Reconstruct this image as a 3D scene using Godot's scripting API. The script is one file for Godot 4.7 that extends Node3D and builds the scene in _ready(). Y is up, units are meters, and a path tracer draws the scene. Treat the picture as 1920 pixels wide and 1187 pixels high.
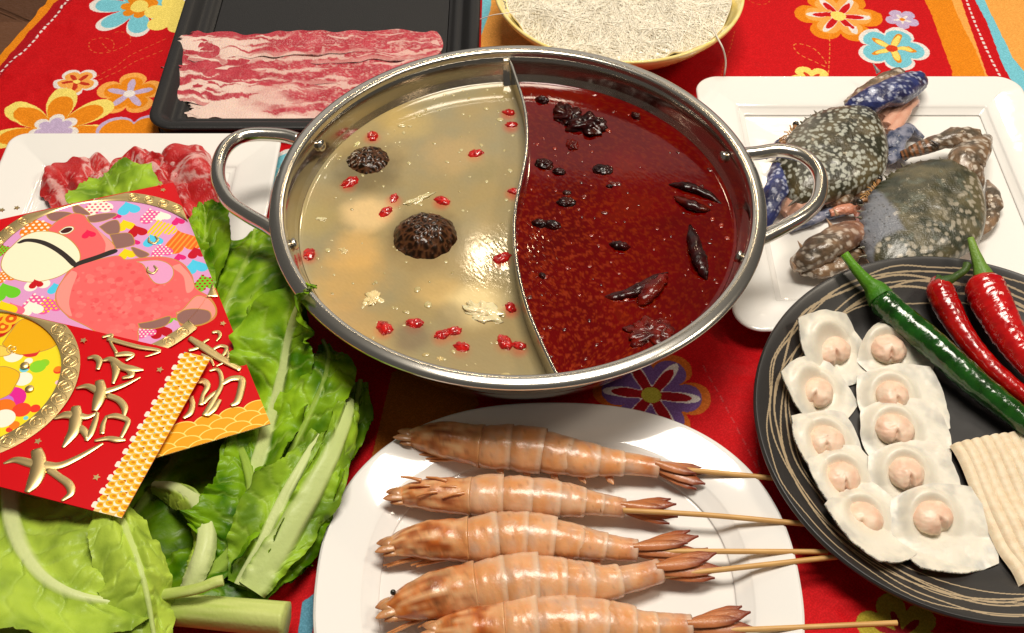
extends Node3D
# A hot pot dinner laid on a flowered tablecloth. Lengths in metres, y up, the pot stands at the origin.

var names := {}
var M := {}

class Shape:
	var P := PackedVector3Array()
	var N := PackedVector3Array()
	var C := PackedColorArray()
	var T := PackedVector2Array()
	var I := PackedInt32Array()

	func _face_normals(base: int, first: int) -> PackedVector3Array:
		var n := PackedVector3Array()
		n.resize(P.size() - base)
		for k in range(first, I.size(), 3):
			var a := I[k]
			var b := I[k + 1]
			var c := I[k + 2]
			var f := (P[c] - P[a]).cross(P[b] - P[a])
			n[a - base] += f
			n[b - base] += f
			n[c - base] += f
		return n

	# f(u, v) -> Vector3; options: cu / cv closed, flip, col Callable(u, v, p) or Color, uv Callable
	func grid(nu: int, nv: int, f: Callable, o := {}) -> Shape:
		var base := P.size()
		var first := I.size()
		var col = o.get("col", Color.WHITE)
		var calc: bool = col is Callable
		var uvf = o.get("uv", null)
		for j in nv + 1:
			for i in nu + 1:
				var u := float(i) / nu
				var v := float(j) / nv
				var p: Vector3 = f.call(u, v)
				P.append(p)
				C.append(col.call(u, v, p) if calc else col)
				T.append(uvf.call(u, v, p) if uvf != null else Vector2(u, v))
		var w := nu + 1
		var flip: bool = o.get("flip", false)
		for j in nv:
			for i in nu:
				var a := base + j * w + i
				var b := a + 1
				var c := a + w + 1
				var d := a + w
				if flip:
					I.append_array([a, c, b, a, d, c])
				else:
					I.append_array([a, b, c, a, c, d])
		var n := _face_normals(base, first)
		if o.get("cu", false):
			for j in nv + 1:
				var s := n[j * w] + n[j * w + nu]
				n[j * w] = s
				n[j * w + nu] = s
		if o.get("cv", false):
			for i in w:
				var s := n[i] + n[nv * w + i]
				n[i] = s
				n[nv * w + i] = s
		for k in [0, nv]:
			if o.get("pole%d" % (0 if k == 0 else 1), false):
				var s := Vector3.ZERO
				for i in w:
					s += n[k * w + i]
				for i in w:
					n[k * w + i] = s
		for k in n.size():
			N.append(n[k].normalized() if n[k].length_squared() > 1e-30 else Vector3.UP)
		return self

	# a sheet with thickness; th a number or Callable(u, v)
	func sheet(nu: int, nv: int, f: Callable, th, o := {}) -> Shape:
		var g := Shape.new()
		g.grid(nu, nv, f, o)
		var n := g.P.size()
		var w := nu + 1
		var base := P.size()
		for s in [1.0, -1.0]:
			for k in n:
				var t: float = th if not th is Callable else th.call(float(k % w) / nu, float(k / w) / nv)
				P.append(g.P[k] + g.N[k] * (t * 0.5 * s))
				N.append(g.N[k] * s)
				C.append(g.C[k])
				T.append(g.T[k])
		for k in range(0, g.I.size(), 3):
			I.append_array([base + g.I[k], base + g.I[k + 1], base + g.I[k + 2]])
			I.append_array([base + n + g.I[k], base + n + g.I[k + 2], base + n + g.I[k + 1]])
		var ring := []
		for i in nu:
			ring.append(i)
		for j in nv:
			ring.append(j * w + nu)
		for i in nu:
			ring.append(nv * w + nu - i)
		for j in nv:
			ring.append((nv - j) * w)
		var fl: bool = o.get("flip", false)
		for k in ring.size():
			var a: int = ring[k]
			var b: int = ring[(k + 1) % ring.size()]
			if fl:
				I.append_array([base + a, base + b, base + n + b, base + a, base + n + b, base + n + a])
			else:
				I.append_array([base + a, base + n + b, base + b, base + a, base + n + a, base + n + b])
		return self

	# tube along a path; r a number or Callable(s, angle); options: ratio (second axis), up, col Callable(s, angle, p), ends
	func tube(path: Array, sides: int, r, o := {}) -> Shape:
		var n := path.size()
		var frames := []
		var side := Vector3.ZERO
		for k in n:
			var t: Vector3 = (path[mini(k + 1, n - 1)] - path[maxi(k - 1, 0)]).normalized()
			if k == 0:
				var up: Vector3 = o.get("up", Vector3.UP)
				if absf(up.dot(t)) > 0.95:
					up = Vector3.RIGHT
				side = up.cross(t).normalized()
			else:
				side = (side - t * side.dot(t)).normalized()
			frames.append([side, t.cross(side)])
		var ratio: float = o.get("ratio", 1.0)
		var cap: bool = o.get("ends", true)
		var rows := n + (2 if cap else 0)
		var fn := func(u: float, v: float) -> Vector3:
			var row := roundi(v * (rows - 1))
			var k := clampi(row - (1 if cap else 0), 0, n - 1)
			var c: Vector3 = path[k]
			if cap and (row == 0 or row == rows - 1):
				return c
			var a := u * TAU
			var rr: float = r.call(float(k) / (n - 1), a) if r is Callable else r
			return c + (frames[k][0] * cos(a) + frames[k][1] * (sin(a) * ratio)) * rr
		var oo := {"cu": true, "flip": true}
		var col = o.get("col", null)
		if col is Callable:
			oo.col = func(u: float, v: float, p: Vector3) -> Color:
				return col.call(clampf((v * (rows - 1) - (1 if cap else 0)) / (n - 1), 0.0, 1.0), u * TAU, p)
		elif col != null:
			oo.col = col
		if cap:
			oo.pole0 = true
			oo.pole1 = true
		return grid(sides, rows - 1, fn, oo)

	# an ellipsoid; bend(direction) -> factor
	func ball(at: Vector3, b: Basis, n: int, o := {}) -> Shape:
		var bend = o.get("bend", null)
		var fn := func(u: float, v: float) -> Vector3:
			var d := Vector3(cos(u * TAU) * sin(v * PI), cos(v * PI), sin(u * TAU) * sin(v * PI))
			return at + b * (d * (bend.call(d) if bend != null else 1.0))
		var oo := {"cu": true, "pole0": true, "pole1": true}
		if o.has("col"):
			oo.col = o.col
		return grid(n * 2, n, fn, oo)

	# a flat shape of thickness h: at(Vector2, height) -> Vector3
	func prism(poly: PackedVector2Array, h0: float, h1: float, at: Callable, col := Color.WHITE, soft := 0.0) -> Shape:
		if Geometry2D.is_polygon_clockwise(poly):
			poly.reverse()
		var tops := [poly]
		if soft > 0.0:
			tops = Geometry2D.offset_polygon(poly, -soft)
			if tops.size() != 1:
				tops = [poly]
		var top: PackedVector2Array = tops[0]
		var tri := Geometry2D.triangulate_polygon(top)
		var base := P.size()
		var first := I.size()
		for q in top:
			P.append(at.call(q, h1))
			C.append(col)
			T.append(q)
		for k in range(0, tri.size(), 3):
			I.append_array([base + tri[k], base + tri[k + 1], base + tri[k + 2]])
		if I.size() > first and (P[I[first + 2]] - P[I[first]]).cross(P[I[first + 1]] - P[I[first]]).dot(at.call(top[0], 1.0) - at.call(top[0], 0.0)) < 0.0:
			for k in range(first, I.size(), 3):
				var x := I[k + 1]
				I[k + 1] = I[k + 2]
				I[k + 2] = x
		for q in _face_normals(base, first):
			N.append(q.normalized())
		var n := poly.size()
		for k in n:
			var b := P.size()
			var s := I.size()
			for q in [[poly[k], h0], [poly[(k + 1) % n], h0], [poly[(k + 1) % n], h1], [poly[k], h1]]:
				P.append(at.call(q[0], q[1]))
				C.append(col)
				T.append(q[0])
			I.append_array([b, b + 2, b + 1, b, b + 3, b + 2])
			var e := (P[I[s + 2]] - P[I[s]]).cross(P[I[s + 1]] - P[I[s]]).normalized()
			for q in 4:
				N.append(e)
		return self

	func mesh() -> ArrayMesh:
		var a := []
		a.resize(Mesh.ARRAY_MAX)
		a[Mesh.ARRAY_VERTEX] = P
		a[Mesh.ARRAY_NORMAL] = N
		a[Mesh.ARRAY_COLOR] = C
		a[Mesh.ARRAY_TEX_UV] = T
		a[Mesh.ARRAY_INDEX] = I
		var m := ArrayMesh.new()
		m.add_surface_from_arrays(Mesh.PRIMITIVE_TRIANGLES, a)
		return m

func numbered(called: String) -> String:
	var k: int = names.get(called, 0)
	names[called] = k + 1
	return called if k == 0 else "%s_%03d" % [called, k]

func tag(o: Node3D, label: String, category: String, group := "") -> Node3D:
	o.set_meta("label", label)
	o.set_meta("category", category)
	if group:
		o.set_meta("group", group)
	return o

# an empty node at a thing's base; its parts are added with part()
func thing(called: String, label: String, category: String, at: Vector3, group := "") -> Node3D:
	var o := Node3D.new()
	o.name = numbered(called)
	add_child(o)
	o.position = at
	return tag(o, label, category, group)

func part(called: String, s, m: Material, parent: Node3D) -> MeshInstance3D:
	var o := MeshInstance3D.new()
	o.name = called
	o.mesh = s.mesh() if s is Shape else s
	o.material_override = m
	parent.add_child(o, true)
	var up := Vector3.ZERO
	var q: Node3D = parent
	while q != self:
		up += q.position
		q = q.get_parent()
	o.position = -up  # shapes are given in the place's own coordinates
	return o

# a thing that is a single mesh
func single(called: String, s: Shape, m: Material, label: String, category: String, group := "") -> MeshInstance3D:
	var o := MeshInstance3D.new()
	o.name = numbered(called)
	var lo := s.P[0]
	var hi := s.P[0]
	for p in s.P:
		lo = lo.min(p)
		hi = hi.max(p)
	var at := Vector3((lo.x + hi.x) / 2, lo.y, (lo.z + hi.z) / 2)
	for k in s.P.size():
		s.P[k] -= at
	o.mesh = s.mesh()
	o.material_override = m
	add_child(o)
	o.position = at
	tag(o, label, category, group)
	return o

func spline(pts: Array, per: int) -> Array:
	var out := []
	var n := pts.size()
	for k in n - 1:
		var a = pts[maxi(k - 1, 0)] if k > 0 else pts[0] * 2.0 - pts[1]
		var d = pts[k + 2] if k + 2 < n else pts[n - 1] * 2.0 - pts[n - 2]
		for j in per:
			out.append(pts[k].cubic_interpolate(pts[k + 1], a, d, float(j) / per))
	out.append(pts[n - 1])
	return out

# linear lookup in a short table over 0..1
func tab(v: Array, s: float) -> float:
	var x := clampf(s, 0.0, 1.0) * (v.size() - 1)
	var k := mini(int(x), v.size() - 2)
	return lerpf(v[k], v[k + 1], smoothstep(0.0, 1.0, x - k) * 0.5 + (x - k) * 0.5)

func noise(s: int, freq: float, oct := 3, kind := FastNoiseLite.TYPE_SIMPLEX_SMOOTH) -> FastNoiseLite:
	var n := FastNoiseLite.new()
	n.seed = s
	n.noise_type = kind
	n.frequency = freq
	n.fractal_type = FastNoiseLite.FRACTAL_FBM if oct > 1 else FastNoiseLite.FRACTAL_NONE
	n.fractal_octaves = oct
	return n

func rgb(r: float, g: float, b: float) -> Color:  # a colour as seen on screen, made linear
	return Color(r / 255.0, g / 255.0, b / 255.0).srgb_to_linear()

func mat(c: Color, rough: float, o := {}) -> StandardMaterial3D:
	var m := StandardMaterial3D.new()
	m.albedo_color = c
	m.roughness = rough
	m.vertex_color_use_as_albedo = o.get("vc", true)
	m.metallic = o.get("metal", 0.0)
	if o.has("coat"):
		m.clearcoat_enabled = true
		m.clearcoat = o.coat
		m.clearcoat_roughness = o.get("coat_rough", 0.08)
	if o.has("sss"):
		m.subsurf_scatter_enabled = true
		m.subsurf_scatter_strength = o.sss
	if o.has("back"):
		m.backlight_enabled = true
		m.backlight = o.back
	if o.has("rim"):
		m.rim_enabled = true
		m.rim = o.rim
	if o.has("tex"):
		m.albedo_texture = o.tex
	if o.has("bump"):
		m.heightmap_enabled = true
		m.heightmap_texture = o.bump
		m.heightmap_scale = o.get("depth", 0.05)
		if o.has("tri"):
			m.uv1_triplanar = true
			m.uv1_world_triplanar = true
			m.uv1_scale = Vector3.ONE * o.tri
	if o.has("spec"):
		m.metallic_specular = o.spec
	return m

func noise_tex(s: int, freq: float, oct := 4, kind := FastNoiseLite.TYPE_SIMPLEX_SMOOTH) -> NoiseTexture2D:
	var t := NoiseTexture2D.new()
	t.width = 512
	t.height = 512
	t.seamless = true
	t.noise = noise(s, freq, oct, kind)
	return t

# ---- flat print: polygons filled into a picture ----
func fill(img: Image, poly: PackedVector2Array, c: Color) -> void:
	var n := poly.size()
	var lo := INF
	var hi := -INF
	for p in poly:
		lo = minf(lo, p.y)
		hi = maxf(hi, p.y)
	var h := img.get_height()
	for y in range(maxi(0, int(ceil(lo - 0.5))), mini(h, int(ceil(hi - 0.5)))):
		var yy := y + 0.5
		var xs := []
		for k in n:
			var a := poly[k]
			var b := poly[(k + 1) % n]
			if (a.y <= yy) != (b.y <= yy):
				xs.append(a.x + (yy - a.y) / (b.y - a.y) * (b.x - a.x))
		xs.sort()
		for k in range(0, xs.size() - 1, 2):
			var x0 := roundi(xs[k])
			var x1 := roundi(xs[k + 1])
			if x1 > x0:
				img.fill_rect(Rect2i(x0, y, x1 - x0, 1), c)

func polar(c: Vector2, r: Callable, n := 96) -> PackedVector2Array:
	var out := PackedVector2Array()
	for k in n:
		var a := TAU * k / n
		out.append(c + Vector2(cos(a), sin(a)) * r.call(a))
	return out

func stroke_poly(pts: Array, w: float) -> PackedVector2Array:
	var a := PackedVector2Array()
	var b := PackedVector2Array()
	for k in pts.size():
		var d: Vector2 = (pts[mini(k + 1, pts.size() - 1)] - pts[maxi(k - 1, 0)]).normalized().orthogonal()
		a.append(pts[k] + d * w * 0.5)
		b.append(pts[k] - d * w * 0.5)
	b.reverse()
	a.append_array(b)
	return a

func dashes(img: Image, pts: Array, w: float, on: float, off: float, c: Color) -> void:
	var left := 0.0
	var drawing := true
	var run := []
	for k in pts.size() - 1:
		var a: Vector2 = pts[k]
		var b: Vector2 = pts[k + 1]
		var l := a.distance_to(b)
		var done := 0.0
		while done < l:
			var need := (on if drawing else off) - left
			var step := minf(need, l - done)
			if drawing:
				if run.is_empty():
					run.append(a.lerp(b, done / l))
				run.append(a.lerp(b, (done + step) / l))
			done += step
			left += step
			if left >= (on if drawing else off) - 1e-6:
				if drawing and run.size() > 1:
					fill(img, stroke_poly(run, w), c)
				run = []
				drawing = not drawing
				left = 0.0

# outline of a rounded oblong, an ellipse or anything between, as a ring lofted through [inset, height] steps and closed in the middle
func ring_loft(s: Shape, outline: Callable, profile: Array, sides: int, o := {}) -> Shape:
	# outline(angle, inset) -> Vector2
	var n := profile.size() + 2
	var mid := Vector2.ZERO
	for j in 16:
		mid += outline.call(TAU * j / 16.0, 0.0) / 16.0
	var fn := func(u: float, v: float) -> Vector3:
		var row := roundi(v * (n - 1))
		var k := clampi(row - 1, 0, n - 3)
		var q: Vector2 = outline.call(u * TAU, profile[k][0])
		if row == 0 or row == n - 1:
			q = mid
		return Vector3(q.x, profile[k][1], q.y)
	var oo := {"cu": true, "flip": o.get("flip", false)}
	for key in ["col", "uv"]:
		if o.has(key):
			oo[key] = o[key]
	return s.grid(sides, n - 1, fn, oo)

func round_rect(cx: float, cz: float, hx: float, hz: float, r: float) -> Callable:
	return func(a: float, inset: float) -> Vector2:
		var rr := maxf(r - inset, 0.0015)
		var x := hx - inset - rr
		var z := hz - inset - rr
		# walk: corners get half of the angle range
		var q := fposmod(a / TAU * 4.0, 4.0)
		var k := int(q)
		var f := q - k
		var sx: float = [1, -1, -1, 1][k]
		var sz: float = [1, 1, -1, -1][k]
		var c := Vector2(cx + sx * x, cz + sz * z)
		var from: float = PI / 2 * k
		if f < 0.6:
			return c + Vector2(cos(from + f / 0.6 * PI / 2), sin(from + f / 0.6 * PI / 2)) * rr
		var k2 := (k + 1) % 4
		var sx2: float = [1, -1, -1, 1][k2]
		var sz2: float = [1, 1, -1, -1][k2]
		var d := Vector2(cx + sx2 * x, cz + sz2 * z)
		var e := Vector2(cos(from + PI / 2), sin(from + PI / 2)) * rr
		return (c + e).lerp(d + e, (f - 0.6) / 0.4)

func super_ellipse(cx: float, cz: float, a: float, b: float, p: float) -> Callable:
	return func(t: float, inset: float) -> Vector2:
		var c := cos(t)
		var s := sin(t)
		return Vector2(cx + signf(c) * pow(absf(c), 2.0 / p) * (a - inset), cz + signf(s) * pow(absf(s), 2.0 / p) * (b - inset))

# profile with its corners rounded: points between given ones by Catmull-Rom
func smooth_profile(p: Array, per := 4) -> Array:
	var v := []
	for q in p:
		v.append(Vector2(q[0], q[1]))
	var out := []
	for q in spline(v, per):
		out.append([q.x, q.y])
	return out


func _ready() -> void:
	camera_and_light()
	materials()
	tablecloth()
	tray_and_beef()
	noodle_bowl()
	crab_plate()
	left_plate()
	hot_pot()
	lettuce()
	envelopes()
	prawn_plate()
	dark_plate()

func camera_and_light() -> void:
	var cam := Camera3D.new()
	cam.name = "camera"
	add_child(cam)
	cam.position = Vector3(-0.0041, 0.6383, 0.5999)
	cam.rotation_degrees = Vector3(-48.754, 0, 0)
	cam.fov = 30.0
	cam.near = 0.02
	cam.far = 40.0
	cam.current = true
	var env := Environment.new()
	env.background_mode = Environment.BG_COLOR
	env.background_color = Color(0.34, 0.33, 0.315)
	env.background_energy_multiplier = 1.0
	env.tonemap_mode = Environment.TONE_MAPPER_LINEAR
	env.tonemap_exposure = 1.0
	env.sdfgi_enabled = true
	env.ssao_enabled = true
	env.ssil_enabled = true
	var w := WorldEnvironment.new()
	w.name = "environment"
	w.environment = env
	add_child(w)
	# ceiling fittings of the dining room, all above and beyond the frame
	lamp("ceiling_lamp", Vector3(0.15, 1.75, -0.14), Vector3(0.02, 0, 0.02), Vector2(0.8, 0.5), 3.2, Color(1.0, 0.965, 0.91))
	lamp("ceiling_lamp_far", Vector3(-0.08, 1.7, -1.55), Vector3(0, 0, 0), Vector2(0.06, 0.06), 0.09, Color(1.0, 0.9, 0.74))
	lamp("ceiling_lamp_rear", Vector3(0.75, 1.7, -1.95), Vector3(0, 0, 0), Vector2(0.10, 0.10), 0.4, Color(1.0, 0.9, 0.74))
	lamp("ceiling_lamp_side", Vector3(1.3, 1.5, 0.1), Vector3(0, 0, 0.05), Vector2(0.3, 0.3), 0.7, Color(1.0, 0.94, 0.85))
	lamp("window_light", Vector3(0.1, 1.25, -2.5), Vector3(0.1, 1.2, 0.0), Vector2(3.2, 2.0), 0.85, Color(1.0, 0.97, 0.93))

func lamp(called: String, at: Vector3, to: Vector3, size: Vector2, energy: float, c: Color) -> void:
	var l := AreaLight3D.new()
	l.name = called
	l.area_size = size
	l.area_normalize_energy = true
	l.light_energy = energy
	l.light_color = c
	l.shadow_enabled = true
	l.area_range = 6.0
	l.area_attenuation = 2.0
	add_child(l)
	l.look_at_from_position(at, to, Vector3.UP if absf((to - at).normalized().y) < 0.95 else Vector3.FORWARD)


func materials() -> void:
	var fine := noise_tex(3, 0.03, 4)
	var weave := noise_tex(5, 0.08, 3)
	var cell := noise_tex(7, 0.03, 2, FastNoiseLite.TYPE_CELLULAR)
	M.steel = mat(Color(0.86, 0.84, 0.80), 0.2, {"metal": 1.0, "vc": false})
	M.steel_inner = mat(Color(0.78, 0.75, 0.70), 0.12, {"metal": 1.0, "bump": fine, "depth": 0.006, "tri": 4.0, "vc": false})
	M.white_glaze = mat(Color(0.95, 0.94, 0.92), 0.08, {"vc": false, "coat": 0.4, "coat_rough": 0.04, "bump": fine, "depth": 0.01, "tri": 3.0})
	M.bone_glaze = mat(Color(0.945, 0.935, 0.92), 0.07, {"vc": false, "coat": 0.4, "coat_rough": 0.04})
	M.tray = mat(Color(0.11, 0.105, 0.105), 0.42, {"vc": false, "bump": fine, "depth": 0.01, "tri": 40.0})
	M.meat = mat(Color.WHITE, 0.42, {"sss": 0.12, "bump": fine, "depth": 0.05, "tri": 30.0, "coat": 0.15, "coat_rough": 0.25})
	M.noodle = mat(Color(1, 0.99, 0.97), 0.4)
	M.bowl = mat(Color.WHITE, 0.12, {"coat": 0.3})
	M.shell = mat(Color.WHITE, 0.34, {"bump": cell, "depth": 0.05, "tri": 45.0, "coat": 0.5, "coat_rough": 0.2})
	M.claw = mat(Color.WHITE, 0.34, {"bump": fine, "depth": 0.04, "tri": 30.0, "coat": 0.35, "coat_rough": 0.1})
	M.leaf = mat(Color.WHITE, 0.42, {"spec": 0.28, "back": Color(0.36, 0.36, 0.14), "bump": fine, "depth": 0.02, "tri": 18.0, "coat": 0.08, "coat_rough": 0.2})
	M.gold = mat(Color(1.0, 0.88, 0.62), 0.34, {"metal": 1.0, "vc": false})
	M.prawn = mat(Color.WHITE, 0.33, {"sss": 0.15, "bump": fine, "depth": 0.02, "tri": 18.0, "coat": 0.4, "coat_rough": 0.2})
	M.bamboo = mat(Color.WHITE, 0.5)
	M.stoneware = mat(Color(1, 1, 1), 0.4, {"vc": true, "bump": fine, "depth": 0.03, "tri": 30.0})
	M.wonton = mat(Color.WHITE, 0.42, {"sss": 0.08, "bump": fine, "depth": 0.012, "tri": 20.0, "coat": 0.15, "coat_rough": 0.3})
	M.paste = mat(Color.WHITE, 0.5, {"sss": 0.1, "bump": fine, "depth": 0.02, "tri": 40.0})
	M.chilli = mat(Color.WHITE, 0.2, {"coat": 0.6, "coat_rough": 0.08, "bump": fine, "depth": 0.04, "tri": 12.0})
	M.stem = mat(Color.WHITE, 0.45, {"bump": fine, "depth": 0.04, "tri": 40.0})
	M.broth = mat(Color.WHITE, 0.08, {"bump": fine, "depth": 0.0012, "tri": 5.0})
	M.red_broth = mat(Color.WHITE, 0.06, {"bump": fine, "depth": 0.0012, "tri": 5.0})
	M.wet = mat(Color.WHITE, 0.3, {"spec": 0.3, "coat": 0.35, "coat_rough": 0.1, "bump": fine, "depth": 0.02, "tri": 30.0})
	M.berry = mat(Color.WHITE, 0.25, {"coat": 0.7, "coat_rough": 0.08, "sss": 0.15})
	M.weave = weave
	M.fine = fine


func cloth_px(p: Vector2) -> Vector2:
	return (p - Vector2(-0.62, -0.42)) * 1651.0

func flower(img: Image, at: Vector2, r: float, n: int, turn: float, layers: Array) -> void:
	# layers: [kind, scale, colour]; kinds: "petal" rounded, "star" pointed, "daisy" separate petals, "dot"
	for l in layers:
		var s: float = r * l[1]
		if l[0] == "daisy":
			for k in n:
				var a := turn + TAU * k / n
				var d := Vector2(cos(a), sin(a))
				var e := d.orthogonal()
				var poly := PackedVector2Array()
				for j in 40:
					var t := TAU * j / 40
					var w := 0.22 * sin(t) * (1.0 + 0.35 * cos(t))
					poly.append(cloth_px(at + d * s * (0.55 + 0.45 * cos(t)) + e * s * w))
				fill(img, poly, l[2])
			continue
		var f := func(a: float) -> float:
			var c := absf(cos(n * (a - turn) / 2.0))
			match l[0]:
				"petal":
					return s * (0.72 + 0.28 * sqrt(sqrt(c)) * (0.5 + 0.5 * c) * 1.0)
				"star":
					return s * (0.26 + 0.74 * c * c * c)
				"lobe":
					return s * (0.6 + 0.4 * sqrt(c))
			return s
		var poly := polar(at, f, 140)
		for k in poly.size():
			poly[k] = cloth_px(poly[k])
		fill(img, poly, l[2])

func tablecloth() -> void:
	var img := Image.create(2048, 1354, false, Image.FORMAT_RGB8)
	var red := Color8(206, 4, 14)
	var deep := Color8(176, 6, 20)
	var orange := Color8(238, 138, 14)
	var pale := Color8(250, 172, 78)
	var cyan := Color8(122, 204, 222)
	var white := Color8(240, 232, 226)
	var yellow := Color8(250, 226, 112)
	var lilac := Color8(200, 178, 214)
	img.fill(red)
	var map := func(a: PackedVector2Array) -> PackedVector2Array:
		for k in a.size():
			a[k] = cloth_px(a[k])
		return a
	var line := func(a: PackedVector2Array) -> Array:
		var v := []
		for q in a:
			v.append(cloth_px(q))
		return spline(v, 8)
	# bands along the sides
	fill(img, map.call(PackedVector2Array([Vector2(-0.4694, -0.4092), Vector2(-0.4125, -0.4092), Vector2(-0.4289, -0.3552), Vector2(-0.4417, -0.3095), Vector2(-0.4556, -0.2522), Vector2(-0.5005, -0.1098), Vector2(-0.6288, -0.1098)])), orange)
	fill(img, map.call(PackedVector2Array([Vector2(-0.4289, -0.3552), Vector2(-0.4159, -0.3552), Vector2(-0.4344, -0.2964), Vector2(-0.4504, -0.234), Vector2(-0.4856, -0.0666), Vector2(-0.4983, -0.1034), Vector2(-0.4556, -0.2522), Vector2(-0.4417, -0.3095)])), deep)
	dashes(img, line.call(PackedVector2Array([Vector2(-0.4125, -0.4092), Vector2(-0.421, -0.3518), Vector2(-0.4288, -0.3161), Vector2(-0.4387, -0.2803), Vector2(-0.4525, -0.2415), Vector2(-0.494, -0.0909)])), 3.4, 7.0, 4.0, white)
	fill(img, map.call(PackedVector2Array([Vector2(0.3862, -0.4092), Vector2(0.3826, -0.3552), Vector2(0.3846, -0.3295), Vector2(0.3836, -0.2964), Vector2(0.3827, -0.2646), Vector2(0.3804, -0.234), Vector2(0.358, -0.1291), Vector2(0.3048, 0.0923), Vector2(0.4887, 0.0923), Vector2(0.6887, -0.4092)])), orange)
	fill(img, map.call(PackedVector2Array([Vector2(0.4043, -0.4092), Vector2(0.4082, -0.3552), Vector2(0.409, -0.3128), Vector2(0.4113, -0.2764), Vector2(0.4096, -0.234), Vector2(0.411, -0.1557), Vector2(0.411, -0.0666), Vector2(0.4887, 0.0923), Vector2(0.6887, -0.4092)])), pale)
	fill(img, map.call(PackedVector2Array([Vector2(0.4147, -0.4092), Vector2(0.4177, -0.3552), Vector2(0.4144, -0.2883), Vector2(0.4116, -0.2415), Vector2(0.4155, -0.2046), Vector2(0.4209, -0.1291), Vector2(0.4276, -0.0666), Vector2(0.4887, 0.0923), Vector2(0.5474, -0.0548), Vector2(0.4332, -0.1867), Vector2(0.4294, -0.2553), Vector2(0.4327, -0.3211), Vector2(0.4307, -0.3552), Vector2(0.4302, -0.4092)])), red)
	fill(img, map.call(PackedVector2Array([Vector2(0.4302, -0.4092), Vector2(0.4307, -0.3552), Vector2(0.4327, -0.3211), Vector2(0.4294, -0.2553), Vector2(0.4332, -0.1867), Vector2(0.4707, 0.1375), Vector2(0.5521, -0.0666), Vector2(0.4553, -0.2155), Vector2(0.4414, -0.2646), Vector2(0.4398, -0.3552), Vector2(0.4405, -0.4092)])), cyan)
	fill(img, map.call(PackedVector2Array([Vector2(0.4416, -0.4092), Vector2(0.4408, -0.3552), Vector2(0.442, -0.263), Vector2(0.454, -0.2082), Vector2(0.5292, -0.0093), Vector2(0.6887, -0.4092)])), pale)
	dashes(img, line.call(PackedVector2Array([Vector2(0.425, -0.4092), Vector2(0.4227, -0.3552), Vector2(0.4213, -0.2964), Vector2(0.4221, -0.2492), Vector2(0.4272, -0.1659), Vector2(0.4351, -0.0909)])), 3.4, 7.0, 4.0, white)
	fill(img, map.call(PackedVector2Array([Vector2(-0.0322, -0.3908), Vector2(-0.022, -0.3908), Vector2(-0.0229, -0.338), Vector2(-0.0317, -0.2964)])), cyan)
	fill(img, map.call(PackedVector2Array([Vector2(-0.022, -0.3908), Vector2(0.0675, -0.3908), Vector2(0.0607, -0.2265), Vector2(-0.0313, -0.1974), Vector2(-0.0321, -0.2964), Vector2(-0.0239, -0.338)])), pale)
	# the orange and blue bands that run out under the pot towards the near edge
	fill(img, map.call(PackedVector2Array([Vector2(-0.0868, 0.0923), Vector2(-0.0417, 0.0635), Vector2(-0.0257, 0.1198), Vector2(-0.0729, 0.1714), Vector2(-0.1034, 0.2852), Vector2(-0.1164, 0.3216), Vector2(-0.1189, 0.2852), Vector2(-0.0946, 0.1589)])), Color8(196, 110, 30))
	fill(img, map.call(PackedVector2Array([Vector2(-0.128, 0.2658), Vector2(-0.1199, 0.2588), Vector2(-0.1195, 0.2852), Vector2(-0.1179, 0.3216), Vector2(-0.1299, 0.3216), Vector2(-0.1282, 0.2852)])), Color8(96, 160, 184))
	# flowers
	flower(img, Vector2(-0.3513, -0.3431), 0.042, 7, 0.5, [["daisy", 1.12, white], ["daisy", 0.98, cyan], ["lobe", 0.42, orange], ["dot", 0.2, yellow]])
	flower(img, Vector2(-0.3152, -0.3312), 0.03, 6, 0.2, [["lobe", 1.0, yellow]])
	flower(img, Vector2(-0.3819, -0.2295), 0.0175, 5, 0.3, [["lobe", 1.12, white], ["lobe", 0.9, pale], ["star", 0.72, Color8(200, 50, 20)], ["dot", 0.18, yellow]])
	flower(img, Vector2(-0.3332, -0.214), 0.027, 5, 0.9, [["lobe", 1.08, pale], ["lobe", 0.84, orange], ["star", 0.75, lilac], ["dot", 0.18, white]])
	flower(img, Vector2(-0.3854, -0.1652), 0.05, 7, 0.15, [["daisy", 1.1, yellow], ["daisy", 0.9, orange], ["lobe", 0.42, white], ["lobe", 0.32, lilac]])
	flower(img, Vector2(-0.3179, -0.1489), 0.037, 5, 0.2, [["lobe", 1.08, lilac], ["lobe", 0.97, orange]])
	flower(img, Vector2(0.2975, -0.3278), 0.038, 6, 0.1, [["lobe", 1.06, orange], ["lobe", 0.8, pale], ["star", 0.78, white], ["star", 0.62, red], ["dot", 0.19, yellow]])
	flower(img, Vector2(0.3555, -0.3228), 0.0155, 5, 0.5, [["lobe", 1.0, lilac], ["star", 0.55, white], ["dot", 0.16, orange]])
	flower(img, Vector2(0.3369, -0.2788), 0.03, 5, 0.2, [["lobe", 1.1, white], ["lobe", 0.95, cyan], ["star", 0.72, orange], ["star", 0.6, yellow], ["dot", 0.17, Color8(220, 60, 20)]])
	flower(img, Vector2(0.2572, -0.234), 0.019, 5, 0.5, [["lobe", 1.0, yellow], ["star", 0.6, Color8(216, 60, 20)]])
	flower(img, Vector2(0.0907, 0.1117), 0.034, 6, 0.12, [["lobe", 1.18, Color8(214, 106, 30)], ["lobe", 1.0, Color8(120, 84, 150)], ["star", 0.98, white], ["star", 0.8, Color8(160, 10, 24)], ["dot", 0.2, Color8(190, 180, 60)]])
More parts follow.
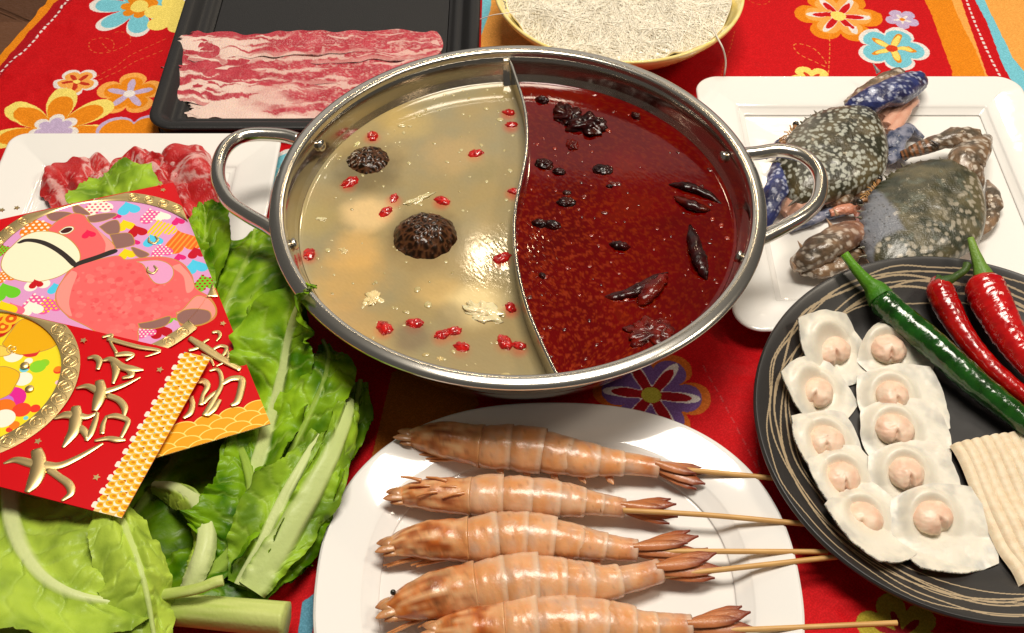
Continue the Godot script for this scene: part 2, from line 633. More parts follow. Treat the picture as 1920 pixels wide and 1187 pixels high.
	flower(img, Vector2(0.2221, 0.2868), 0.026, 6, 0.4, [["lobe", 1.0, Color8(178, 158, 44)], ["star", 0.6, Color8(150, 10, 20)]])
	flower(img, Vector2(0.0824, -0.3818), 0.03, 6, 0.4, [["lobe", 1.0, yellow], ["star", 0.6, red]])
	flower(img, Vector2(-0.0662, 0.0229), 0.034, 6, 0.4, [["lobe", 1.1, orange], ["lobe", 0.9, lilac], ["star", 0.6, white]])
	flower(img, Vector2(-0.1753, -0.1098), 0.03, 5, 0.4, [["lobe", 1.1, white], ["lobe", 0.95, cyan], ["star", 0.6, yellow]])
	# stitched tendrils
	var thread := Color8(226, 110, 50)
	dashes(img, line.call(PackedVector2Array([Vector2(-0.3732, -0.2867), Vector2(-0.3644, -0.2756), Vector2(-0.3615, -0.2819), Vector2(-0.3656, -0.2915), Vector2(-0.376, -0.2948), Vector2(-0.3845, -0.2899), Vector2(-0.3828, -0.2788), Vector2(-0.3756, -0.2724), Vector2(-0.3661, -0.2724), Vector2(-0.3556, -0.2788), Vector2(-0.3485, -0.2883), Vector2(-0.3519, -0.2997), Vector2(-0.3607, -0.3046), Vector2(-0.3662, -0.3029)])), 1.4, 6.0, 4.0, thread)
	dashes(img, line.call(PackedVector2Array([Vector2(-0.3674, -0.237), Vector2(-0.3541, -0.2507), Vector2(-0.3438, -0.2685), Vector2(-0.332, -0.2803), Vector2(-0.3151, -0.2948)])), 1.4, 6.0, 4.0, thread)
	dashes(img, line.call(PackedVector2Array([Vector2(-0.3636, -0.2325), Vector2(-0.3495, -0.2446), Vector2(-0.3368, -0.2599), Vector2(-0.3121, -0.2788)])), 1.4, 6.0, 4.0, thread)
	dashes(img, line.call(PackedVector2Array([Vector2(0.2846, -0.2997), Vector2(0.2798, -0.2724), Vector2(0.2716, -0.234)])), 1.6, 7.0, 4.0, Color8(238, 150, 60))
	dashes(img, line.call(PackedVector2Array([Vector2(0.2724, -0.2522), Vector2(0.265, -0.2584), Vector2(0.2526, -0.2693), Vector2(0.2489, -0.2819), Vector2(0.2552, -0.2851), Vector2(0.2661, -0.2788), Vector2(0.2729, -0.263), Vector2(0.2745, -0.2507)])), 1.6, 7.0, 4.0, Color8(238, 150, 60))
	dashes(img, line.call(PackedVector2Array([Vector2(0.199, -0.3046), Vector2(0.1922, -0.2803), Vector2(0.1836, -0.2568), Vector2(0.1781, -0.234)])), 1.6, 6.0, 4.0, Color8(216, 90, 30))
	dashes(img, line.call(PackedVector2Array([Vector2(0.2163, -0.3552), Vector2(0.2252, -0.3466), Vector2(0.2354, -0.3483), Vector2(0.2404, -0.3622)])), 1.6, 6.0, 4.0, Color8(216, 90, 30))
	dashes(img, line.call(PackedVector2Array([Vector2(0.1281, 0.0876), Vector2(0.1369, 0.1131), Vector2(0.1459, 0.1419), Vector2(0.1542, 0.1714), Vector2(0.1555, 0.1916)])), 1.8, 9.0, 6.0, Color8(200, 60, 60))
	dashes(img, line.call(PackedVector2Array([Vector2(0.1582, 0.1375), Vector2(0.156, 0.1589), Vector2(0.1559, 0.1795)])), 1.6, 9.0, 6.0, Color8(180, 60, 60))
	# threads of the weave
	var weave := Image.create(128, 128, false, Image.FORMAT_RGBA8)
	var rr := RandomNumberGenerator.new()
	rr.seed = 2
	for y in 128:
		for x in 128:
			var over := (x / 2 + y / 2) % 2 == 0
			var a := 0.05 + 0.05 * rr.randf() + (0.05 if over else 0.0)
			weave.set_pixel(x, y, Color(0, 0, 0, a) if rr.randf() < 0.72 else Color(1, 1, 1, a * 0.45))
	img.convert(Image.FORMAT_RGBA8)
	for y in range(0, 1354, 128):
		for x in range(0, 2048, 128):
			img.blend_rect(weave, Rect2i(0, 0, 128, 128), Vector2i(x, y))
	img.convert(Image.FORMAT_RGB8)
	var tex := ImageTexture.create_from_image(img)
	M.cloth = mat(Color.WHITE, 0.7, {"vc": false, "tex": tex, "spec": 0.28})
	var wide := noise(11, 6.0, 2)
	var folds := noise(12, 22.0, 3)
	var edge: Array = spline([Vector2(-0.4229, -0.4092), Vector2(-0.4374, -0.3552), Vector2(-0.4485, -0.3128), Vector2(-0.4602, -0.2685), Vector2(-0.5005, -0.1098)], 8)
	var left := func(z: float) -> float:
		var best := -0.6
		for k in edge.size() - 1:
			if z >= edge[k].y and z <= edge[k + 1].y:
				best = lerpf(edge[k].x, edge[k + 1].x, (z - edge[k].y) / (edge[k + 1].y - edge[k].y))
		return best
	var s := Shape.new()
	var height := func(x: float, z: float) -> float:
		var f := folds.get_noise_2d(x * 0.5, z)
		return 0.0005 + 0.0009 * wide.get_noise_2d(x, z) + 0.0030 * pow(1.0 - absf(f) * 1.6, 6.0) * smoothstep(-0.2, 0.4, wide.get_noise_2d(x + 3.0, z))
	s.sheet(300, 190, func(u: float, v: float) -> Vector3:
		var z := lerpf(-0.42, 0.4, v)
		var x := lerpf(maxf(left.call(z), -0.62), 0.62, u)
		return Vector3(x, height.call(x, z), z), 0.0008, {"uv": func(_u: float, _v: float, p: Vector3) -> Vector2: return Vector2((p.x + 0.62) / 1.24, (p.z + 0.42) / 0.8201)})
	var cloth := single("tablecloth", s, M.cloth, "red cotton tablecloth printed with orange, blue and white flowers, under all the dishes", "tablecloth")
	cloth.set_meta("kind", "structure")
	var t := Shape.new()
	var grain := noise(21, 30.0, 4)
	t.grid(4, 4, func(u: float, v: float) -> Vector3: return Vector3(lerpf(-0.9, 0.9, u), -0.0035, lerpf(-0.6, 0.5, v)))
	ring_loft(t, round_rect(0, -0.05, 0.9, 0.55, 0.01), [[0.0, -0.0035], [0.0, -0.04], [0.3, -0.04]], 40)
	M.wood = mat(Color(0.42, 0.27, 0.17), 0.45, {"vc": false, "bump": M.fine, "depth": 0.03, "tri": 10.0})
	var table := single("table_top", t, M.wood, "brown wooden table top showing past the corner of the tablecloth", "table")
	table.set_meta("kind", "structure")


const BROTH_Y := 0.06

func lathe(s: Shape, profile: Array, sides: int, flip := false, at := Vector3.ZERO, o := {}) -> Shape:
	var n := profile.size()
	var oo := {"cu": true, "flip": flip}
	for k in ["col", "uv"]:
		if o.has(k):
			oo[k] = o[k]
	return s.grid(sides, n - 1, func(u: float, v: float) -> Vector3:
		var k := roundi(v * (n - 1))
		return at + Vector3(cos(u * TAU) * profile[k][0], profile[k][1], sin(u * TAU) * profile[k][0]), oo)

func hot_pot() -> void:
	var pot := thing("hot_pot", "round stainless steel hot pot with a curved divider and two loop handles", "pot", Vector3.ZERO)
	var outer := smooth_profile([[0.0, 0.0012], [0.09, 0.0012], [0.101, 0.004], [0.124, 0.014], [0.1375, 0.030], [0.147, 0.048], [0.154, 0.064], [0.1585, 0.0765], [0.160, 0.0802]], 5)
	part("body", lathe(Shape.new(), outer, 160, true), M.steel, pot)
	var inner := smooth_profile([[0.1596, 0.0808], [0.1574, 0.0755], [0.1538, 0.0630], [0.1470, 0.047], [0.135, 0.032], [0.121, 0.017], [0.10, 0.0062], [0.088, 0.0036], [0.0, 0.0034]], 5)
	part("inner_wall", lathe(Shape.new(), inner, 160, true), M.steel_inner, pot)
	var rim := [[0.1590, 0.0796], [0.1640, 0.0796], [0.1686, 0.0800], [0.1698, 0.0808], [0.1700, 0.0818], [0.1694, 0.0829], [0.1676, 0.0840], [0.1652, 0.0846], [0.1630, 0.0848], [0.1612, 0.0844], [0.1600, 0.0834], [0.1592, 0.0800]]
	part("rim", lathe(Shape.new(), smooth_profile(rim, 4), 200, true), M.steel, pot)
	# divider
	var line: Array = spline([Vector3(-0.0116, 0.0785, -0.1624), Vector3(-0.0062, 0.0785, -0.1569), Vector3(-0.0008, 0.0785, -0.1328), Vector3(0.0047, 0.0785, -0.1025), Vector3(0.0068, 0.0785, -0.0747), Vector3(0.0058, 0.0785, -0.0452), Vector3(0.0019, 0.0785, -0.0169), Vector3(-0.0015, 0.0785, 0.0074), Vector3(-0.0027, 0.0785, 0.0309), Vector3(-0.0016, 0.0785, 0.0559), Vector3(0.0014, 0.0785, 0.0799), Vector3(0.006, 0.0785, 0.103), Vector3(0.0125, 0.0785, 0.1251), Vector3(0.0205, 0.0785, 0.1489), Vector3(0.0236, 0.0785, 0.1564)], 6)
	var div := Shape.new()
	div.sheet(line.size() - 1, 12, func(u: float, v: float) -> Vector3:
		var p: Vector3 = line[roundi(u * (line.size() - 1))]
		var r := Vector2(p.x, p.z).length()
		var most := lerpf(0.1562, 0.104, pow(v, 1.4))
		var k := minf(1.0, most / r)
		return Vector3(p.x * k, lerpf(0.0775, 0.006, v), p.z * k), 0.0012, {})
	var d := part("divider", div, M.steel_inner, pot)
	var bead := []
	for p in line:
		var k := minf(1.0, 0.1566 / Vector2(p.x, p.z).length())
		bead.append(Vector3(p.x * k, 0.0778, p.z * k))
	part("divider_edge", Shape.new().tube(bead, 10, 0.0013), M.steel, d)
	# handles: bent rod, with a welded plate and two rivets inside
	var rods := [
		spline([Vector3(-0.1609, 0.071, -0.0704), Vector3(-0.173, 0.072, -0.074), Vector3(-0.1925, 0.073, -0.0741), Vector3(-0.2048, 0.074, -0.0687), Vector3(-0.2122, 0.075, -0.055), Vector3(-0.2138, 0.075, -0.0365), Vector3(-0.2096, 0.075, -0.0175), Vector3(-0.2003, 0.0745, -0.0005), Vector3(-0.1867, 0.074, 0.0117), Vector3(-0.1713, 0.0735, 0.0227), Vector3(-0.1602, 0.072, 0.0315)], 8),
		spline([Vector3(0.1629, 0.072, -0.0527), Vector3(0.1736, 0.073, -0.0533), Vector3(0.1891, 0.074, -0.055), Vector3(0.2035, 0.075, -0.0492), Vector3(0.2115, 0.076, -0.0366), Vector3(0.2134, 0.076, -0.0208), Vector3(0.2083, 0.0755, -0.0016), Vector3(0.1981, 0.075, 0.0117), Vector3(0.1841, 0.0745, 0.0222), Vector3(0.1693, 0.073, 0.0309), Vector3(0.157, 0.072, 0.0376)], 8)]
	for r in rods:
		part("handle", Shape.new().tube(r, 20, 0.0052), M.steel, pot)
	for q in [Vector3(-0.1454, 0.075, -0.0621), Vector3(-0.1517, 0.0735, 0.0401), Vector3(0.1466, 0.074, -0.048), Vector3(0.1494, 0.074, 0.0525)]:
		var a := Vector2(q.x, q.z).normalized()
		var at := Vector3(a.x * 0.1552, 0.0735, a.y * 0.1552)
		part("rivet", Shape.new().ball(at, Basis(Vector3(a.x, 0.5, a.y).normalized() * 0.0028, Vector3.UP * 0.0042, Vector3(-a.y, 0, a.x) * 0.0042), 10), M.steel, pot)
	broths(line)

func broths(line: Array) -> void:
	var ds := []  # where the divider stands at each depth
	for p in line:
		ds.append(Vector2(p.x, p.z))
	var split := func(z: float) -> float:
		for k in ds.size() - 1:
			if z >= ds[k].y and z <= ds[k + 1].y:
				return lerpf(ds[k].x, ds[k + 1].x, (z - ds[k].y) / (ds[k + 1].y - ds[k].y))
		return ds[0].x if z < ds[0].y else ds[ds.size() - 1].x
	var R := 0.1526
	var cloud := noise(31, 14.0, 4)
	var grain := noise(32, 160.0, 3)
	var speck := noise(33, 420.0, 2)
	# what lies under the clear broth and dims or warms it: place, radius, colour, strength
	var sunk := []
	for q in [[Vector3(-0.1056, 0.06, -0.004), 0.019, rgb(232, 198, 142), 0.8], [Vector3(-0.1107, 0.06, 0.0328), 0.019, rgb(222, 178, 110), 0.6], [Vector3(-0.1114, 0.06, 0.0579), 0.025, rgb(216, 170, 98), 0.5],
			[Vector3(-0.1093, 0.06, -0.05), 0.026, rgb(104, 92, 66), 0.7], [Vector3(-0.0642, 0.06, 0.0215), 0.027, rgb(96, 82, 62), 0.75], [Vector3(-0.0255, 0.06, -0.05), 0.014, rgb(150, 136, 96), 0.7],
			[Vector3(-0.0519, 0.06, 0.07), 0.016, rgb(226, 190, 124), 0.6], [Vector3(-0.0286, 0.06, 0.0819), 0.019, rgb(236, 212, 156), 0.85], [Vector3(-0.0684, 0.06, 0.1103), 0.013, rgb(128, 112, 90), 0.75],
			[Vector3(-0.0437, 0.06, 0.0912), 0.012, rgb(150, 134, 100), 0.6], [Vector3(-0.0277, 0.06, 0.1271), 0.03, rgb(158, 138, 98), 0.6], [Vector3(-0.0475, 0.06, -0.0665), 0.022, rgb(206, 166, 104), 0.4], [Vector3(-0.0852, 0.06, -0.1033), 0.02, rgb(206, 176, 104), 0.45],
			[Vector3(-0.1445, 0.06, 0.0014), 0.02, rgb(170, 156, 104), 0.4], [Vector3(-0.0618, 0.06, 0.048), 0.03, rgb(176, 148, 96), 0.5], [Vector3(-0.1141, 0.06, 0.1049), 0.03, rgb(206, 160, 96), 0.4]]:
		sunk.append(q)
	var berries := [Vector3(-0.1092, 0.06, -0.0883), Vector3(-0.1217, 0.06, -0.0356), Vector3(-0.0314, 0.06, -0.0677), Vector3(-0.0543, 0.06, -0.0171), Vector3(-0.0937, 0.06, -0.005), Vector3(-0.0886, 0.06, -0.0188), Vector3(-0.007, 0.06, -0.1154), Vector3(-0.0049, 0.06, -0.1008), Vector3(-0.003, 0.06, -0.0266), Vector3(-0.1425, 0.06, 0.0359), Vector3(-0.0114, 0.06, 0.0405), Vector3(-0.0868, 0.06, 0.1022), Vector3(-0.0677, 0.06, 0.0986), Vector3(-0.0493, 0.06, 0.1085), Vector3(-0.0419, 0.06, 0.1054), Vector3(-0.0364, 0.06, 0.1183), Vector3(-0.0092, 0.06, 0.1143), Vector3(0, 0.06, 0.1175), Vector3(-0.0051, 0.06, 0.0847)]
	var clear := Shape.new()
	clear.grid(150, 200, func(u: float, v: float) -> Vector3:
		var z := lerpf(-R * 0.998, R * 0.998, v)
		var x0 := -sqrt(R * R - z * z)
		var x := lerpf(x0, minf(split.call(z) - 0.0004, sqrt(R * R - z * z)), u)
		var edge := minf(R - Vector2(x, z).length(), absf(split.call(z) - x))
		return Vector3(x, BROTH_Y + 0.0010 * exp(-edge / 0.0015) + 0.00016 * maxf(speck.get_noise_2d(x * 1.4, z * 1.4) - 0.05, 0.0) * exp(-pow((x + 0.012) / 0.016, 2.0) - pow((z - 0.050) / 0.035, 2.0)), z),
		{"col": func(_u: float, _v: float, p: Vector3) -> Color:
			var c := rgb(152, 141, 108).lerp(rgb(164, 144, 100), clampf(0.5 + 1.2 * cloud.get_noise_2d(p.x, p.z), 0, 1))
			for q in berries:  # the sunk half of each berry shows red through the murk
				var dz: float = p.z - q.z - 0.003
				var dd: float = Vector2((p.x - q.x) * 1.1, dz).length() / 0.0095
				if dd < 1.0:
					c = c.lerp(rgb(196, 74, 50), 0.62 * (1.0 - smoothstep(0.2, 1.0, dd)))
			for q in sunk:
				var d: float = Vector2(p.x - q[0].x, p.z - q[0].z).length() / q[1]
				if d < 1.7:
					c = c.lerp(q[2], q[3] * (1.0 - smoothstep(0.45, 1.35, d + 0.25 * cloud.get_noise_2d(p.x * 3.0 + 5.0, p.z * 3.0))))
			return c * (1.0 + 0.06 * speck.get_noise_2d(p.x, p.z))})
	single("clear_broth", clear, M.broth, "cloudy pale yellow broth filling the half of the pot with the mushrooms", "broth")
	var red := Shape.new()
	red.grid(150, 220, func(u: float, v: float) -> Vector3:
		var z := lerpf(-R * 0.998, R * 0.998, v)
		var x1 := sqrt(R * R - z * z)
		var x := lerpf(maxf(split.call(z) + 0.0004, -x1), x1, u)
		var edge := minf(R - Vector2(x, z).length(), absf(split.call(z) - x))
		var oil := 0.12 + smoothstep(-0.06, 0.06, z) * smoothstep(0.07, 0.0, x - 0.01)
		return Vector3(x, BROTH_Y - 0.0004 + 0.0012 * exp(-edge / 0.0018) + 0.00026 * maxf(speck.get_noise_2d(x * 1.5, z * 1.5) - 0.05, 0.0) * oil, z),
		{"col": func(_u: float, _v: float, p: Vector3) -> Color:
			var c := rgb(84, 9, 5).lerp(rgb(102, 13, 6), clampf(0.5 + cloud.get_noise_2d(p.x, p.z), 0, 1))
			var oil := smoothstep(-0.08, 0.03, p.z) * smoothstep(0.13, 0.02, p.x)
			var k := clampf((grain.get_noise_2d(p.x, p.z) + 0.7 * speck.get_noise_2d(p.x, p.z) - 0.08) * 2.4, 0, 1)
			return c.lerp(rgb(160, 58, 22), k * 0.5 * (0.25 + 0.75 * oil))})
	single("red_broth", red, M.red_broth, "dark red chilli oil broth filling the half of the pot with the dried chillies", "broth")
	floaters()
	# froth on the pale half, droplets of oil on the red half
	var rr := RandomNumberGenerator.new()
	rr.seed = 77
	var froth := Shape.new()
	var drops := Shape.new()
	for k in 260:
		var z := rr.randf_range(-0.145, 0.145)
		var w := sqrt(0.15 * 0.15 - z * z)
		var x := rr.randf_range(-w, w)
		var size := rr.randf_range(0.0005, 0.0013) * (1.0 + 1.5 * pow(rr.randf(), 6.0))
		var turn := rr.randf() * TAU
		var b := Basis(Vector3(cos(turn), 0, sin(turn)) * size * rr.randf_range(1.0, 1.7), Vector3.UP * size * 0.35, Vector3(-sin(turn), 0, cos(turn)) * size)
		if x < split.call(z) - 0.004:
			froth.ball(Vector3(x, BROTH_Y, z), b, 6, {"col": rgb(212, 192, 140).lerp(rgb(176, 150, 96), rr.randf())})
		elif x > split.call(z) + 0.004:
			drops.ball(Vector3(x, BROTH_Y - 0.0003, z), b, 6, {"col": rgb(150, 40, 14).lerp(rgb(70, 8, 4), rr.randf())})
	single("froth_specks", froth, M.berry, "pale specks of froth and fat scattered over the pale broth", "froth").set_meta("kind", "stuff")
	single("oil_droplets", drops, M.berry, "small orange oil droplets and crumbs scattered over the red broth", "oil").set_meta("kind", "stuff")

func floaters() -> void:
	var rr := RandomNumberGenerator.new()
	rr.seed = 5
	# goji berries: place, length, turn, how far up
	var berry := noise(41, 260.0, 2)
	var spots := [
		[Vector3(-0.1092, 0.06, -0.0883), 0.0052, 1.3, "goji berry by the rear wall, above the half sunk mushroom"],
		[Vector3(-0.1217, 0.06, -0.0356), 0.0060, -0.7, "large wrinkled goji berry just below the half sunk mushroom"],
		[Vector3(-0.0314, 0.06, -0.0677), 0.0050, -0.2, "lone bright goji berry in the open broth toward the divider"],
		[Vector3(-0.0543, 0.06, -0.0171), 0.0052, 0.5, "slim goji berry just above the big mushroom"],
		[Vector3(-0.0937, 0.06, -0.005), 0.0050, -0.9, "bright goji berry touching the pale sunken chunk"],
		[Vector3(-0.0886, 0.06, -0.0188), 0.0040, -1.2, "small dim goji berry behind the pale sunken chunk"],
		[Vector3(-0.007, 0.06, -0.1154), 0.0046, 0.3, "goji berry at the divider, the rearmost one"],
		[Vector3(-0.0049, 0.06, -0.1008), 0.0042, 0.1, "goji berry at the divider, second from the rear"],
		[Vector3(-0.003, 0.06, -0.0266), 0.0040, 0.2, "goji berry half hidden at the divider's bulge"],
		[Vector3(-0.1425, 0.06, 0.0359), 0.0052, 1.4, "goji berry alone near the wall below the loop handle"],
		[Vector3(-0.0114, 0.06, 0.0405), 0.0056, -0.5, "dark goji berry near the divider beside the oil glare"],
		[Vector3(-0.0868, 0.06, 0.1022), 0.0060, 1.0, "plump goji berry at the near wall, leftmost of the front row"],
		[Vector3(-0.0677, 0.06, 0.0986), 0.0050, 0.1, "goji berry over the grey sunken scrap in the front row"],
		[Vector3(-0.0493, 0.06, 0.1085), 0.0048, -0.4, "goji berry of the joined pair in the front row, its left half"],
		[Vector3(-0.0419, 0.06, 0.1054), 0.0046, -0.2, "goji berry of the joined pair in the front row, its right half"],
		[Vector3(-0.0364, 0.06, 0.1183), 0.0048, 0.3, "flat goji berry nearest the front rim"],
		[Vector3(-0.0092, 0.06, 0.1143), 0.0058, 1.1, "big goji berry in the corner of divider and front rim"],
		[Vector3(0, 0.06, 0.1175), 0.0042, 0.4, "small goji berry in the corner of divider and front rim"],
		[Vector3(-0.0051, 0.06, 0.0847), 0.0044, 1.2, "faint goji berry sunk beside the white floating lump"]]
	for q in spots:
		var a: float = q[2]
		var l: float = q[1] * 1.25
		var b := Basis(Vector3(cos(a), 0.12, sin(a)) * l, Vector3.UP * l * 0.5, Vector3(-sin(a), 0, cos(a)) * l * 0.66)
		var s := Shape.new().ball(q[0] + Vector3(0, -l * 0.16, 0), b, 14, {"bend": func(d: Vector3) -> float: return 1.0 + 0.28 * berry.get_noise_3d(d.x * 0.006 + l * 9.0, d.y * 0.006, d.z * 0.006 + a),
			"col": func(_u: float, v: float, p: Vector3) -> Color: return rgb(206, 26, 18).lerp(rgb(150, 14, 12), clampf(0.5 + 1.4 * berry.get_noise_3d(p.x, p.y, p.z), 0, 1))})
		single("goji_berry", s, M.berry, "red " + q[3], "goji berry", "goji berries in the pale broth")
	# mushrooms
	var crack := noise(51, 230.0, 1, FastNoiseLite.TYPE_CELLULAR)
	crack.cellular_return_type = FastNoiseLite.RETURN_DISTANCE2_SUB
	var lump := noise(52, 90.0, 3)
	for q in [[Vector3(-0.0643, 0.06, 0.0189), 0.0232, 0.0115, "big dark wrinkled mushroom cap floating in the middle of the pale broth"], [Vector3(-0.1102, 0.06, -0.0605), 0.0170, 0.0050, "half sunk dark mushroom cap near the rear wall of the pale broth"]]:
		var c: Vector3 = q[0]
		var r: float = q[1]
		var h: float = q[2]
		var s := Shape.new().grid(90, 40, func(u: float, v: float) -> Vector3:
			var a := u * TAU
			var rad := r * v * (1.0 + 0.07 * lump.get_noise_2d(cos(a) * 0.03 + c.x, sin(a) * 0.03))
			var x := c.x + cos(a) * rad
			var z := c.z + sin(a) * rad
			var y := h * (1.0 - pow(v, 3.0)) - 0.0016 * v + (0.0013 * clampf(1.0 + crack.get_noise_2d(x, z), 0.0, 0.6) + 0.0016 * lump.get_noise_2d(x, z)) * (1.0 - pow(v, 4.0))
			return Vector3(x, BROTH_Y + y, z), {"cu": true, "flip": true, "col": func(_u: float, _v: float, p: Vector3) -> Color:
				var k := clampf(1.0 + crack.get_noise_2d(p.x, p.z), 0, 1)
				return rgb(96, 60, 36).lerp(rgb(26, 14, 8), smoothstep(0.06, 0.3, k)).lerp(rgb(48, 26, 14), 0.5 * clampf(0.5 + lump.get_noise_2d(p.x * 2.0, p.z * 2.0), 0, 1))})
		single("mushroom", s, M.wet, q[3], "mushroom", "mushrooms in the pale broth")
	# pale pieces
	var curd := noise(55, 120.0, 3)
	for q in [[Vector3(-0.0956, 0.06, 0.0771), Vector3(0.006, 0.0022, 0.007), 0.5, rgb(236, 208, 150), "pale torn scrap of food floating in front of the mushroom"],
			[Vector3(-0.0233, 0.06, 0.0889), Vector3(0.014, 0.003, 0.008), 0.4, rgb(236, 216, 170), "white lump of fish floating beside the divider near the front"],
			[Vector3(-0.071, 0.06, -0.0182), Vector3(0.0125, 0.0018, 0.0028), -0.55, rgb(214, 196, 146), "pale thin slice floating just behind the big mushroom"],
			[Vector3(-0.1373, 0.06, 0.002), Vector3(0.0042, 0.0012, 0.002), 0.2, rgb(226, 208, 160), "small pale crumb floating near the wall above the lone berry"],
			[Vector3(-0.1195, 0.06, 0.0328), Vector3(0.0034, 0.0012, 0.0028), 0.7, rgb(216, 186, 130), "tan speck of herb floating between the lone berry and the mushroom"],
			[Vector3(-0.1196, 0.06, -0.0785), Vector3(0.0036, 0.0012, 0.0016), -1.0, rgb(222, 206, 140), "pale fleck floating beside the rearmost wall berry"],
			[Vector3(-0.0759, 0.06, -0.1115), Vector3(0.0030, 0.0012, 0.0022), 0.3, rgb(190, 168, 110), "tiny brown fleck floating near the rear wall of the pale broth"],
			[Vector3(-0.0496, 0.06, 0.128), Vector3(0.0026, 0.001, 0.002), 0.9, rgb(214, 180, 116), "yellow crumb floating by the front rim under the joined berries"]]:
		var a: float = q[2]
		var b := Basis(Vector3(cos(a), 0, sin(a)) * q[1].x, Vector3.UP * q[1].y, Vector3(-sin(a), 0, cos(a)) * q[1].z)
		var base: Color = q[3]
		var s := Shape.new().ball(q[0] - Vector3(0, 0.0006, 0), b, 20, {"bend": func(d: Vector3) -> float: return 1.0 + 0.7 * curd.get_noise_3d(d.x * 0.014 + q[1].x * 50.0, d.y * 0.01, d.z * 0.014), "col": func(_u: float, _v: float, p: Vector3) -> Color: return base.lerp(rgb(150, 112, 64), clampf(curd.get_noise_3d(p.x * 3.0, 0, p.z * 3.0) * 1.5 - 0.35, 0, 1))})
		single("food_scrap", s, M.berry, q[4], "food scrap", "pale scraps in the pale broth")
	# the spices of the red half
	var dark := noise(61, 110.0, 2)
	var skin := func(a: Color, b: Color) -> Callable:
		return func(_u: float, _v: float, p: Vector3) -> Color: return a.lerp(b, clampf(0.45 + 1.3 * dark.get_noise_3d(p.x, p.y, p.z), 0, 1))
	for q in [[Vector3(0.0526, 0.06, -0.1008), 0.0125, 0.5, 0.2, "dark knobbly dried date, the larger of the two at the rear of the red broth"],
			[Vector3(0.0379, 0.06, -0.1122), 0.0105, 0.45, 1.2, "dark shrivelled dried date beside the larger one at the rear of the red broth"],
			[Vector3(0.0409, 0.06, -0.0779), 0.0055, 0.45, 1.4, "small red brown date scrap in front of the two dark dates"],
			[Vector3(0.0194, 0.06, -0.0558), 0.0062, 0.6, 0.4, "dark round spice pod next to the divider in the pale reflection"],
			[Vector3(0.0301, 0.06, -0.0477), 0.0042, 0.7, 0.2, "small dark bead of spice touching the round pod by the divider"],
			[Vector3(0.0622, 0.06, -0.05), 0.0066, 0.4, 0.05, "flat oval dark seed pod floating in the pale reflection"],
			[Vector3(0.0346, 0.06, -0.0154), 0.0058, 0.5, 0.0, "glossy black bean with a bright ring in the red broth"],
			[Vector3(0.0353, 0.06, -0.0254), 0.0028, 0.6, 0.0, "tiny dark bead just behind the glossy black bean"],
			[Vector3(0.0663, 0.06, -0.0322), 0.0022, 0.7, 0.0, "tiny lone dark bead in the middle of the red broth"],
			[Vector3(0.0153, 0.06, 0.0062), 0.0048, 0.6, 0.2, "dark peppercorn at the divider, left one of the pair"],
			[Vector3(0.0242, 0.06, 0.0078), 0.0052, 0.6, 0.3, "dark peppercorn at the divider, right one of the pair"],
			[Vector3(0.0195, 0.06, -0.1303), 0.0048, 0.7, 0.3, "dark round bean nearest the rear wall of the red broth"],
			[Vector3(0.0905, 0.06, -0.1109), 0.0038, 0.8, 1.0, "short dark stub stuck to the rear wall of the red broth"],
			[Vector3(0.0163, 0.06, 0.0564), 0.0026, 0.7, 1.0, "tiny grey bead near the divider among the oil specks"],
			[Vector3(0.0845, 0.06, 0.1058), 0.0125, 0.34, -0.2, "crinkled red brown dried chilli skin at the front rim"]]:
		var a: float = q[3]
		var r: float = q[1]
		var b := Basis(Vector3(cos(a), 0, sin(a)) * r * 1.15, Vector3.UP * r * q[2], Vector3(-sin(a), 0, cos(a)) * r * 0.85)
		var red: bool = "red" in q[4].left(14)
		var s := Shape.new().ball(q[0] + Vector3(0, -0.0004, 0), b, 24, {"bend": func(d: Vector3) -> float: return 1.0 + (0.55 if r > 0.007 else 0.25) * dark.get_noise_3d(d.x * 0.013 + r * 40.0, d.y * 0.013, d.z * 0.013), "col": skin.call(rgb(110, 20, 10), rgb(60, 8, 6)) if red else skin.call(rgb(26, 7, 6), rgb(58, 14, 9))})
		single("spice_piece", s, M.wet, q[4], "spice", "spices in the red broth")
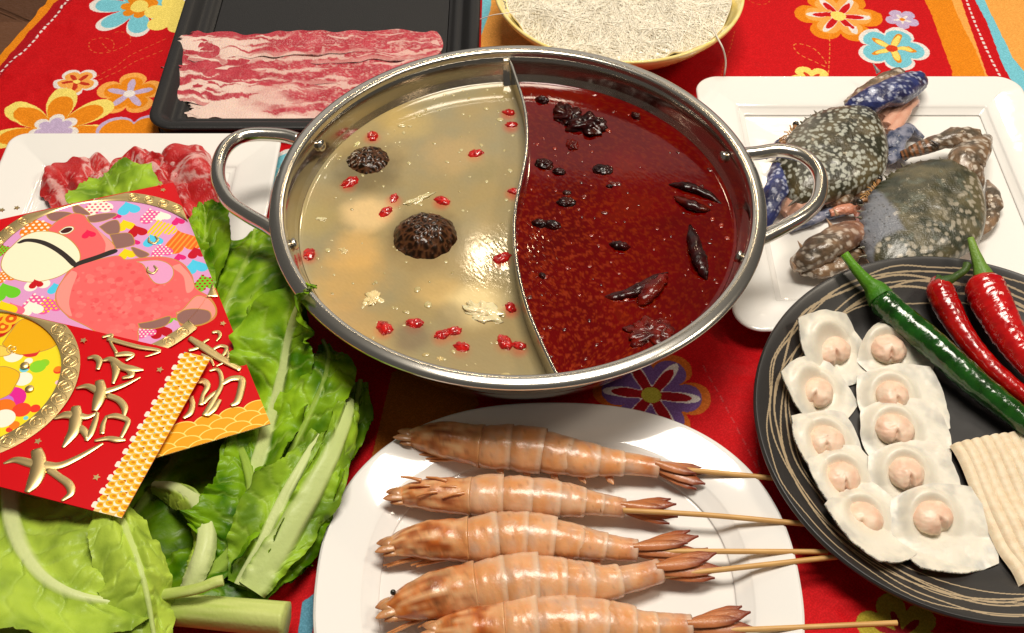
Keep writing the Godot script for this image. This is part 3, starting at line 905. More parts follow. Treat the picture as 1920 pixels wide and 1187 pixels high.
	for q in [[spline([Vector3(0.1204, 0.0595, 0.0073), Vector3(0.1208, 0.0622, 0.0227), Vector3(0.1221, 0.0635, 0.0403), Vector3(0.1242, 0.0628, 0.0521), Vector3(0.1262, 0.06, 0.0598)], 7), 0.0050, "long dark dried chilli lying lengthwise toward the handle side", rgb(30, 8, 8), rgb(52, 12, 10)],
			[spline([Vector3(0.1092, 0.0596, -0.0343), Vector3(0.1172, 0.0615, -0.0317), Vector3(0.1267, 0.062, -0.0278), Vector3(0.1369, 0.061, -0.0216), Vector3(0.1446, 0.0594, -0.0144)], 7), 0.0036, "dark dried chilli with a bright edge, rear one of the crossing pair", rgb(24, 6, 8), rgb(48, 10, 9)],
			[spline([Vector3(0.1119, 0.0596, -0.022), Vector3(0.1186, 0.0615, -0.0144), Vector3(0.127, 0.062, -0.0084), Vector3(0.1362, 0.0596, -0.0076)], 7), 0.0042, "split dark dried chilli, front one of the crossing pair", rgb(44, 8, 8), rgb(84, 16, 12)],
			[spline([Vector3(0.0559, 0.0588, 0.0751), Vector3(0.0664, 0.0602, 0.0749), Vector3(0.0772, 0.0612, 0.0711), Vector3(0.089, 0.0622, 0.0628), Vector3(0.1007, 0.06, 0.0534)], 7), 0.0042, "dark dried chilli pointing up to the wall, upper arm of the V", rgb(40, 8, 6), rgb(74, 14, 8)],
			[spline([Vector3(0.0786, 0.0588, 0.0831), Vector3(0.0822, 0.0615, 0.0794), Vector3(0.0883, 0.0625, 0.0718), Vector3(0.0956, 0.0615, 0.0612), Vector3(0.0999, 0.06, 0.0549)], 7), 0.0052, "red dried chilli half under oil, lower arm of the V", rgb(112, 18, 10), rgb(80, 10, 8)],
			[spline([Vector3(0.0628, 0.0593, 0.0255), Vector3(0.0677, 0.061, 0.0282), Vector3(0.0727, 0.0612, 0.0294), Vector3(0.0773, 0.0594, 0.0287)], 6), 0.0036, "short dark chilli end floating alone in the middle of the red broth", rgb(26, 6, 6), rgb(60, 12, 8)]]:
		var r: float = q[1]
		var s := Shape.new().tube(q[0], 16, func(t: float, a: float) -> float: return r * pow(sin(PI * clampf(t, 0.02, 0.98)), 0.6) * (1.0 + 0.35 * dark.get_noise_3d(t * 0.09 + r * 30.0, cos(a) * 0.006, sin(a) * 0.006)), {"ratio": 0.62, "col": skin.call(q[3], q[4])})
		single("dried_chilli", s, M.wet, q[2], "dried chilli", "dried chillies in the red broth")


func dish(called: String, label: String, category: String, outline: Callable, c: Vector2, profile: Array, sides: int, m: Material) -> Node3D:
	var t := thing(called, label, category, Vector3(c.x, 0.002, c.y))
	part("plate_body", ring_loft(Shape.new(), outline, profile, sides, {"flip": true}), m, t)
	return t

func tray_and_beef() -> void:
	var out := round_rect(-0.168, -0.305, 0.135, 0.157, 0.022)
	var prof := smooth_profile([[0.132, 0.0022], [0.014, 0.0022], [0.009, 0.0035], [0.003, 0.0120], [0.0004, 0.0152], [0.0, 0.0166], [0.0012, 0.0178], [0.0045, 0.0180], [0.0085, 0.0174], [0.0125, 0.0138], [0.0160, 0.0100], [0.0185, 0.0092], [0.0225, 0.0090], [0.0262, 0.0062], [0.0295, 0.0048], [0.034, 0.0045], [0.132, 0.0045]], 3)
	var t := dish("baking_tray", "black metal oven tray with rounded corners behind the pot", "tray", out, Vector2(-0.168, -0.305), prof, 120, M.tray)
	t.get_child(0).name = "tray_body"
	# shingled slices, the nearest on top
	var veins := noise(71, 1.0, 4)
	var fine := noise(72, 1.0, 4)
	var fray := noise(73, 40.0, 1)
	var rows := [
		# left end, right end, half width, height, meat share
		[[Vector3(-0.2769, 0.011, -0.1921), Vector3(-0.2187, 0.0125, -0.1881), Vector3(-0.1469, 0.014, -0.1876), Vector3(-0.094, 0.014, -0.1976)], 0.0215, 0.30, "nearest slice of marbled beef, with the thick white fat edge"],
		[[Vector3(-0.2958, 0.014, -0.2099), Vector3(-0.2296, 0.0155, -0.205), Vector3(-0.1483, 0.017, -0.206), Vector3(-0.077, 0.016, -0.2205)], 0.0210, 0.45, "second slice of marbled beef, just behind the fat edged nearest one"],
		[[Vector3(-0.3016, 0.0165, -0.2287), Vector3(-0.2276, 0.018, -0.2252), Vector3(-0.1503, 0.019, -0.2283), Vector3(-0.0708, 0.018, -0.2387)], 0.0200, 0.56, "third slice of marbled beef from the fat edged nearest one"],
		[[Vector3(-0.2983, 0.0185, -0.2426), Vector3(-0.2293, 0.0205, -0.2399), Vector3(-0.1514, 0.021, -0.2422), Vector3(-0.0661, 0.0195, -0.2496)], 0.0170, 0.66, "fourth slice of marbled beef in the shingled row"],
		[[Vector3(-0.2948, 0.0188, -0.2536), Vector3(-0.2262, 0.0205, -0.2498), Vector3(-0.1522, 0.0215, -0.2515), Vector3(-0.0646, 0.0192, -0.2585)], 0.0150, 0.58, "last but one slice of marbled beef in the shingled row"],
		[[Vector3(-0.2916, 0.018, -0.2633), Vector3(-0.2228, 0.02, -0.2582), Vector3(-0.153, 0.021, -0.2599), Vector3(-0.0659, 0.0186, -0.2656)], 0.0135, 0.52, "hindmost slice of marbled beef, against the empty tray floor"]]
	for k in rows.size():
		var q: Array = rows[k]
		var path: Array = spline(q[0], 55)
		var hw: float = q[1]
		var lean: float = q[2]
		var s := Shape.new()
		var n := path.size() - 1
		s.sheet(n, 40, func(u: float, v: float) -> Vector3:
			var p: Vector3 = path[roundi(u * n)]
			var e := v * 2.0 - 1.0
			var w := hw * (1.0 + 0.10 * fray.get_noise_2d(u * 0.15, k * 3.0 + signf(e)))
			# rounded left and right ends
			var cut := 0.004 * e * e + 0.004 * fray.get_noise_2d(v * 0.5, k * 7.0)
			cut += 0.009 * veins.get_noise_2d(z0(e, w, k) * 70.0, k * 9.0)
			p.x += cut * (1.0 - smoothstep(0.0, 0.10, u)) - 0.006 * e * e * smoothstep(0.93, 1.0, u)
			var raised := 0.0080 + k * 0.0017 + 0.0006 * sin(u * 5.0 + k)
			p.z += e * w + (raised - p.y) * 1.03 + 0.0030 * e * fray.get_noise_2d(u * 0.22 + 3.0, k * 5.0 + signf(e))
			p.y = raised
			p.y += -0.0026 * e * 1.0 + 0.0009 * fray.get_noise_2d(p.x * 0.7, p.z * 1.2 + k) + 0.0012 * sin(u * 7.0 + k * 2.0) * absf(e)
			return p, 0.0016, {"col": func(u: float, v: float, p: Vector3) -> Color:
				# bands of fat run along the slice; toward the lean end they thin out to a net of veins
				var x := u * 0.24
				var z := (v * 2.0 - 1.0) * hw + k * 0.043
				var warp := 0.006 * veins.get_noise_2d(x * 34.0, z * 40.0)
				var band := veins.get_noise_2d(x * 6.5, (z + warp) * 74.0)
				var net := absf(fine.get_noise_2d(x * 40.0 + 3.0, (z + warp * 1.6) * 95.0))
				var net2 := absf(fine.get_noise_2d(x * 85.0 + 9.0, (z - warp) * 120.0 + 7.0))
				var end := 1.0 - smoothstep(0.22, 0.62, u + 0.15 * veins.get_noise_2d(x * 20.0 + 5.0, z * 60.0))
				var fat := smoothstep(-0.02, 0.10, band + 0.05 + (0.42 - lean) * 0.5) * end
				fat = maxf(fat, smoothstep(0.16, 0.26, band) * 0.8)
				fat = maxf(fat, (1.0 - smoothstep(0.015, 0.075, net)) * 0.6 * (1.0 - end * 0.8))
				fat = maxf(fat, (1.0 - smoothstep(0.02, 0.10, net2)) * 0.25 * (1.0 - end))
				fat = maxf(fat, smoothstep(0.74, 0.82, v + 12.0 * warp - 0.10 * smoothstep(0.3, 0.6, u)) * (1.0 if k == 0 else 0.35))
				var lean_c := rgb(176, 34, 52).lerp(rgb(198, 58, 72), clampf(0.5 + veins.get_noise_2d(x * 40.0, z * 60.0 + k), 0, 1))
				return lean_c.lerp(rgb(244, 208, 194).lerp(rgb(232, 172, 164), u * 0.5), fat)})
		single("beef_slice", s, M.meat, q[3], "beef slice", "beef slices on the black tray")

func noodle_bowl() -> void:
	var c := Vector3(0.0892, 0.002, -0.2975)
	var t := thing("noodle_bowl", "shallow yellow ceramic bowl with small blue sprigs inside its rim", "bowl", c)
	var prof := smooth_profile([[0.0, 0.006], [0.045, 0.006], [0.052, 0.0005], [0.058, 0.0005], [0.066, 0.008], [0.090, 0.026], [0.1060, 0.043], [0.1092, 0.0485], [0.1090, 0.0505], [0.1075, 0.0508], [0.1055, 0.049], [0.098, 0.040], [0.082, 0.026], [0.055, 0.014], [0.0, 0.012]], 4)
	var glaze := noise(81, 60.0, 2)
	part("bowl_body", lathe(Shape.new(), prof, 150, true, c, {"col": func(_u: float, v: float, p: Vector3) -> Color:
		var c2 := rgb(244, 216, 122).lerp(rgb(248, 230, 160), clampf(0.5 + glaze.get_noise_3d(p.x, p.y, p.z), 0, 1))
		return c2 if v > 0.45 else rgb(238, 214, 128)}), M.bowl, t)
	M.blue_print = mat(Color(0.10, 0.17, 0.30), 0.15, {"vc": false})
	for k in 8:
		var a0 := TAU * k / 8 + 0.62
		var s := Shape.new()
		for j in 8:
			var a := a0 + (j - 3.5) * 0.021 + 0.012 * sin(j * 2.7)
			var r := 0.1022 + 0.0022 * sin(j * 1.9)
			var at := Vector3(cos(a) * r, 0.0463 + (r - 0.1022) * 1.1, sin(a) * r)
			var out := Vector3(cos(a), 0, sin(a))
			var up := Vector3(-out.x * 0.72, 0.69, -out.z * 0.72).normalized()
			var along := Vector3(-out.z, 0, out.x).rotated(up, 0.8 * sin(j * 3.1))
			s.ball(c + at - Vector3(0, 0.002, 0), Basis(along * 0.0024, up * 0.0004, along.cross(up) * 0.0013), 6)
		part("blue_sprig", s, M.blue_print, t)
	# rice noodles: a tangle of thin strands
	var rr := RandomNumberGenerator.new()
	rr.seed = 17
	var s := Shape.new()
	var mound := noise(83, 18.0, 3)
	var top := func(x: float, z: float) -> float:
		var r := Vector2(x, z).length() / 0.1
		return c.y + 0.0405 + 0.013 * (1.0 - r * r) + 0.009 * mound.get_noise_2d(x, z)
	for k in 2200:
		var a := rr.randf() * TAU
		var r := 0.094 * sqrt(rr.randf())
		var at := Vector2(cos(a), sin(a)) * r
		var head := rr.randf() * TAU
		var bend := rr.randf_range(-15.0, 15.0)
		var len := rr.randf_range(0.05, 0.15)
		var sink := rr.randf_range(-0.0002, 0.0012)
		var wave := rr.randf_range(0.0, 0.0005)
		var steps := 18
		var path := []
		for j in steps:
			var rad := at.length()
			if rad > 0.0985:
				at *= 0.0985 / rad
			path.append(Vector3(c.x + at.x, top.call(at.x, at.y) + sink + wave * sin(j * 1.3 + k), c.z + at.y))
			at += Vector2(cos(head), sin(head)) * len / steps
			head += bend * len / steps + 0.25 * mound.get_noise_2d(at.x * 3.0 + k, at.y * 3.0)
		var g := rr.randf_range(0.94, 1.0)
		var warm := rr.randf_range(0.86, 0.93)
		s.tube(path, 4, rr.randf_range(0.00022, 0.00036), {"col": Color(g, g * lerpf(warm, 1.0, 0.55), g * warm * 0.93), "ends": false})
	# packed noodles underneath
	s.grid(60, 24, func(u: float, v: float) -> Vector3:
		var x := cos(u * TAU) * v * 0.098
		var z := sin(u * TAU) * v * 0.098
		return Vector3(c.x + x, top.call(x, z) - 0.0006 + 0.0002 * mound.get_noise_2d(x * 9.0, z * 9.0), c.z + z), {"cu": true, "flip": true, "col": Color(0.97, 0.95, 0.88)})
	var nn := single("rice_noodles", s, M.noodle, "tangle of dry white rice vermicelli heaped in the yellow bowl", "noodles")
	nn.set_meta("kind", "stuff")
	var hang: Array = spline([Vector3(0.1638, 0.054, -0.2341), Vector3(0.1664, 0.0545, -0.2184), Vector3(0.1704, 0.05, -0.2099), Vector3(0.1747, 0.036, -0.2114), Vector3(0.1764, 0.018, -0.2163)], 8)
	single("noodle_strand", Shape.new().tube(hang, 6, 0.0008, {"col": Color(0.75, 0.7, 0.62)}), M.noodle, "single noodle strand hanging over the yellow bowl's edge", "noodle")
	var hang2: Array = spline([Vector3(0.0072, 0.055, -0.2587), Vector3(-0.0064, 0.053, -0.257), Vector3(-0.02, 0.052, -0.2553), Vector3(-0.0315, 0.046, -0.2578)], 8)
	single("noodle_strand", Shape.new().tube(hang2, 6, 0.0004, {"col": Color(0.75, 0.7, 0.62)}), M.noodle, "hair thin noodle strand sticking out of the yellow bowl toward the black tray", "noodle")

func left_plate() -> void:
	var out := round_rect(-0.3, -0.05, 0.110, 0.094, 0.014)
	var prof := smooth_profile([[0.09, 0.0018], [0.045, 0.0018], [0.034, 0.005], [0.004, 0.0125], [0.0006, 0.0142], [0.0002, 0.0154], [0.0018, 0.0164], [0.006, 0.0158], [0.030, 0.0112], [0.0345, 0.0085], [0.038, 0.0072], [0.044, 0.0066], [0.09, 0.0066]], 4)
	var t := dish("square_plate", "white square porcelain plate under the red envelopes", "plate", out, Vector2(-0.3, -0.05), prof, 160, M.white_glaze)
	# raw beef, folded
	var vein := noise(91, 1.0, 4)
	var crease := noise(92, 1.0, 2)
	var folds := [
		[[Vector3(-0.2827, 0.012, -0.1039), Vector3(-0.2658, 0.012, -0.1154), Vector3(-0.2426, 0.012, -0.0964), Vector3(-0.2355, 0.012, -0.0689), Vector3(-0.2485, 0.012, -0.0541), Vector3(-0.2752, 0.012, -0.0659)], 0.034, 0.040, 0.5, 3, "crumpled red and white slice of raw beef by the pot's loop handle"],
		[[Vector3(-0.3545, 0.012, -0.0871)], 0.046, 0.030, 2.1, 5, "folded dark red slice of raw beef beside the green leaf tip"],
		[[Vector3(-0.3078, 0.012, -0.0933)], 0.036, 0.028, 1.1, 8, "pale fatty slice of raw beef between the other two on the white plate"]]
	var at := [Vector3(-0.2635, -0.0871, 0.0).rotated(Vector3.UP, 0.0), Vector3.ZERO, Vector3.ZERO]
	at = [Vector3(-0.2606, 0.0105, -0.0838), Vector3(-0.3306, 0.0095, -0.0707), Vector3(-0.2993, 0.0095, -0.0828)]
	for k in 3:
		var q: Array = folds[k]
		var c: Vector3 = at[k]
		var turn: float = q[3]
		var seedo: float = q[4] * 7.3
		var s := Shape.new()
		s.sheet(90, 60, func(u: float, v: float) -> Vector3:
			var e := Vector2(u * 2.0 - 1.0, v * 2.0 - 1.0)
			var edge := maxf(absf(e.x), absf(e.y))
			e *= 1.0 - 0.18 * smoothstep(0.5, 1.0, absf(e.x * e.y)) + 0.12 * crease.get_noise_2d(e.x * 1.4 + seedo, e.y * 1.4)
			var f := sin(e.x * 2.6 + 1.0 * crease.get_noise_2d(e.x * 1.2 + seedo, e.y * 1.6) + seedo)
			var p := Vector3(e.x * q[1], 0, e.y * q[2]).rotated(Vector3.UP, turn)
			var h := 0.0095 * absf(f) * (1.0 - 0.5 * edge * edge) + 0.012 * maxf(crease.get_noise_2d(e.x * 0.9 + seedo, e.y * 0.8 + 4.0), 0.0)
			p += Vector3(0.35 * q[1] * 0.3 * cos(e.x * 6.0 + seedo), 0, 0).rotated(Vector3.UP, turn)
			return c + p + Vector3(0, h, 0), 0.0016, {"col": func(u: float, v: float, _p: Vector3) -> Color:
				var w := vein.get_noise_2d(u * 2.0 + seedo, v * 2.0)
				var fat := smoothstep(0.10, 0.28, vein.get_noise_2d(u * 2.6 + w * 1.5, v * 1.6 + seedo) + (0.10 if k == 2 else 0.0))
				fat = maxf(fat, 0.5 * (1.0 - smoothstep(0.0, 0.05, absf(vein.get_noise_2d(u * 3.5 + seedo, v * 2.5 + w)))))
				return rgb(178, 20, 28).lerp(rgb(204, 46, 44), clampf(0.5 + w, 0, 1)).lerp(rgb(232, 178, 172), fat * 0.85)})
		single("raw_beef", s, M.meat, q[5], "beef slice", "folded beef on the white plate")


func z0(e: float, w: float, k: int) -> float:
	return e * w + k * 0.043


func crab_plate() -> void:
	var out := round_rect(0.287, -0.071, 0.137, 0.142, 0.02)
	var prof := smooth_profile([[0.13, 0.0018], [0.05, 0.0018], [0.038, 0.0055], [0.005, 0.0162], [0.0006, 0.0185], [0.0002, 0.0198], [0.0018, 0.0208], [0.006, 0.0203], [0.030, 0.0160], [0.0345, 0.0128], [0.039, 0.0098], [0.046, 0.0082], [0.13, 0.0080]], 4)
	dish("square_plate", "large white square porcelain plate carrying the two crabs", "plate", out, Vector2(0.287, -0.071), prof, 180, M.white_glaze)
	# shell patterns
	var cells := noise(101, 1.0, 1, FastNoiseLite.TYPE_CELLULAR)
	cells.cellular_return_type = FastNoiseLite.RETURN_DISTANCE
	var warp := noise(102, 1.0, 3)
	var spots := func(p: Vector3, f: float, size: float) -> float:  # 1 inside a pale spot
		var q := p * f
		q += Vector3(warp.get_noise_3d(q.x * 0.35, q.y * 0.35, q.z * 0.35), 0, warp.get_noise_3d(q.z * 0.35, q.x * 0.35 + 9.0, q.y * 0.35)) * 0.45
		return 1.0 - smoothstep(size - 0.05, size + 0.04, cells.get_noise_3d(q.x, q.y, q.z) + 1.0)
	var navy := func(_s: float, _a: float, p: Vector3) -> Color:
		var c := rgb(34, 36, 74).lerp(rgb(52, 62, 120), clampf(0.5 + 1.2 * warp.get_noise_3d(p.x * 60.0, p.y * 60.0, p.z * 60.0), 0, 1))
		return c.lerp(rgb(176, 182, 206), 0.95 * spots.call(p, 215.0, 0.36))
	var brown := func(_s: float, _a: float, p: Vector3) -> Color:
		var c := rgb(84, 72, 58).lerp(rgb(142, 112, 84), clampf(0.5 + 1.3 * warp.get_noise_3d(p.x * 60.0, p.y * 60.0, p.z * 60.0), 0, 1))
		return c.lerp(rgb(206, 194, 178), 0.85 * spots.call(p, 190.0, 0.36))
	var pink := func(s: float, _a: float, p: Vector3) -> Color:
		return rgb(226, 172, 146).lerp(rgb(196, 186, 206), smoothstep(0.55, 1.0, s)).lerp(rgb(204, 130, 104), clampf(warp.get_noise_3d(p.x * 80.0, p.y * 80.0, p.z * 80.0), 0, 1) * 0.6)
	var blue := func(_s: float, _a: float, p: Vector3) -> Color:
		return rgb(62, 72, 100).lerp(rgb(140, 142, 160), clampf(0.5 + 1.6 * warp.get_noise_3d(p.x * 110.0, p.y * 110.0, p.z * 110.0), 0, 1))
	var limb := func(called: String, o: Node3D, path: Array, radii: Array, ratio: float, col: Callable, knob := 0.17) -> MeshInstance3D:
		var sp: Array = spline(path, 22)
		return part(called, Shape.new().tube(sp, 48, func(s: float, a: float) -> float:
			return tab(radii, s) * (1.0 - (0.30 if called == "leg" else 0.10) * exp(-pow((s - 0.52) / 0.05, 2.0))) * (1.0 + knob * warp.get_noise_3d(s * 6.0 + radii[0] * 900.0, cos(a) * 1.2, sin(a) * 1.2)), {"ratio": ratio, "col": col}), M.claw, o)
	var thorn := func(o: Node3D, at: Vector3, d: Vector3, r: float, col: Color) -> void:
		part("spine", Shape.new().tube([at - d * 0.3, at, at + d * 0.5, at + d], 8, func(s: float, _a: float) -> float: return r * (1.0 - 0.92 * s), {"col": col}), M.claw, o)

	# a carapace spread between front centre, rear centre and the two side points
	var carapace := func(o: Node3D, c: Vector3, fwd: Vector3, half: float, front: float, rear: float, dome: float, tilt: float, col: Callable) -> void:
		fwd = fwd.normalized()
		var side := fwd.cross(Vector3.UP).normalized()
		var at := func(e: float, f: float) -> Vector3:  # e across -1..1, f 0 rear .. 1 front
			var a := absf(e)
			var x := half * e
			var fr := front * pow(maxf(1.0 - pow(a, 2.3), 0.0), 0.75) + 0.002
			var tip := smoothstep(0.86, 0.99, f)
			if a > 0.16 and a < 0.98:
				fr += tip * 0.0024 * pow(absf(sin(a * PI * 8.5)), 3.0) * smoothstep(0.16, 0.3, a)
			elif a <= 0.16:
				fr += tip * 0.0022 * absf(sin(a * 38.0))
			var re := -rear * pow(maxf(1.0 - pow(a, 1.7), 0.0), 0.8) + 0.001
			var y := lerpf(re, fr, f)
			var up := dome * sqrt(maxf(1.0 - pow(a, 2.6), 0.0)) * pow(maxf(4.0 * f * (1.0 - f), 0.0), 0.42)
			up += 0.0011 * warp.get_noise_2d(e * 2.4 + half * 300.0, f * 2.6) * (1.0 - a) * 4.0 * f * (1.0 - f) * 2.0
			up += 0.0016 * exp(-pow((absf(e) - 0.24 - 0.1 * f) / 0.05, 2.0)) * smoothstep(0.1, 0.4, f) * -1.0 * (1.0 - f)
			return c + side * x + fwd * y + Vector3.UP * (up + tilt * e * half)
		part("carapace", Shape.new().grid(170, 110, func(u: float, v: float) -> Vector3: return at.call(u * 2.0 - 1.0, v), {"col": func(u: float, v: float, p: Vector3) -> Color: return col.call(u * 2.0 - 1.0, v, p)}), M.shell, o)
		# pale underside
		part("belly", Shape.new().grid(60, 30, func(u: float, v: float) -> Vector3:
			var e := u * 2.0 - 1.0
			var p: Vector3 = at.call(e * 0.985, 0.02 + v * 0.96)
			p.y = c.y + tilt * e * half - 0.013 * sqrt(maxf(1.0 - e * e, 0.0)) * pow(4.0 * v * (1.0 - v), 0.5) - 0.0008
			return p, {"flip": true, "col": func(_u: float, _v: float, p: Vector3) -> Color: return rgb(206, 172, 146).lerp(rgb(160, 110, 84), clampf(0.3 + warp.get_noise_3d(p.x * 90.0, p.y * 90.0, p.z * 90.0), 0, 1))}), M.claw, o)
		for k in [-1.0, 1.0]:
			thorn.call(o, at.call(k * 0.985, 0.5), (side * k + fwd * 0.15).normalized() * 0.011, 0.0026, rgb(110, 104, 92))
			for j in 8:
				var e: float = k * (0.27 + j * 0.088)
				thorn.call(o, at.call(e, 0.995) - Vector3.UP * 0.0004, (fwd + side * k * (0.3 + 0.12 * j)).normalized() * (0.0044 + 0.001 * (j % 2)), 0.0019, rgb(104, 98, 80))
			var eye: Vector3 = at.call(k * 0.16, 1.0) + fwd * 0.0025 + Vector3.UP * 0.0012
			var st := part("eye_stalk", Shape.new().tube([eye - fwd * 0.004 - side * k * 0.003, eye, eye + side * k * 0.003 + fwd * 0.001], 10, 0.0019, {"col": rgb(150, 104, 62)}), M.claw, o)
			part("eye", Shape.new().ball(eye + side * k * 0.0048 + fwd * 0.0016 + Vector3.UP * 0.0004, Basis.IDENTITY.scaled(Vector3.ONE * 0.0027), 10, {"col": Color(0.012, 0.009, 0.007)}), M.claw, st)
		var feelers := Shape.new()
		for k in 9:
			var b: Vector3 = at.call((k - 4) * 0.032, 1.0)
			feelers.tube([b, b + fwd * 0.003 + Vector3.UP * 0.002, b + fwd * (0.004 + 0.001 * (k % 3)) + side * 0.0012 * (k - 4)], 5, 0.00055, {"col": rgb(186, 140, 78)})
		part("mouth_bristles", feelers, M.stem, o)

	# the rear crab
	var c1 := Vector3(0.249, 0.026, -0.1023)
	var a := thing("crab", "rear crab with pale netted olive shell, its navy claw over the plate edge", "crab", Vector3(c1.x, 0.009, c1.z))
	carapace.call(a, c1, Vector3(-0.80, 0, -0.60), 0.062, 0.037, 0.040, 0.019, 0.06, func(e: float, f: float, p: Vector3) -> Color:
		var c := rgb(46, 44, 28).lerp(rgb(92, 80, 50), clampf(0.45 + 1.4 * warp.get_noise_3d(p.x * 34.0, p.y * 20.0, p.z * 34.0), 0, 1))
		var grey := smoothstep(0.62, 0.95, f + 0.2 * warp.get_noise_2d(e * 3.0, f * 3.0)) * (1.0 - smoothstep(0.15, 0.5, absf(e)))
		c = c.lerp(rgb(122, 118, 104), grey * 0.7)
		return c.lerp(rgb(180, 182, 168), 0.9 * spots.call(p, 235.0, 0.43)))
	limb.call("claw_arm", a, [Vector3(0.2721, 0.022, -0.1699), Vector3(0.2905, 0.03, -0.1793), Vector3(0.3187, 0.034, -0.1967)], [0.006, 0.0085, 0.0095, 0.008], 0.8, brown)
	var palm = limb.call("claw", a, [Vector3(0.3369, 0.03, -0.202), Vector3(0.3259, 0.034, -0.1853), Vector3(0.2984, 0.037, -0.1661), Vector3(0.2758, 0.034, -0.1576), Vector3(0.2662, 0.03, -0.1572)], [0.003, 0.0095, 0.0128, 0.0115, 0.0080, 0.0040], 0.9, navy)
	limb.call("claw_finger", a, [Vector3(0.2916, 0.028, -0.1652), Vector3(0.2738, 0.026, -0.1608), Vector3(0.2582, 0.022, -0.1658)], [0.0045, 0.004, 0.001], 0.9, brown)
	thorn.call(a, Vector3(0.2985, 0.037, -0.1985), Vector3(-0.004, 0.004, -0.005), 0.0022, rgb(140, 130, 130))
	for q in [[Vector3(0.2985, 0.022, -0.1455), Vector3(0.3096, 0.024, -0.1633), Vector3(0.3245, 0.024, -0.1792), Vector3(0.3316, 0.018, -0.1847), Vector3(0.3322, 0.01, -0.1821)], [Vector3(0.3013, 0.021, -0.1374), Vector3(0.3121, 0.023, -0.1536), Vector3(0.3283, 0.023, -0.1756), Vector3(0.3344, 0.012, -0.1824)], [Vector3(0.2974, 0.022, -0.1549), Vector3(0.3047, 0.024, -0.1647), Vector3(0.3176, 0.024, -0.1799), Vector3(0.3256, 0.016, -0.1872)]]:
		limb.call("leg", a, q, [0.0048, 0.0052, 0.0042, 0.0030, 0.0014], 0.8, pink, 0.04)
	limb.call("leg", a, [Vector3(0.3011, 0.02, -0.119), Vector3(0.3051, 0.022, -0.1322), Vector3(0.317, 0.019, -0.1477), Vector3(0.3256, 0.014, -0.1457), Vector3(0.3307, 0.012, -0.1428)], [0.006, 0.0085, 0.0075, 0.006, 0.003], 0.45, blue)
	limb.call("leg", a, [Vector3(0.2899, 0.02, -0.1062), Vector3(0.3053, 0.019, -0.1176), Vector3(0.3098, 0.014, -0.1131)], [0.006, 0.007, 0.003], 0.5, blue)
	limb.call("claw", a, [Vector3(0.1877, 0.016, -0.0326), Vector3(0.1904, 0.023, -0.0484), Vector3(0.1977, 0.026, -0.0688), Vector3(0.2066, 0.022, -0.0964), Vector3(0.2137, 0.018, -0.1162)], [0.002, 0.0075, 0.0095, 0.0075, 0.004], 0.8, navy)
	limb.call("claw_finger", a, [Vector3(0.1973, 0.016, -0.1121), Vector3(0.2031, 0.021, -0.1165), Vector3(0.2091, 0.022, -0.1244), Vector3(0.2162, 0.02, -0.1294)], [0.001, 0.0030, 0.0036, 0.0024], 0.8, navy)
	limb.call("claw_arm", a, [Vector3(0.2028, 0.014, -0.0508), Vector3(0.2113, 0.017, -0.0571), Vector3(0.2201, 0.019, -0.0585), Vector3(0.2286, 0.018, -0.0643)], [0.005, 0.0095, 0.0095, 0.006], 0.75, pink, 0.05)
	limb.call("leg", a, [Vector3(0.205, 0.012, -0.0367), Vector3(0.2224, 0.013, -0.046), Vector3(0.2401, 0.013, -0.0542), Vector3(0.2517, 0.016, -0.0546)], [0.003, 0.0050, 0.0060, 0.0045], 0.7, blue)
	limb.call("leg", a, [Vector3(0.2345, 0.017, -0.0618), Vector3(0.2464, 0.021, -0.0646), Vector3(0.2598, 0.02, -0.0717), Vector3(0.2638, 0.018, -0.0775)], [0.006, 0.0098, 0.0092, 0.006], 0.75, brown)
	# the front crab
	var c2 := Vector3(0.3047, 0.026, -0.033)
	var b := thing("crab", "front olive grey crab with a pale dotted patch on its shell, beside the dark plate", "crab", Vector3(c2.x, 0.009, c2.z))
	carapace.call(b, c2, Vector3(-0.78, 0, -0.62), 0.069, 0.042, 0.041, 0.018, 0.05, func(e: float, f: float, p: Vector3) -> Color:
		var c := rgb(52, 54, 38).lerp(rgb(100, 92, 64), clampf(0.45 + 1.5 * warp.get_noise_3d(p.x * 30.0, p.y * 20.0, p.z * 40.0), 0, 1))
		c = c.lerp(rgb(96, 104, 92), 0.5 * smoothstep(0.2, 0.5, warp.get_noise_2d(e * 4.0 + 3.0, f * 4.0)))
		c = c.lerp(rgb(176, 166, 146), 0.75 * spots.call(p, 190.0, 0.38) * smoothstep(0.50, 0.25, f + 0.15 * warp.get_noise_2d(e * 3.0, f * 2.0)))
		var patch := smoothstep(0.0, 0.10, f - 0.46 - 1.0 * absf(e + 0.52) + 0.05 * warp.get_noise_2d(e * 4.0, f * 4.0))
		var dots: float = spots.call(p, 330.0, 0.24)
		c = c.lerp(rgb(132, 136, 148).lerp(rgb(40, 38, 42), dots * 0.85), patch * 0.75)
		return c.lerp(rgb(190, 180, 160), 0.8 * spots.call(p, 170.0, 0.36) * smoothstep(-0.5, -0.75, e) * (1.0 - patch)))
	limb.call("claw_arm", b, [Vector3(0.3036, 0.02, -0.1113), Vector3(0.3195, 0.028, -0.1122), Vector3(0.3432, 0.034, -0.1167), Vector3(0.3624, 0.034, -0.1167)], [0.004, 0.0065, 0.0090, 0.0078], 0.8, func(s: float, a2: float, p: Vector3) -> Color: return brown.call(s, a2, p).lerp(rgb(152, 92, 50) * (0.55 + 0.45 * signf(sin(s * 90.0))), 0.7 * (1.0 - smoothstep(0.3, 0.5, s))))
	limb.call("claw", b, [Vector3(0.3728, 0.028, -0.1238), Vector3(0.3586, 0.034, -0.1052), Vector3(0.3425, 0.034, -0.0841), Vector3(0.3472, 0.026, -0.0712), Vector3(0.3535, 0.018, -0.0643)], [0.004, 0.0105, 0.0150, 0.0105, 0.003], 0.75, brown, 0.16)
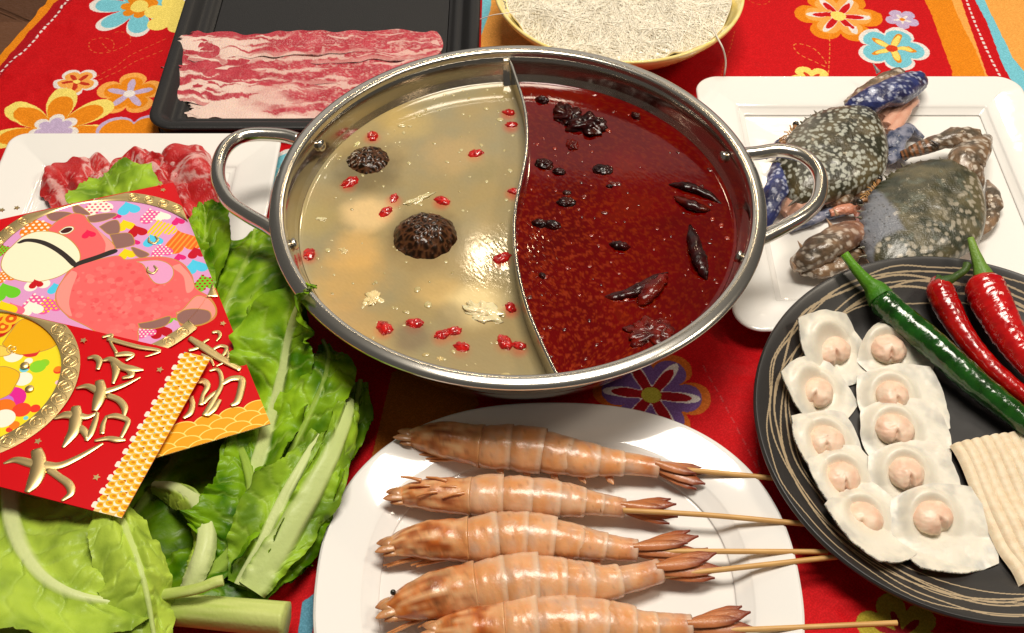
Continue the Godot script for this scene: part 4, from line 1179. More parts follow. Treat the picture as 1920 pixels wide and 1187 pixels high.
	thorn.call(b, Vector3(0.3636, 0.034, -0.1052), Vector3(0.006, 0.001, -0.001), 0.0030, rgb(70, 56, 52))
	thorn.call(b, Vector3(0.3261, 0.036, -0.1067), Vector3(-0.005, 0.002, -0.003), 0.0022, rgb(70, 60, 54))
	limb.call("claw", b, [Vector3(0.2021, 0.016, 0.0028), Vector3(0.2089, 0.023, 0.0052), Vector3(0.224, 0.026, -0.0048), Vector3(0.2433, 0.024, -0.0189), Vector3(0.2593, 0.02, -0.032)], [0.0070, 0.0108, 0.0142, 0.0125, 0.006], 0.8, func(s: float, a2: float, p: Vector3) -> Color:
		return brown.call(s, a2, p).lerp(rgb(176, 104, 78), 0.45 * smoothstep(0.45, 0.9, s)), 0.12)
	limb.call("claw_finger", b, [Vector3(0.2538, 0.016, -0.0114), Vector3(0.2369, 0.017, 0.0026), Vector3(0.2197, 0.018, 0.0111), Vector3(0.2041, 0.018, 0.0122)], [0.004, 0.0068, 0.0070, 0.004], 0.8, brown, 0.16)
	for q in [Vector3(0.1996, 0.022, 0.0117), Vector3(0.2061, 0.026, -0.0048), Vector3(0.2296, 0.03, -0.024), Vector3(0.238, 0.026, -0.0395), Vector3(0.2347, 0.03, -0.0129)]:
		thorn.call(b, q, Vector3(-0.003, 0.004, -0.002), 0.0018, rgb(196, 160, 130))
	limb.call("leg", b, [Vector3(0.2371, 0.016, -0.0499), Vector3(0.2485, 0.018, -0.0525), Vector3(0.2595, 0.017, -0.05), Vector3(0.2628, 0.014, -0.0347)], [0.003, 0.0046, 0.0056, 0.006], 0.8, func(s: float, a2: float, p: Vector3) -> Color: return pink.call(s, a2, p).lerp(rgb(186, 92, 52), 0.5))
	limb.call("leg", b, [Vector3(0.3703, 0.01, -0.0937), Vector3(0.3675, 0.015, -0.0735), Vector3(0.363, 0.016, -0.0546), Vector3(0.3538, 0.016, -0.0383), Vector3(0.3431, 0.016, -0.0281)], [0.0012, 0.0055, 0.0066, 0.0050, 0.004], 0.5, brown)
	limb.call("leg", b, [Vector3(0.2854, 0.014, -0.0024), Vector3(0.3016, 0.016, -0.0037), Vector3(0.323, 0.012, -0.0098)], [0.004, 0.0066, 0.003], 0.7, pink)


# o: rl / rr half widths along the leaf (left and right of the rib), roll, cup, ruffle, waves, rib, tone, seed
func leaf(label: String, path: Array, o: Dictionary, category := "lettuce leaf") -> void:
	var sp: Array = spline(path, 22)
	var n := sp.size() - 1
	var sd: int = o.get("seed", 1)
	var bub := noise(200 + sd, 1.0, 2)
	var big := noise(300 + sd, 1.0, 3)
	var big2 := noise(340 + sd, 1.0, 1)
	var off := sd * 3.7
	var side := []
	var up := []
	for k in n + 1:
		var t: Vector3 = (sp[mini(k + 1, n)] - sp[maxi(k - 1, 0)]).normalized()
		var s := t.cross(Vector3.UP)
		s = s.normalized() if s.length() > 0.05 else Vector3.RIGHT
		s = s.rotated(t, tab(o.roll, float(k) / n) if o.has("roll") else 0.0)
		if k > 0:
			s = (s * 0.5 + side[k - 1] * 0.5).normalized()
		side.append(s)
		up.append(s.cross(t).normalized())
	var ribw: float = o.get("rib", 0.004)
	var length := 0.0
	for k in n:
		length += sp[k].distance_to(sp[k + 1])
	var tone: Color = o.get("tone", Color(1, 1, 1))
	var pale: float = o.get("pale", 0.0)
	var ruffle: float = o.get("ruffle", 0.006)
	var waves: float = o.get("waves", 9.0)
	var nv := 64
	var half := func(u: float, e: float) -> float:
		var w := tab(o.rr if e > 0 else o.rl, u)
		var x := u * length
		return w * (1.0 + 0.09 * absf(e) * big.get_noise_2d(x * 60.0 + off, signf(e) * 4.0) + 0.025 * absf(e) * big.get_noise_2d(x * 200.0 + off, signf(e) * 9.0))
	var ribf := func(u: float, e: float, w: float) -> float:  # 1 on the rib
		return 1.0 - smoothstep(0.55, 1.05, absf(e) * w / (ribw * (1.0 - o.get("taper", 0.75) * u)))
	var veinf := func(u: float, e: float, w: float) -> float:
		var x := u * length
		var along := x * 62.0 - absf(e) * w * 46.0 + (0.5 if e > 0 else 0.0) + 0.55 * big.get_noise_2d(x * 25.0 + off, e * 1.4)
		return 1.0 - smoothstep(0.03, 0.11 + 0.04 * (1.0 - absf(e)), absf(fposmod(along, 1.0) - 0.5))
	var s := Shape.new()
	s.sheet(maxi(60, n), nv, func(u: float, v: float) -> Vector3:
		var kf := u * n
		var k := mini(int(kf), n - 1)
		var f := kf - k
		var c: Vector3 = sp[k].lerp(sp[k + 1], f)
		var sv: Vector3 = side[k].lerp(side[k + 1], f)
		var uv: Vector3 = up[k].lerp(up[k + 1], f)
		var e := v * 2.0 - 1.0
		var w: float = half.call(u, e)
		var d := e * w
		var x := u * length
		var a := absf(e)
		var y: float = tab(o.cup, u) * e * e * w if o.has("cup") else 0.3 * e * e * w
		y += ruffle * pow(a, 2.2) * (sin(x * waves * 24.0 + 5.0 * big.get_noise_2d(x * 22.0 + off, signf(e) * 2.0) + off) * 0.7 + 0.7 * big2.get_noise_2d(x * 34.0 + off, e * 1.2 + off))
		var rb: float = ribf.call(u, e, w)
		y += 0.0013 * rb * minf(1.0, ribw / 0.004)
		y += (0.0011 * absf(bub.get_noise_2d(x * 58.0 + off, d * 58.0)) + 0.0070 * big2.get_noise_2d(x * 16.0 + off, d * 22.0) * smoothstep(0.0, 0.35, a)) * (1.0 - rb)
		y -= 0.0016 * veinf.call(u, e, w) * (1.0 - rb) * (1.0 - 0.7 * a)
		y += 0.0008 * pow(a, 5.0) * sin(x * 330.0 + 9.0 * big.get_noise_2d(x * 60.0, signf(e)) + off)
		d += 0.07 * w * big2.get_noise_2d(x * 40.0 + off, e + 7.0) * a
		return c + sv * d + uv * y, func(u: float, v: float) -> float:
			var e := v * 2.0 - 1.0
			return 0.0006 + 0.0020 * ribf.call(u, e, maxf(half.call(u, e), 0.001)) * minf(1.0, ribw / 0.005), {"col": func(u: float, v: float, p: Vector3) -> Color:
				var e := v * 2.0 - 1.0
				var w: float = half.call(u, e)
				var x := u * length
				var m := clampf(0.5 + 0.9 * big.get_noise_2d(x * 24.0 + off, e * w * 30.0) + 0.4 * bub.get_noise_2d(x * 62.0 + off, e * w * 62.0), 0, 1)
				var c := rgb(66, 114, 5).lerp(rgb(152, 194, 36), m)
				c = c.lerp(rgb(190, 212, 84), pale * (0.6 + 0.4 * m))
				c = c.lerp(rgb(176, 200, 96), 0.5 * veinf.call(u, e, w) * (1.0 - 0.6 * absf(e)))
				c = c.lerp(rgb(176, 200, 96).lerp(rgb(214, 224, 160), clampf(pale + (0.7 if ribw > 0.006 else 0.0), 0.0, 1.0)), ribf.call(u, e, w) * (0.9 if ribw > 0.0035 else 0.5))
				return Color(c.r * tone.r, c.g * tone.g, c.b * tone.b)})
	single("lettuce_leaf", s, M.leaf, label, category, "lettuce leaves at the left")

func lettuce() -> void:
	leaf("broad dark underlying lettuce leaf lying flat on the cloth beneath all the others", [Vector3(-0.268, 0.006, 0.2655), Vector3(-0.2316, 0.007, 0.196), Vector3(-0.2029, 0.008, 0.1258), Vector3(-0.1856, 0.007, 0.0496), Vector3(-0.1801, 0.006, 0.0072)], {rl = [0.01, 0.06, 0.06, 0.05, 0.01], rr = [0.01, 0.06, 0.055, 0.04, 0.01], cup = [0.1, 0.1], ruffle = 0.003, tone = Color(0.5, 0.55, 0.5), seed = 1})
	leaf("green lettuce leaf tip lying on the raw beef at the square plate", [Vector3(-0.2931, 0.02, -0.0342), Vector3(-0.3018, 0.025, -0.0521), Vector3(-0.312, 0.026, -0.0718), Vector3(-0.3193, 0.024, -0.0855)], {rl = [0.02, 0.032, 0.030, 0.012], rr = [0.02, 0.034, 0.034, 0.014], cup = [0.1, 0.1], ruffle = 0.004, rib = 0.002, pale = 0.25, seed = 2})
	leaf("narrow upright lettuce tip poking out at the upper envelope's edge below the beef", [Vector3(-0.2262, 0.03, 0.05), Vector3(-0.2237, 0.036, 0.0146), Vector3(-0.2263, 0.038, -0.0158), Vector3(-0.2318, 0.036, -0.037)], {rl = [0.01, 0.014, 0.012, 0.004], rr = [0.015, 0.022, 0.018, 0.004], cup = [0.5, 0.4], ruffle = 0.003, rib = 0.002, seed = 3})
	leaf("large crinkled green lettuce leaf spread between the upper envelope and the pot's left rim", [Vector3(-0.2228, 0.022, 0.1364), Vector3(-0.2079, 0.032, 0.0904), Vector3(-0.195, 0.04, 0.0492), Vector3(-0.1892, 0.04, 0.0132), Vector3(-0.1903, 0.036, -0.0112)], {rl = [0.01, 0.036, 0.045, 0.040, 0.020], rr = [0.012, 0.045, 0.046, 0.036, 0.016], roll = [0.0, -0.1, -0.1], cup = [0.25, 0.1, -0.1], ruffle = 0.0085, waves = 5.0, rib = 0.0032, seed = 4})
	leaf("frilly edged lettuce leaf tucked against the pot's rim below the loop handle", [Vector3(-0.1741, 0.02, 0.0897), Vector3(-0.1654, 0.03, 0.0624), Vector3(-0.1617, 0.036, 0.0379), Vector3(-0.1663, 0.036, 0.0136)], {rl = [0.01, 0.020, 0.022, 0.008], rr = [0.01, 0.017, 0.016, 0.007], roll = [0.2, 0.3, 0.2], cup = [0.2, 0.1], ruffle = 0.004, waves = 9.0, rib = 0.002, pale = 0.2, seed = 5})
	leaf("lettuce leaf with a pale broad rib whose curled tip leans over the pot's rim", [Vector3(-0.1721, 0.018, 0.222), Vector3(-0.1616, 0.03, 0.1915), Vector3(-0.1557, 0.033, 0.1531), Vector3(-0.1511, 0.042, 0.1257), Vector3(-0.1482, 0.053, 0.1035), Vector3(-0.14, 0.074, 0.0967), Vector3(-0.1305, 0.092, 0.0993)], {rl = [0.012, 0.020, 0.026, 0.034, 0.034, 0.020, 0.004], rr = [0.010, 0.018, 0.024, 0.020, 0.019, 0.015, 0.004], roll = [0.0, -0.1, -0.15, 0.0], cup = [0.3, 0.25, 0.15], ruffle = 0.006, waves = 4.5, rib = 0.0068, seed = 6})
	leaf("blistered lettuce leaf with rounded tip, standing in the dark gap beside the pot", [Vector3(-0.1586, 0.016, 0.2282), Vector3(-0.1484, 0.026, 0.1967), Vector3(-0.1345, 0.036, 0.1636), Vector3(-0.1244, 0.044, 0.136), Vector3(-0.1237, 0.042, 0.1115), Vector3(-0.1298, 0.036, 0.0937)], {rl = [0.010, 0.020, 0.026, 0.026, 0.018, 0.004], rr = [0.006, 0.010, 0.014, 0.018, 0.015, 0.004], roll = [0.0, -0.1, 0.0], cup = [0.1, -0.1, -0.5], ruffle = 0.003, waves = 4.0, rib = 0.003, seed = 7})
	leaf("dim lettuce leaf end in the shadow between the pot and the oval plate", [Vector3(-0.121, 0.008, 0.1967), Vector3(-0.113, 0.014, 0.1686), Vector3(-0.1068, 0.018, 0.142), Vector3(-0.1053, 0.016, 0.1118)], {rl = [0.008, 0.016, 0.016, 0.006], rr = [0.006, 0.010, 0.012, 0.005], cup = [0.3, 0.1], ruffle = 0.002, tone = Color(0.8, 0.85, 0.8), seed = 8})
	leaf("lettuce leaf with the widest pale stem, beside the rim of the oval plate", [Vector3(-0.1544, 0.024, 0.2699), Vector3(-0.1449, 0.03, 0.2543), Vector3(-0.1333, 0.036, 0.233), Vector3(-0.1222, 0.04, 0.2097), Vector3(-0.1129, 0.043, 0.1847), Vector3(-0.108, 0.04, 0.1562), Vector3(-0.1089, 0.032, 0.1405)], {rl = [0.008, 0.009, 0.009, 0.009, 0.008, 0.008, 0.005], rr = [0.009, 0.013, 0.017, 0.018, 0.014, 0.009, 0.005], roll = [0.35, 0.45, 0.5], cup = [-0.25, -0.3, -0.35], ruffle = 0.004, waves = 6.0, rib = 0.0115, pale = 0.35, tone = Color(0.85, 0.9, 0.75), seed = 9})
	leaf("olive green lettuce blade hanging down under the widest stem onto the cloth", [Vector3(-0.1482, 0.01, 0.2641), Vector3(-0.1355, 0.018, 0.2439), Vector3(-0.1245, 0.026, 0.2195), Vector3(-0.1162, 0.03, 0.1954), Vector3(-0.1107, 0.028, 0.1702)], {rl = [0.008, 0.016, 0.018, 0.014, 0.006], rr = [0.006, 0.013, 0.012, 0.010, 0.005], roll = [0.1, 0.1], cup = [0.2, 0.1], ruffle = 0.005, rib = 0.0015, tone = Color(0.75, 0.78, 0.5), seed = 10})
	leaf("slim lettuce leaf with a grooved stem, just left of the widest stem", [Vector3(-0.1603, 0.02, 0.2661), Vector3(-0.151, 0.028, 0.2462), Vector3(-0.1422, 0.035, 0.2214), Vector3(-0.1325, 0.04, 0.1982), Vector3(-0.1239, 0.038, 0.1724)], {rl = [0.010, 0.020, 0.022, 0.013, 0.005], rr = [0.006, 0.007, 0.007, 0.007, 0.005], roll = [0.1, 0.1], cup = [0.35, 0.3], ruffle = 0.004, waves = 7.0, rib = 0.0062, pale = 0.25, seed = 11})
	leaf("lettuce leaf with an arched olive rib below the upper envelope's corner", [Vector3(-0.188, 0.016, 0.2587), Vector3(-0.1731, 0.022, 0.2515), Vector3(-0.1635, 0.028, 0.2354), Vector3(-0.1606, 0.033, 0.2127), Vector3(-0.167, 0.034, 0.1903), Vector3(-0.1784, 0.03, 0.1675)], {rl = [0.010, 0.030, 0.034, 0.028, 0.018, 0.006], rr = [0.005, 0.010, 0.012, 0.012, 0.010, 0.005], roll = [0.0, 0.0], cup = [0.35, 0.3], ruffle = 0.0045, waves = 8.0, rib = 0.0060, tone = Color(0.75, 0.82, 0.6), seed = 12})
	leaf("pale ribbed lettuce leaf curling up in the hollow under the envelopes", [Vector3(-0.1915, 0.02, 0.2695), Vector3(-0.186, 0.028, 0.2567), Vector3(-0.1844, 0.031, 0.2372), Vector3(-0.1926, 0.03, 0.2164), Vector3(-0.2109, 0.022, 0.1999), Vector3(-0.228, 0.012, 0.1914)], {rl = [0.006, 0.0085, 0.0095, 0.0095, 0.009, 0.005], rr = [0.004, 0.005, 0.005, 0.005, 0.005, 0.003], roll = [0.0, 0.0], cup = [-0.6, -0.7, -0.7], ruffle = 0.0012, rib = 0.0085, pale = 0.8, seed = 13})
	leaf("huge pale lettuce leaf with a white curved rib, below the lower envelope", [Vector3(-0.3104, 0.034, 0.1942), Vector3(-0.2985, 0.041, 0.2288), Vector3(-0.2829, 0.045, 0.256), Vector3(-0.263, 0.047, 0.2767), Vector3(-0.2402, 0.044, 0.2862), Vector3(-0.2159, 0.036, 0.2846), Vector3(-0.2041, 0.028, 0.2778)], {rl = [0.02, 0.055, 0.058, 0.052, 0.040, 0.022, 0.006], rr = [0.02, 0.045, 0.045, 0.040, 0.030, 0.018, 0.006], roll = [0.0, -0.1, 0.0], cup = [0.2, 0.15, 0.15], ruffle = 0.0065, waves = 4.5, rib = 0.0066, taper = 0.98, pale = 0.75, seed = 14})
	leaf("folded whitish lettuce leaf running down from the tip of the lower envelope", [Vector3(-0.2414, 0.045, 0.2204), Vector3(-0.2268, 0.05, 0.2433), Vector3(-0.2141, 0.05, 0.2657), Vector3(-0.2061, 0.044, 0.2856), Vector3(-0.1995, 0.036, 0.307)], {rl = [0.006, 0.014, 0.016, 0.016, 0.012], rr = [0.010, 0.020, 0.024, 0.022, 0.014], roll = [-0.3, -0.3], cup = [-0.5, -0.4], ruffle = 0.004, waves = 6.0, rib = 0.003, pale = 0.85, seed = 15})
	leaf("lettuce leaf hanging off the frame's near edge beneath the white ribbed one", [Vector3(-0.3082, 0.022, 0.2603), Vector3(-0.2753, 0.026, 0.286), Vector3(-0.245, 0.026, 0.299), Vector3(-0.2117, 0.022, 0.3066)], {rl = [0.02, 0.035, 0.035, 0.015], rr = [0.02, 0.035, 0.035, 0.015], cup = [0.2, 0.2], ruffle = 0.005, pale = 0.5, seed = 16})
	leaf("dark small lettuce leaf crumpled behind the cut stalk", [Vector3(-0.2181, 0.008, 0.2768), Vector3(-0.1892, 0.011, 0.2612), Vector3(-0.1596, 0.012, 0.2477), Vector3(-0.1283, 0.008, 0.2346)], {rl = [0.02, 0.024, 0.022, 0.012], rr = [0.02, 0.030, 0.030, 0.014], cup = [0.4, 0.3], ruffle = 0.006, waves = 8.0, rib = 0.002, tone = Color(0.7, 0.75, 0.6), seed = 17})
	# cut stalks
	var fibre := noise(250, 1.0, 3)
	var green := func(s: float, a: float, p: Vector3) -> Color:
		return rgb(150, 178, 58).lerp(rgb(206, 216, 130), clampf(0.4 + 0.5 * fibre.get_noise_2d(a * 3.0, s * 1.5) + 0.5 * smoothstep(0.2, 0.9, s), 0, 1))
	var stalk := func(s: float, a: float) -> float: return 0.0092 * (1.0 + 0.06 * fibre.get_noise_2d(cos(a) * 2.6, sin(a) * 2.6) + 0.10 * maxf(0.0, cos(a * 3.0))) * lerpf(0.92, 1.06, s)
	var t := thing("lettuce_stalk", "thick pale lettuce stalk cut off square, by the near edge of the oval plate", "lettuce stalk", Vector3(-0.1694, 0.014, 0.2832), "cut lettuce stalks")
	var pts: Array = spline([Vector3(-0.21, 0.02, 0.2803), Vector3(-0.1894, 0.022, 0.2823), Vector3(-0.1645, 0.023, 0.2851), Vector3(-0.1314, 0.023, 0.2884)], 12)
	part("stalk", Shape.new().tube(pts, 32, stalk, {"col": green}), M.leaf, t)
	var t2 := thing("lettuce_stalk", "thin yellow green lettuce stem lying on top of the thick stalk", "lettuce stalk", Vector3(-0.1882, 0.034, 0.2753), "cut lettuce stalks")
	var pts2: Array = spline([Vector3(-0.2114, 0.034, 0.2796), Vector3(-0.1958, 0.037, 0.2796), Vector3(-0.1804, 0.04, 0.2782), Vector3(-0.1712, 0.041, 0.2747), Vector3(-0.1664, 0.041, 0.2734)], 10)
	part("stalk", Shape.new().tube(pts2, 16, 0.0034, {"ratio": 0.7, "col": green}), M.leaf, t2)


const DENSITY := 8300.0

func packet(label: String, f: Dictionary, long: float, wide: float, img: Image, w0: int) -> Node3D:
	# f: O corner, a and b the directions along its edges, n its face
	var t := thing("red_envelope", label, "red envelope", f.O + f.a * long * 0.5 + f.b * wide * 0.5, "red paper envelopes")
	var tex := ImageTexture.create_from_image(img)
	var m := mat(Color.WHITE, 0.30, {"vc": false, "tex": tex, "coat": 0.2, "coat_rough": 0.2, "spec": 0.4})
	var s := Shape.new()
	s.sheet(60, 60, func(u: float, v: float) -> Vector3:
		return f.O + f.a * (u * long) + f.b * (v * wide) + f.n * (0.0009 * sin(u * 5.0 + 1.0) * sin(v * 3.0)), 0.0009, {"flip": f.a.cross(f.b).dot(f.n) > 0.0,
		"uv": func(u: float, v: float, _p: Vector3) -> Vector2: return Vector2(u * long, v * wide) * DENSITY / Vector2(img.get_size())})
	part("paper", s, m, t)
	return t

func plane(f: Dictionary, q: Vector2, h: float) -> Vector3:
	return f.O + f.a * q.x + f.b * q.y + f.n * h

# a brush stroke in raised gold: points hold place and breadth
func gold_stroke(s: Shape, f: Dictionary, pts: Array, lift := 0.0014) -> void:
	var path := []
	var wide := []
	for p in spline(pts, 7):
		path.append(plane(f, Vector2(p.x, p.y), lift))
		wide.append(maxf(p.z * 0.5, 0.0003))
	var n := path.size() - 1
	s.tube(path, 14, func(v: float, _a: float) -> float: return wide[clampi(roundi(v * n), 0, n)], {"ratio": 0.30, "up": f.n})

func gold_ring(t: Node3D, f: Dictionary, c: Vector2, r0: float, r1: float, lo: Vector2, hi: Vector2, coins: int, gap := Vector2(9, 9)) -> void:
	var reach := func(a: float) -> float:
		var d := Vector2(cos(a), sin(a))
		var m := r1
		if d.x > 1e-4: m = minf(m, (hi.x - c.x) / d.x)
		if d.x < -1e-4: m = minf(m, (lo.x - c.x) / d.x)
		if d.y > 1e-4: m = minf(m, (hi.y - c.y) / d.y)
		if d.y < -1e-4: m = minf(m, (lo.y - c.y) / d.y)
		if (a > minf(gap.x, gap.y) and a < maxf(gap.x, gap.y)):
			m = r0
		return maxf(m, r0)
	var s := Shape.new()
	var flip: bool = f.a.cross(f.b).dot(f.n) < 0.0
	s.grid(240, 6, func(u: float, v: float) -> Vector3:
		var a := u * TAU
		var r := lerpf(r0, reach.call(a), v)
		return plane(f, c + Vector2(cos(a), sin(a)) * r, 0.0014 + 0.0004 * sin(v * PI)), {"cu": true, "flip": flip})
	part("gold_ring", s, M.gold, t)
	var rc := (r0 + r1) / 2.0
	var cr := (r1 - r0) * 0.40
	for k in coins:
		var a := TAU * (k + 0.5) / coins
		var at := c + Vector2(cos(a), sin(a)) * rc
		if a > minf(gap.x, gap.y) - 0.05 and a < maxf(gap.x, gap.y) + 0.05:
			continue
		if at.x < lo.x + cr or at.x > hi.x - cr or at.y < lo.y + cr or at.y > hi.y - cr:
			continue
		var q := Shape.new()
		var loop := []
		for j in 25:
			loop.append(plane(f, at + Vector2(cos(j * TAU / 24), sin(j * TAU / 24)) * cr, 0.00155))
		q.tube(loop, 6, 0.0004, {"up": f.n, "ends": false})
		loop = []
		for j in 5:
			loop.append(plane(f, at + Vector2(cos(a + j * TAU / 4), sin(a + j * TAU / 4)) * cr * 0.62, 0.0016))
		for j in 4:
			q.tube([loop[j], loop[j].lerp(loop[j + 1], 0.5), loop[j + 1]], 6, 0.0005, {"up": f.n})
		part("coin", q, M.gold, t)

func gold_star(t: Node3D, f: Dictionary, at: Vector2, r: float) -> void:
	var poly := PackedVector2Array()
	for j in 10:
		poly.append(at + Vector2(cos(j * TAU / 10), sin(j * TAU / 10)) * (r if j % 2 == 0 else r * 0.5))
	part("gold_star", Shape.new().prism(poly, 0.0006, 0.0013, func(q: Vector2, h: float) -> Vector3: return plane(f, q, h)), M.gold, t)

func envelopes() -> void:
	var tex := func(a: PackedVector2Array) -> PackedVector2Array:
		var b := PackedVector2Array()
		for q in a:
			b.append(q * DENSITY)
		return b
	var red := Color8(206, 4, 16)
	# ---------- the upper packet
	var f: Dictionary = {O = Vector3(-0.25395, 0.04800, -0.04879), a = Vector3(0.41977, -0.00834, 0.90759), b = Vector3(-0.90353, 0.09113, 0.41873), n = Vector3(0.08620, 0.99580, -0.03072)}
	var img := Image.create(2030, 1144, false, Image.FORMAT_RGB8)
	img.fill(red)
	var disc := func(im: Image, c: Vector2, r: float, col: Color, squash := 1.0) -> void:
		fill(im, tex.call(polar(c, func(_a: float) -> float: return r, 48)), col)
	var heart := func(im: Image, c: Vector2, r: float, turn: float, col: Color, dots = null, stripe = null) -> void:
		var poly := PackedVector2Array()
		for k in 40:
			var a := TAU * k / 40
			poly.append(c + Vector2(16.0 * pow(sin(a), 3.0), -(13.0 * cos(a) - 5.0 * cos(2 * a) - 2.0 * cos(3 * a) - cos(4 * a))).rotated(turn) * r / 17.0)
		fill(im, tex.call(poly), col)
		if dots != null:
			for i in range(-3, 4):
				for j in range(-3, 4):
					var q := c + Vector2(i + 0.5 * (j & 1), j * 0.8).rotated(turn + 0.3) * r * 0.34
					if Geometry2D.is_point_in_polygon(q, poly):
						disc.call(im, q, r * 0.09, dots)
		if stripe != null:
			for i in range(-4, 5):
				var d := Vector2(1, 0.9).rotated(turn)
				var bar := PackedVector2Array([c + Vector2(i * 0.34 - 1.2, -1.2) * r, c + Vector2(i * 0.34 - 1.08, -1.2) * r, c + Vector2(i * 0.34 + 1.32, 1.2) * r, c + Vector2(i * 0.34 + 1.2, 1.2) * r])
				for piece in Geometry2D.intersect_polygons(bar, poly):
					fill(im, tex.call(piece), stripe)
	var lilac := Color8(224, 158, 208)
	disc.call(img, Vector2(0.078, 0.0688), 0.0775, lilac)
	var up := PI / 2  # hearts point down the packet
	var pinkish := Color8(236, 92, 160)
	var cream := Color8(250, 244, 226)
	var H := [
		[Vector2(0.0183, 0.0367), 0.0085, Color8(80, 204, 240), null, null], [Vector2(0.0317, 0.0232), 0.0095, pinkish, cream, null], [Vector2(0.0339, 0.0161), 0.006, cream, null, null],
		[Vector2(0.0096, 0.0563), 0.011, cream, Color8(230, 90, 120), null], [Vector2(0.0424, 0.0073), 0.005, Color8(226, 30, 120), null, null], [Vector2(0.0353, 0.0424), 0.007, Color8(250, 214, 20), null, null],
		[Vector2(0.0437, 0.0365), 0.0075, Color8(196, 10, 26), null, null], [Vector2(0.0465, 0.02), 0.011, Color8(250, 208, 30), null, lilac], [Vector2(0.0646, 0.0097), 0.014, Color8(246, 110, 30), null, Color8(250, 160, 60)],
		[Vector2(0.0565, 0.0285), 0.0075, Color8(80, 204, 240), null, null], [Vector2(0.0687, 0.0252), 0.008, pinkish, cream, null], [Vector2(0.0782, 0.0034), 0.0068, Color8(200, 10, 40), null, null],
		[Vector2(0.0786, 0.0152), 0.0045, Color8(226, 30, 120), null, null], [Vector2(0.0914, 0.0073), 0.0085, Color8(80, 204, 240), null, null], [Vector2(0.1089, 0.0057), 0.0095, Color8(120, 200, 40), Color8(180, 20, 30), null],
		[Vector2(0.0638, 0.0481), 0.0065, Color8(250, 214, 20), null, null], [Vector2(0.0542, 0.0404), 0.004, Color8(226, 30, 120), null, null], [Vector2(0.0173, 0.1002), 0.012, Color8(246, 130, 20), cream, null],
		[Vector2(0.0727, 0.1293), 0.010, Color8(110, 206, 40), null, null], [Vector2(0.0712, 0.109), 0.009, cream, null, null], [Vector2(0.0804, 0.0985), 0.006, Color8(80, 204, 240), null, null],
		[Vector2(0.0893, 0.1128), 0.010, pinkish, cream, null], [Vector2(0.0947, 0.1052), 0.009, pinkish, Color8(250, 214, 20), null], [Vector2(0.0935, 0.1163), 0.008, cream, null, null],
		[Vector2(0.0907, 0.1277), 0.008, Color8(240, 110, 140), null, null], [Vector2(0.0879, 0.1328), 0.009, Color8(250, 214, 20), null, null], [Vector2(0.0575, 0.1269), 0.008, Color8(246, 130, 20), cream, null],
		[Vector2(0.0327, 0.1242), 0.007, Color8(120, 200, 40), Color8(180, 20, 30), null], [Vector2(0.1416, 0.0434), 0.0075, Color8(190, 10, 30), null, null], [Vector2(0.1308, 0.0332), 0.008, Color8(120, 206, 40), null, null],
		[Vector2(0.1382, 0.0525), 0.007, pinkish, cream, null], [Vector2(0.0237, 0.0461), 0.0035, Color8(226, 30, 120), null, null]]
	for h in H:
		heart.call(img, h[0], h[1], up, h[2], h[3], h[4])
	# a toy horse with a cream muzzle
	var coral := Color8(240, 104, 104)
	var soft := Color8(240, 150, 140)
	var brown := Color8(146, 104, 98)
	var gold_line := Color8(196, 148, 66)
	var shape := func(pic: Image, poly: PackedVector2Array, col: Color, outline := true) -> void:
		var pts := []
		for q in poly:
			pts.append(q)
		pts.append(poly[0])
		var round := PackedVector2Array()
		for q in spline(pts, 6):
			round.append(q)
		fill(pic, tex.call(round), col)
		if outline:
			var edge := []
			for q in round:
				edge.append(q * DENSITY)
			fill(pic, stroke_poly(edge, 5.0), gold_line)
	shape.call(img, PackedVector2Array([Vector2(0.005, 0.0904), Vector2(0.0061, 0.0815), Vector2(0.0103, 0.0747), Vector2(0.0135, 0.0778), Vector2(0.0153, 0.0832), Vector2(0.0134, 0.0886), Vector2(0.0082, 0.0909)]), brown)
	shape.call(img, PackedVector2Array([Vector2(0.0034, 0.0726), Vector2(0.0038, 0.0684), Vector2(0.0154, 0.0628), Vector2(0.0145, 0.0672), Vector2(0.0099, 0.0726)]), brown)
	shape.call(img, PackedVector2Array([Vector2(0.0173, 0.0652), Vector2(0.0177, 0.0552), Vector2(0.0199, 0.0468), Vector2(0.0232, 0.0467), Vector2(0.0255, 0.056), Vector2(0.024, 0.0641)]), brown)
	shape.call(img, PackedVector2Array([Vector2(0.0306, 0.0596), Vector2(0.0273, 0.0522), Vector2(0.0278, 0.0468), Vector2(0.0341, 0.0461), Vector2(0.0412, 0.0485), Vector2(0.0405, 0.055)]), brown)
	shape.call(img, PackedVector2Array([Vector2(0.0406, 0.0546), Vector2(0.0434, 0.0423), Vector2(0.0508, 0.0401), Vector2(0.0565, 0.0423), Vector2(0.0559, 0.0542), Vector2(0.0497, 0.0541)]), brown)
	shape.call(img, PackedVector2Array([Vector2(0.0585, 0.044), Vector2(0.0591, 0.0416), Vector2(0.0686, 0.0338), Vector2(0.0707, 0.0393), Vector2(0.0667, 0.0425)]), brown)
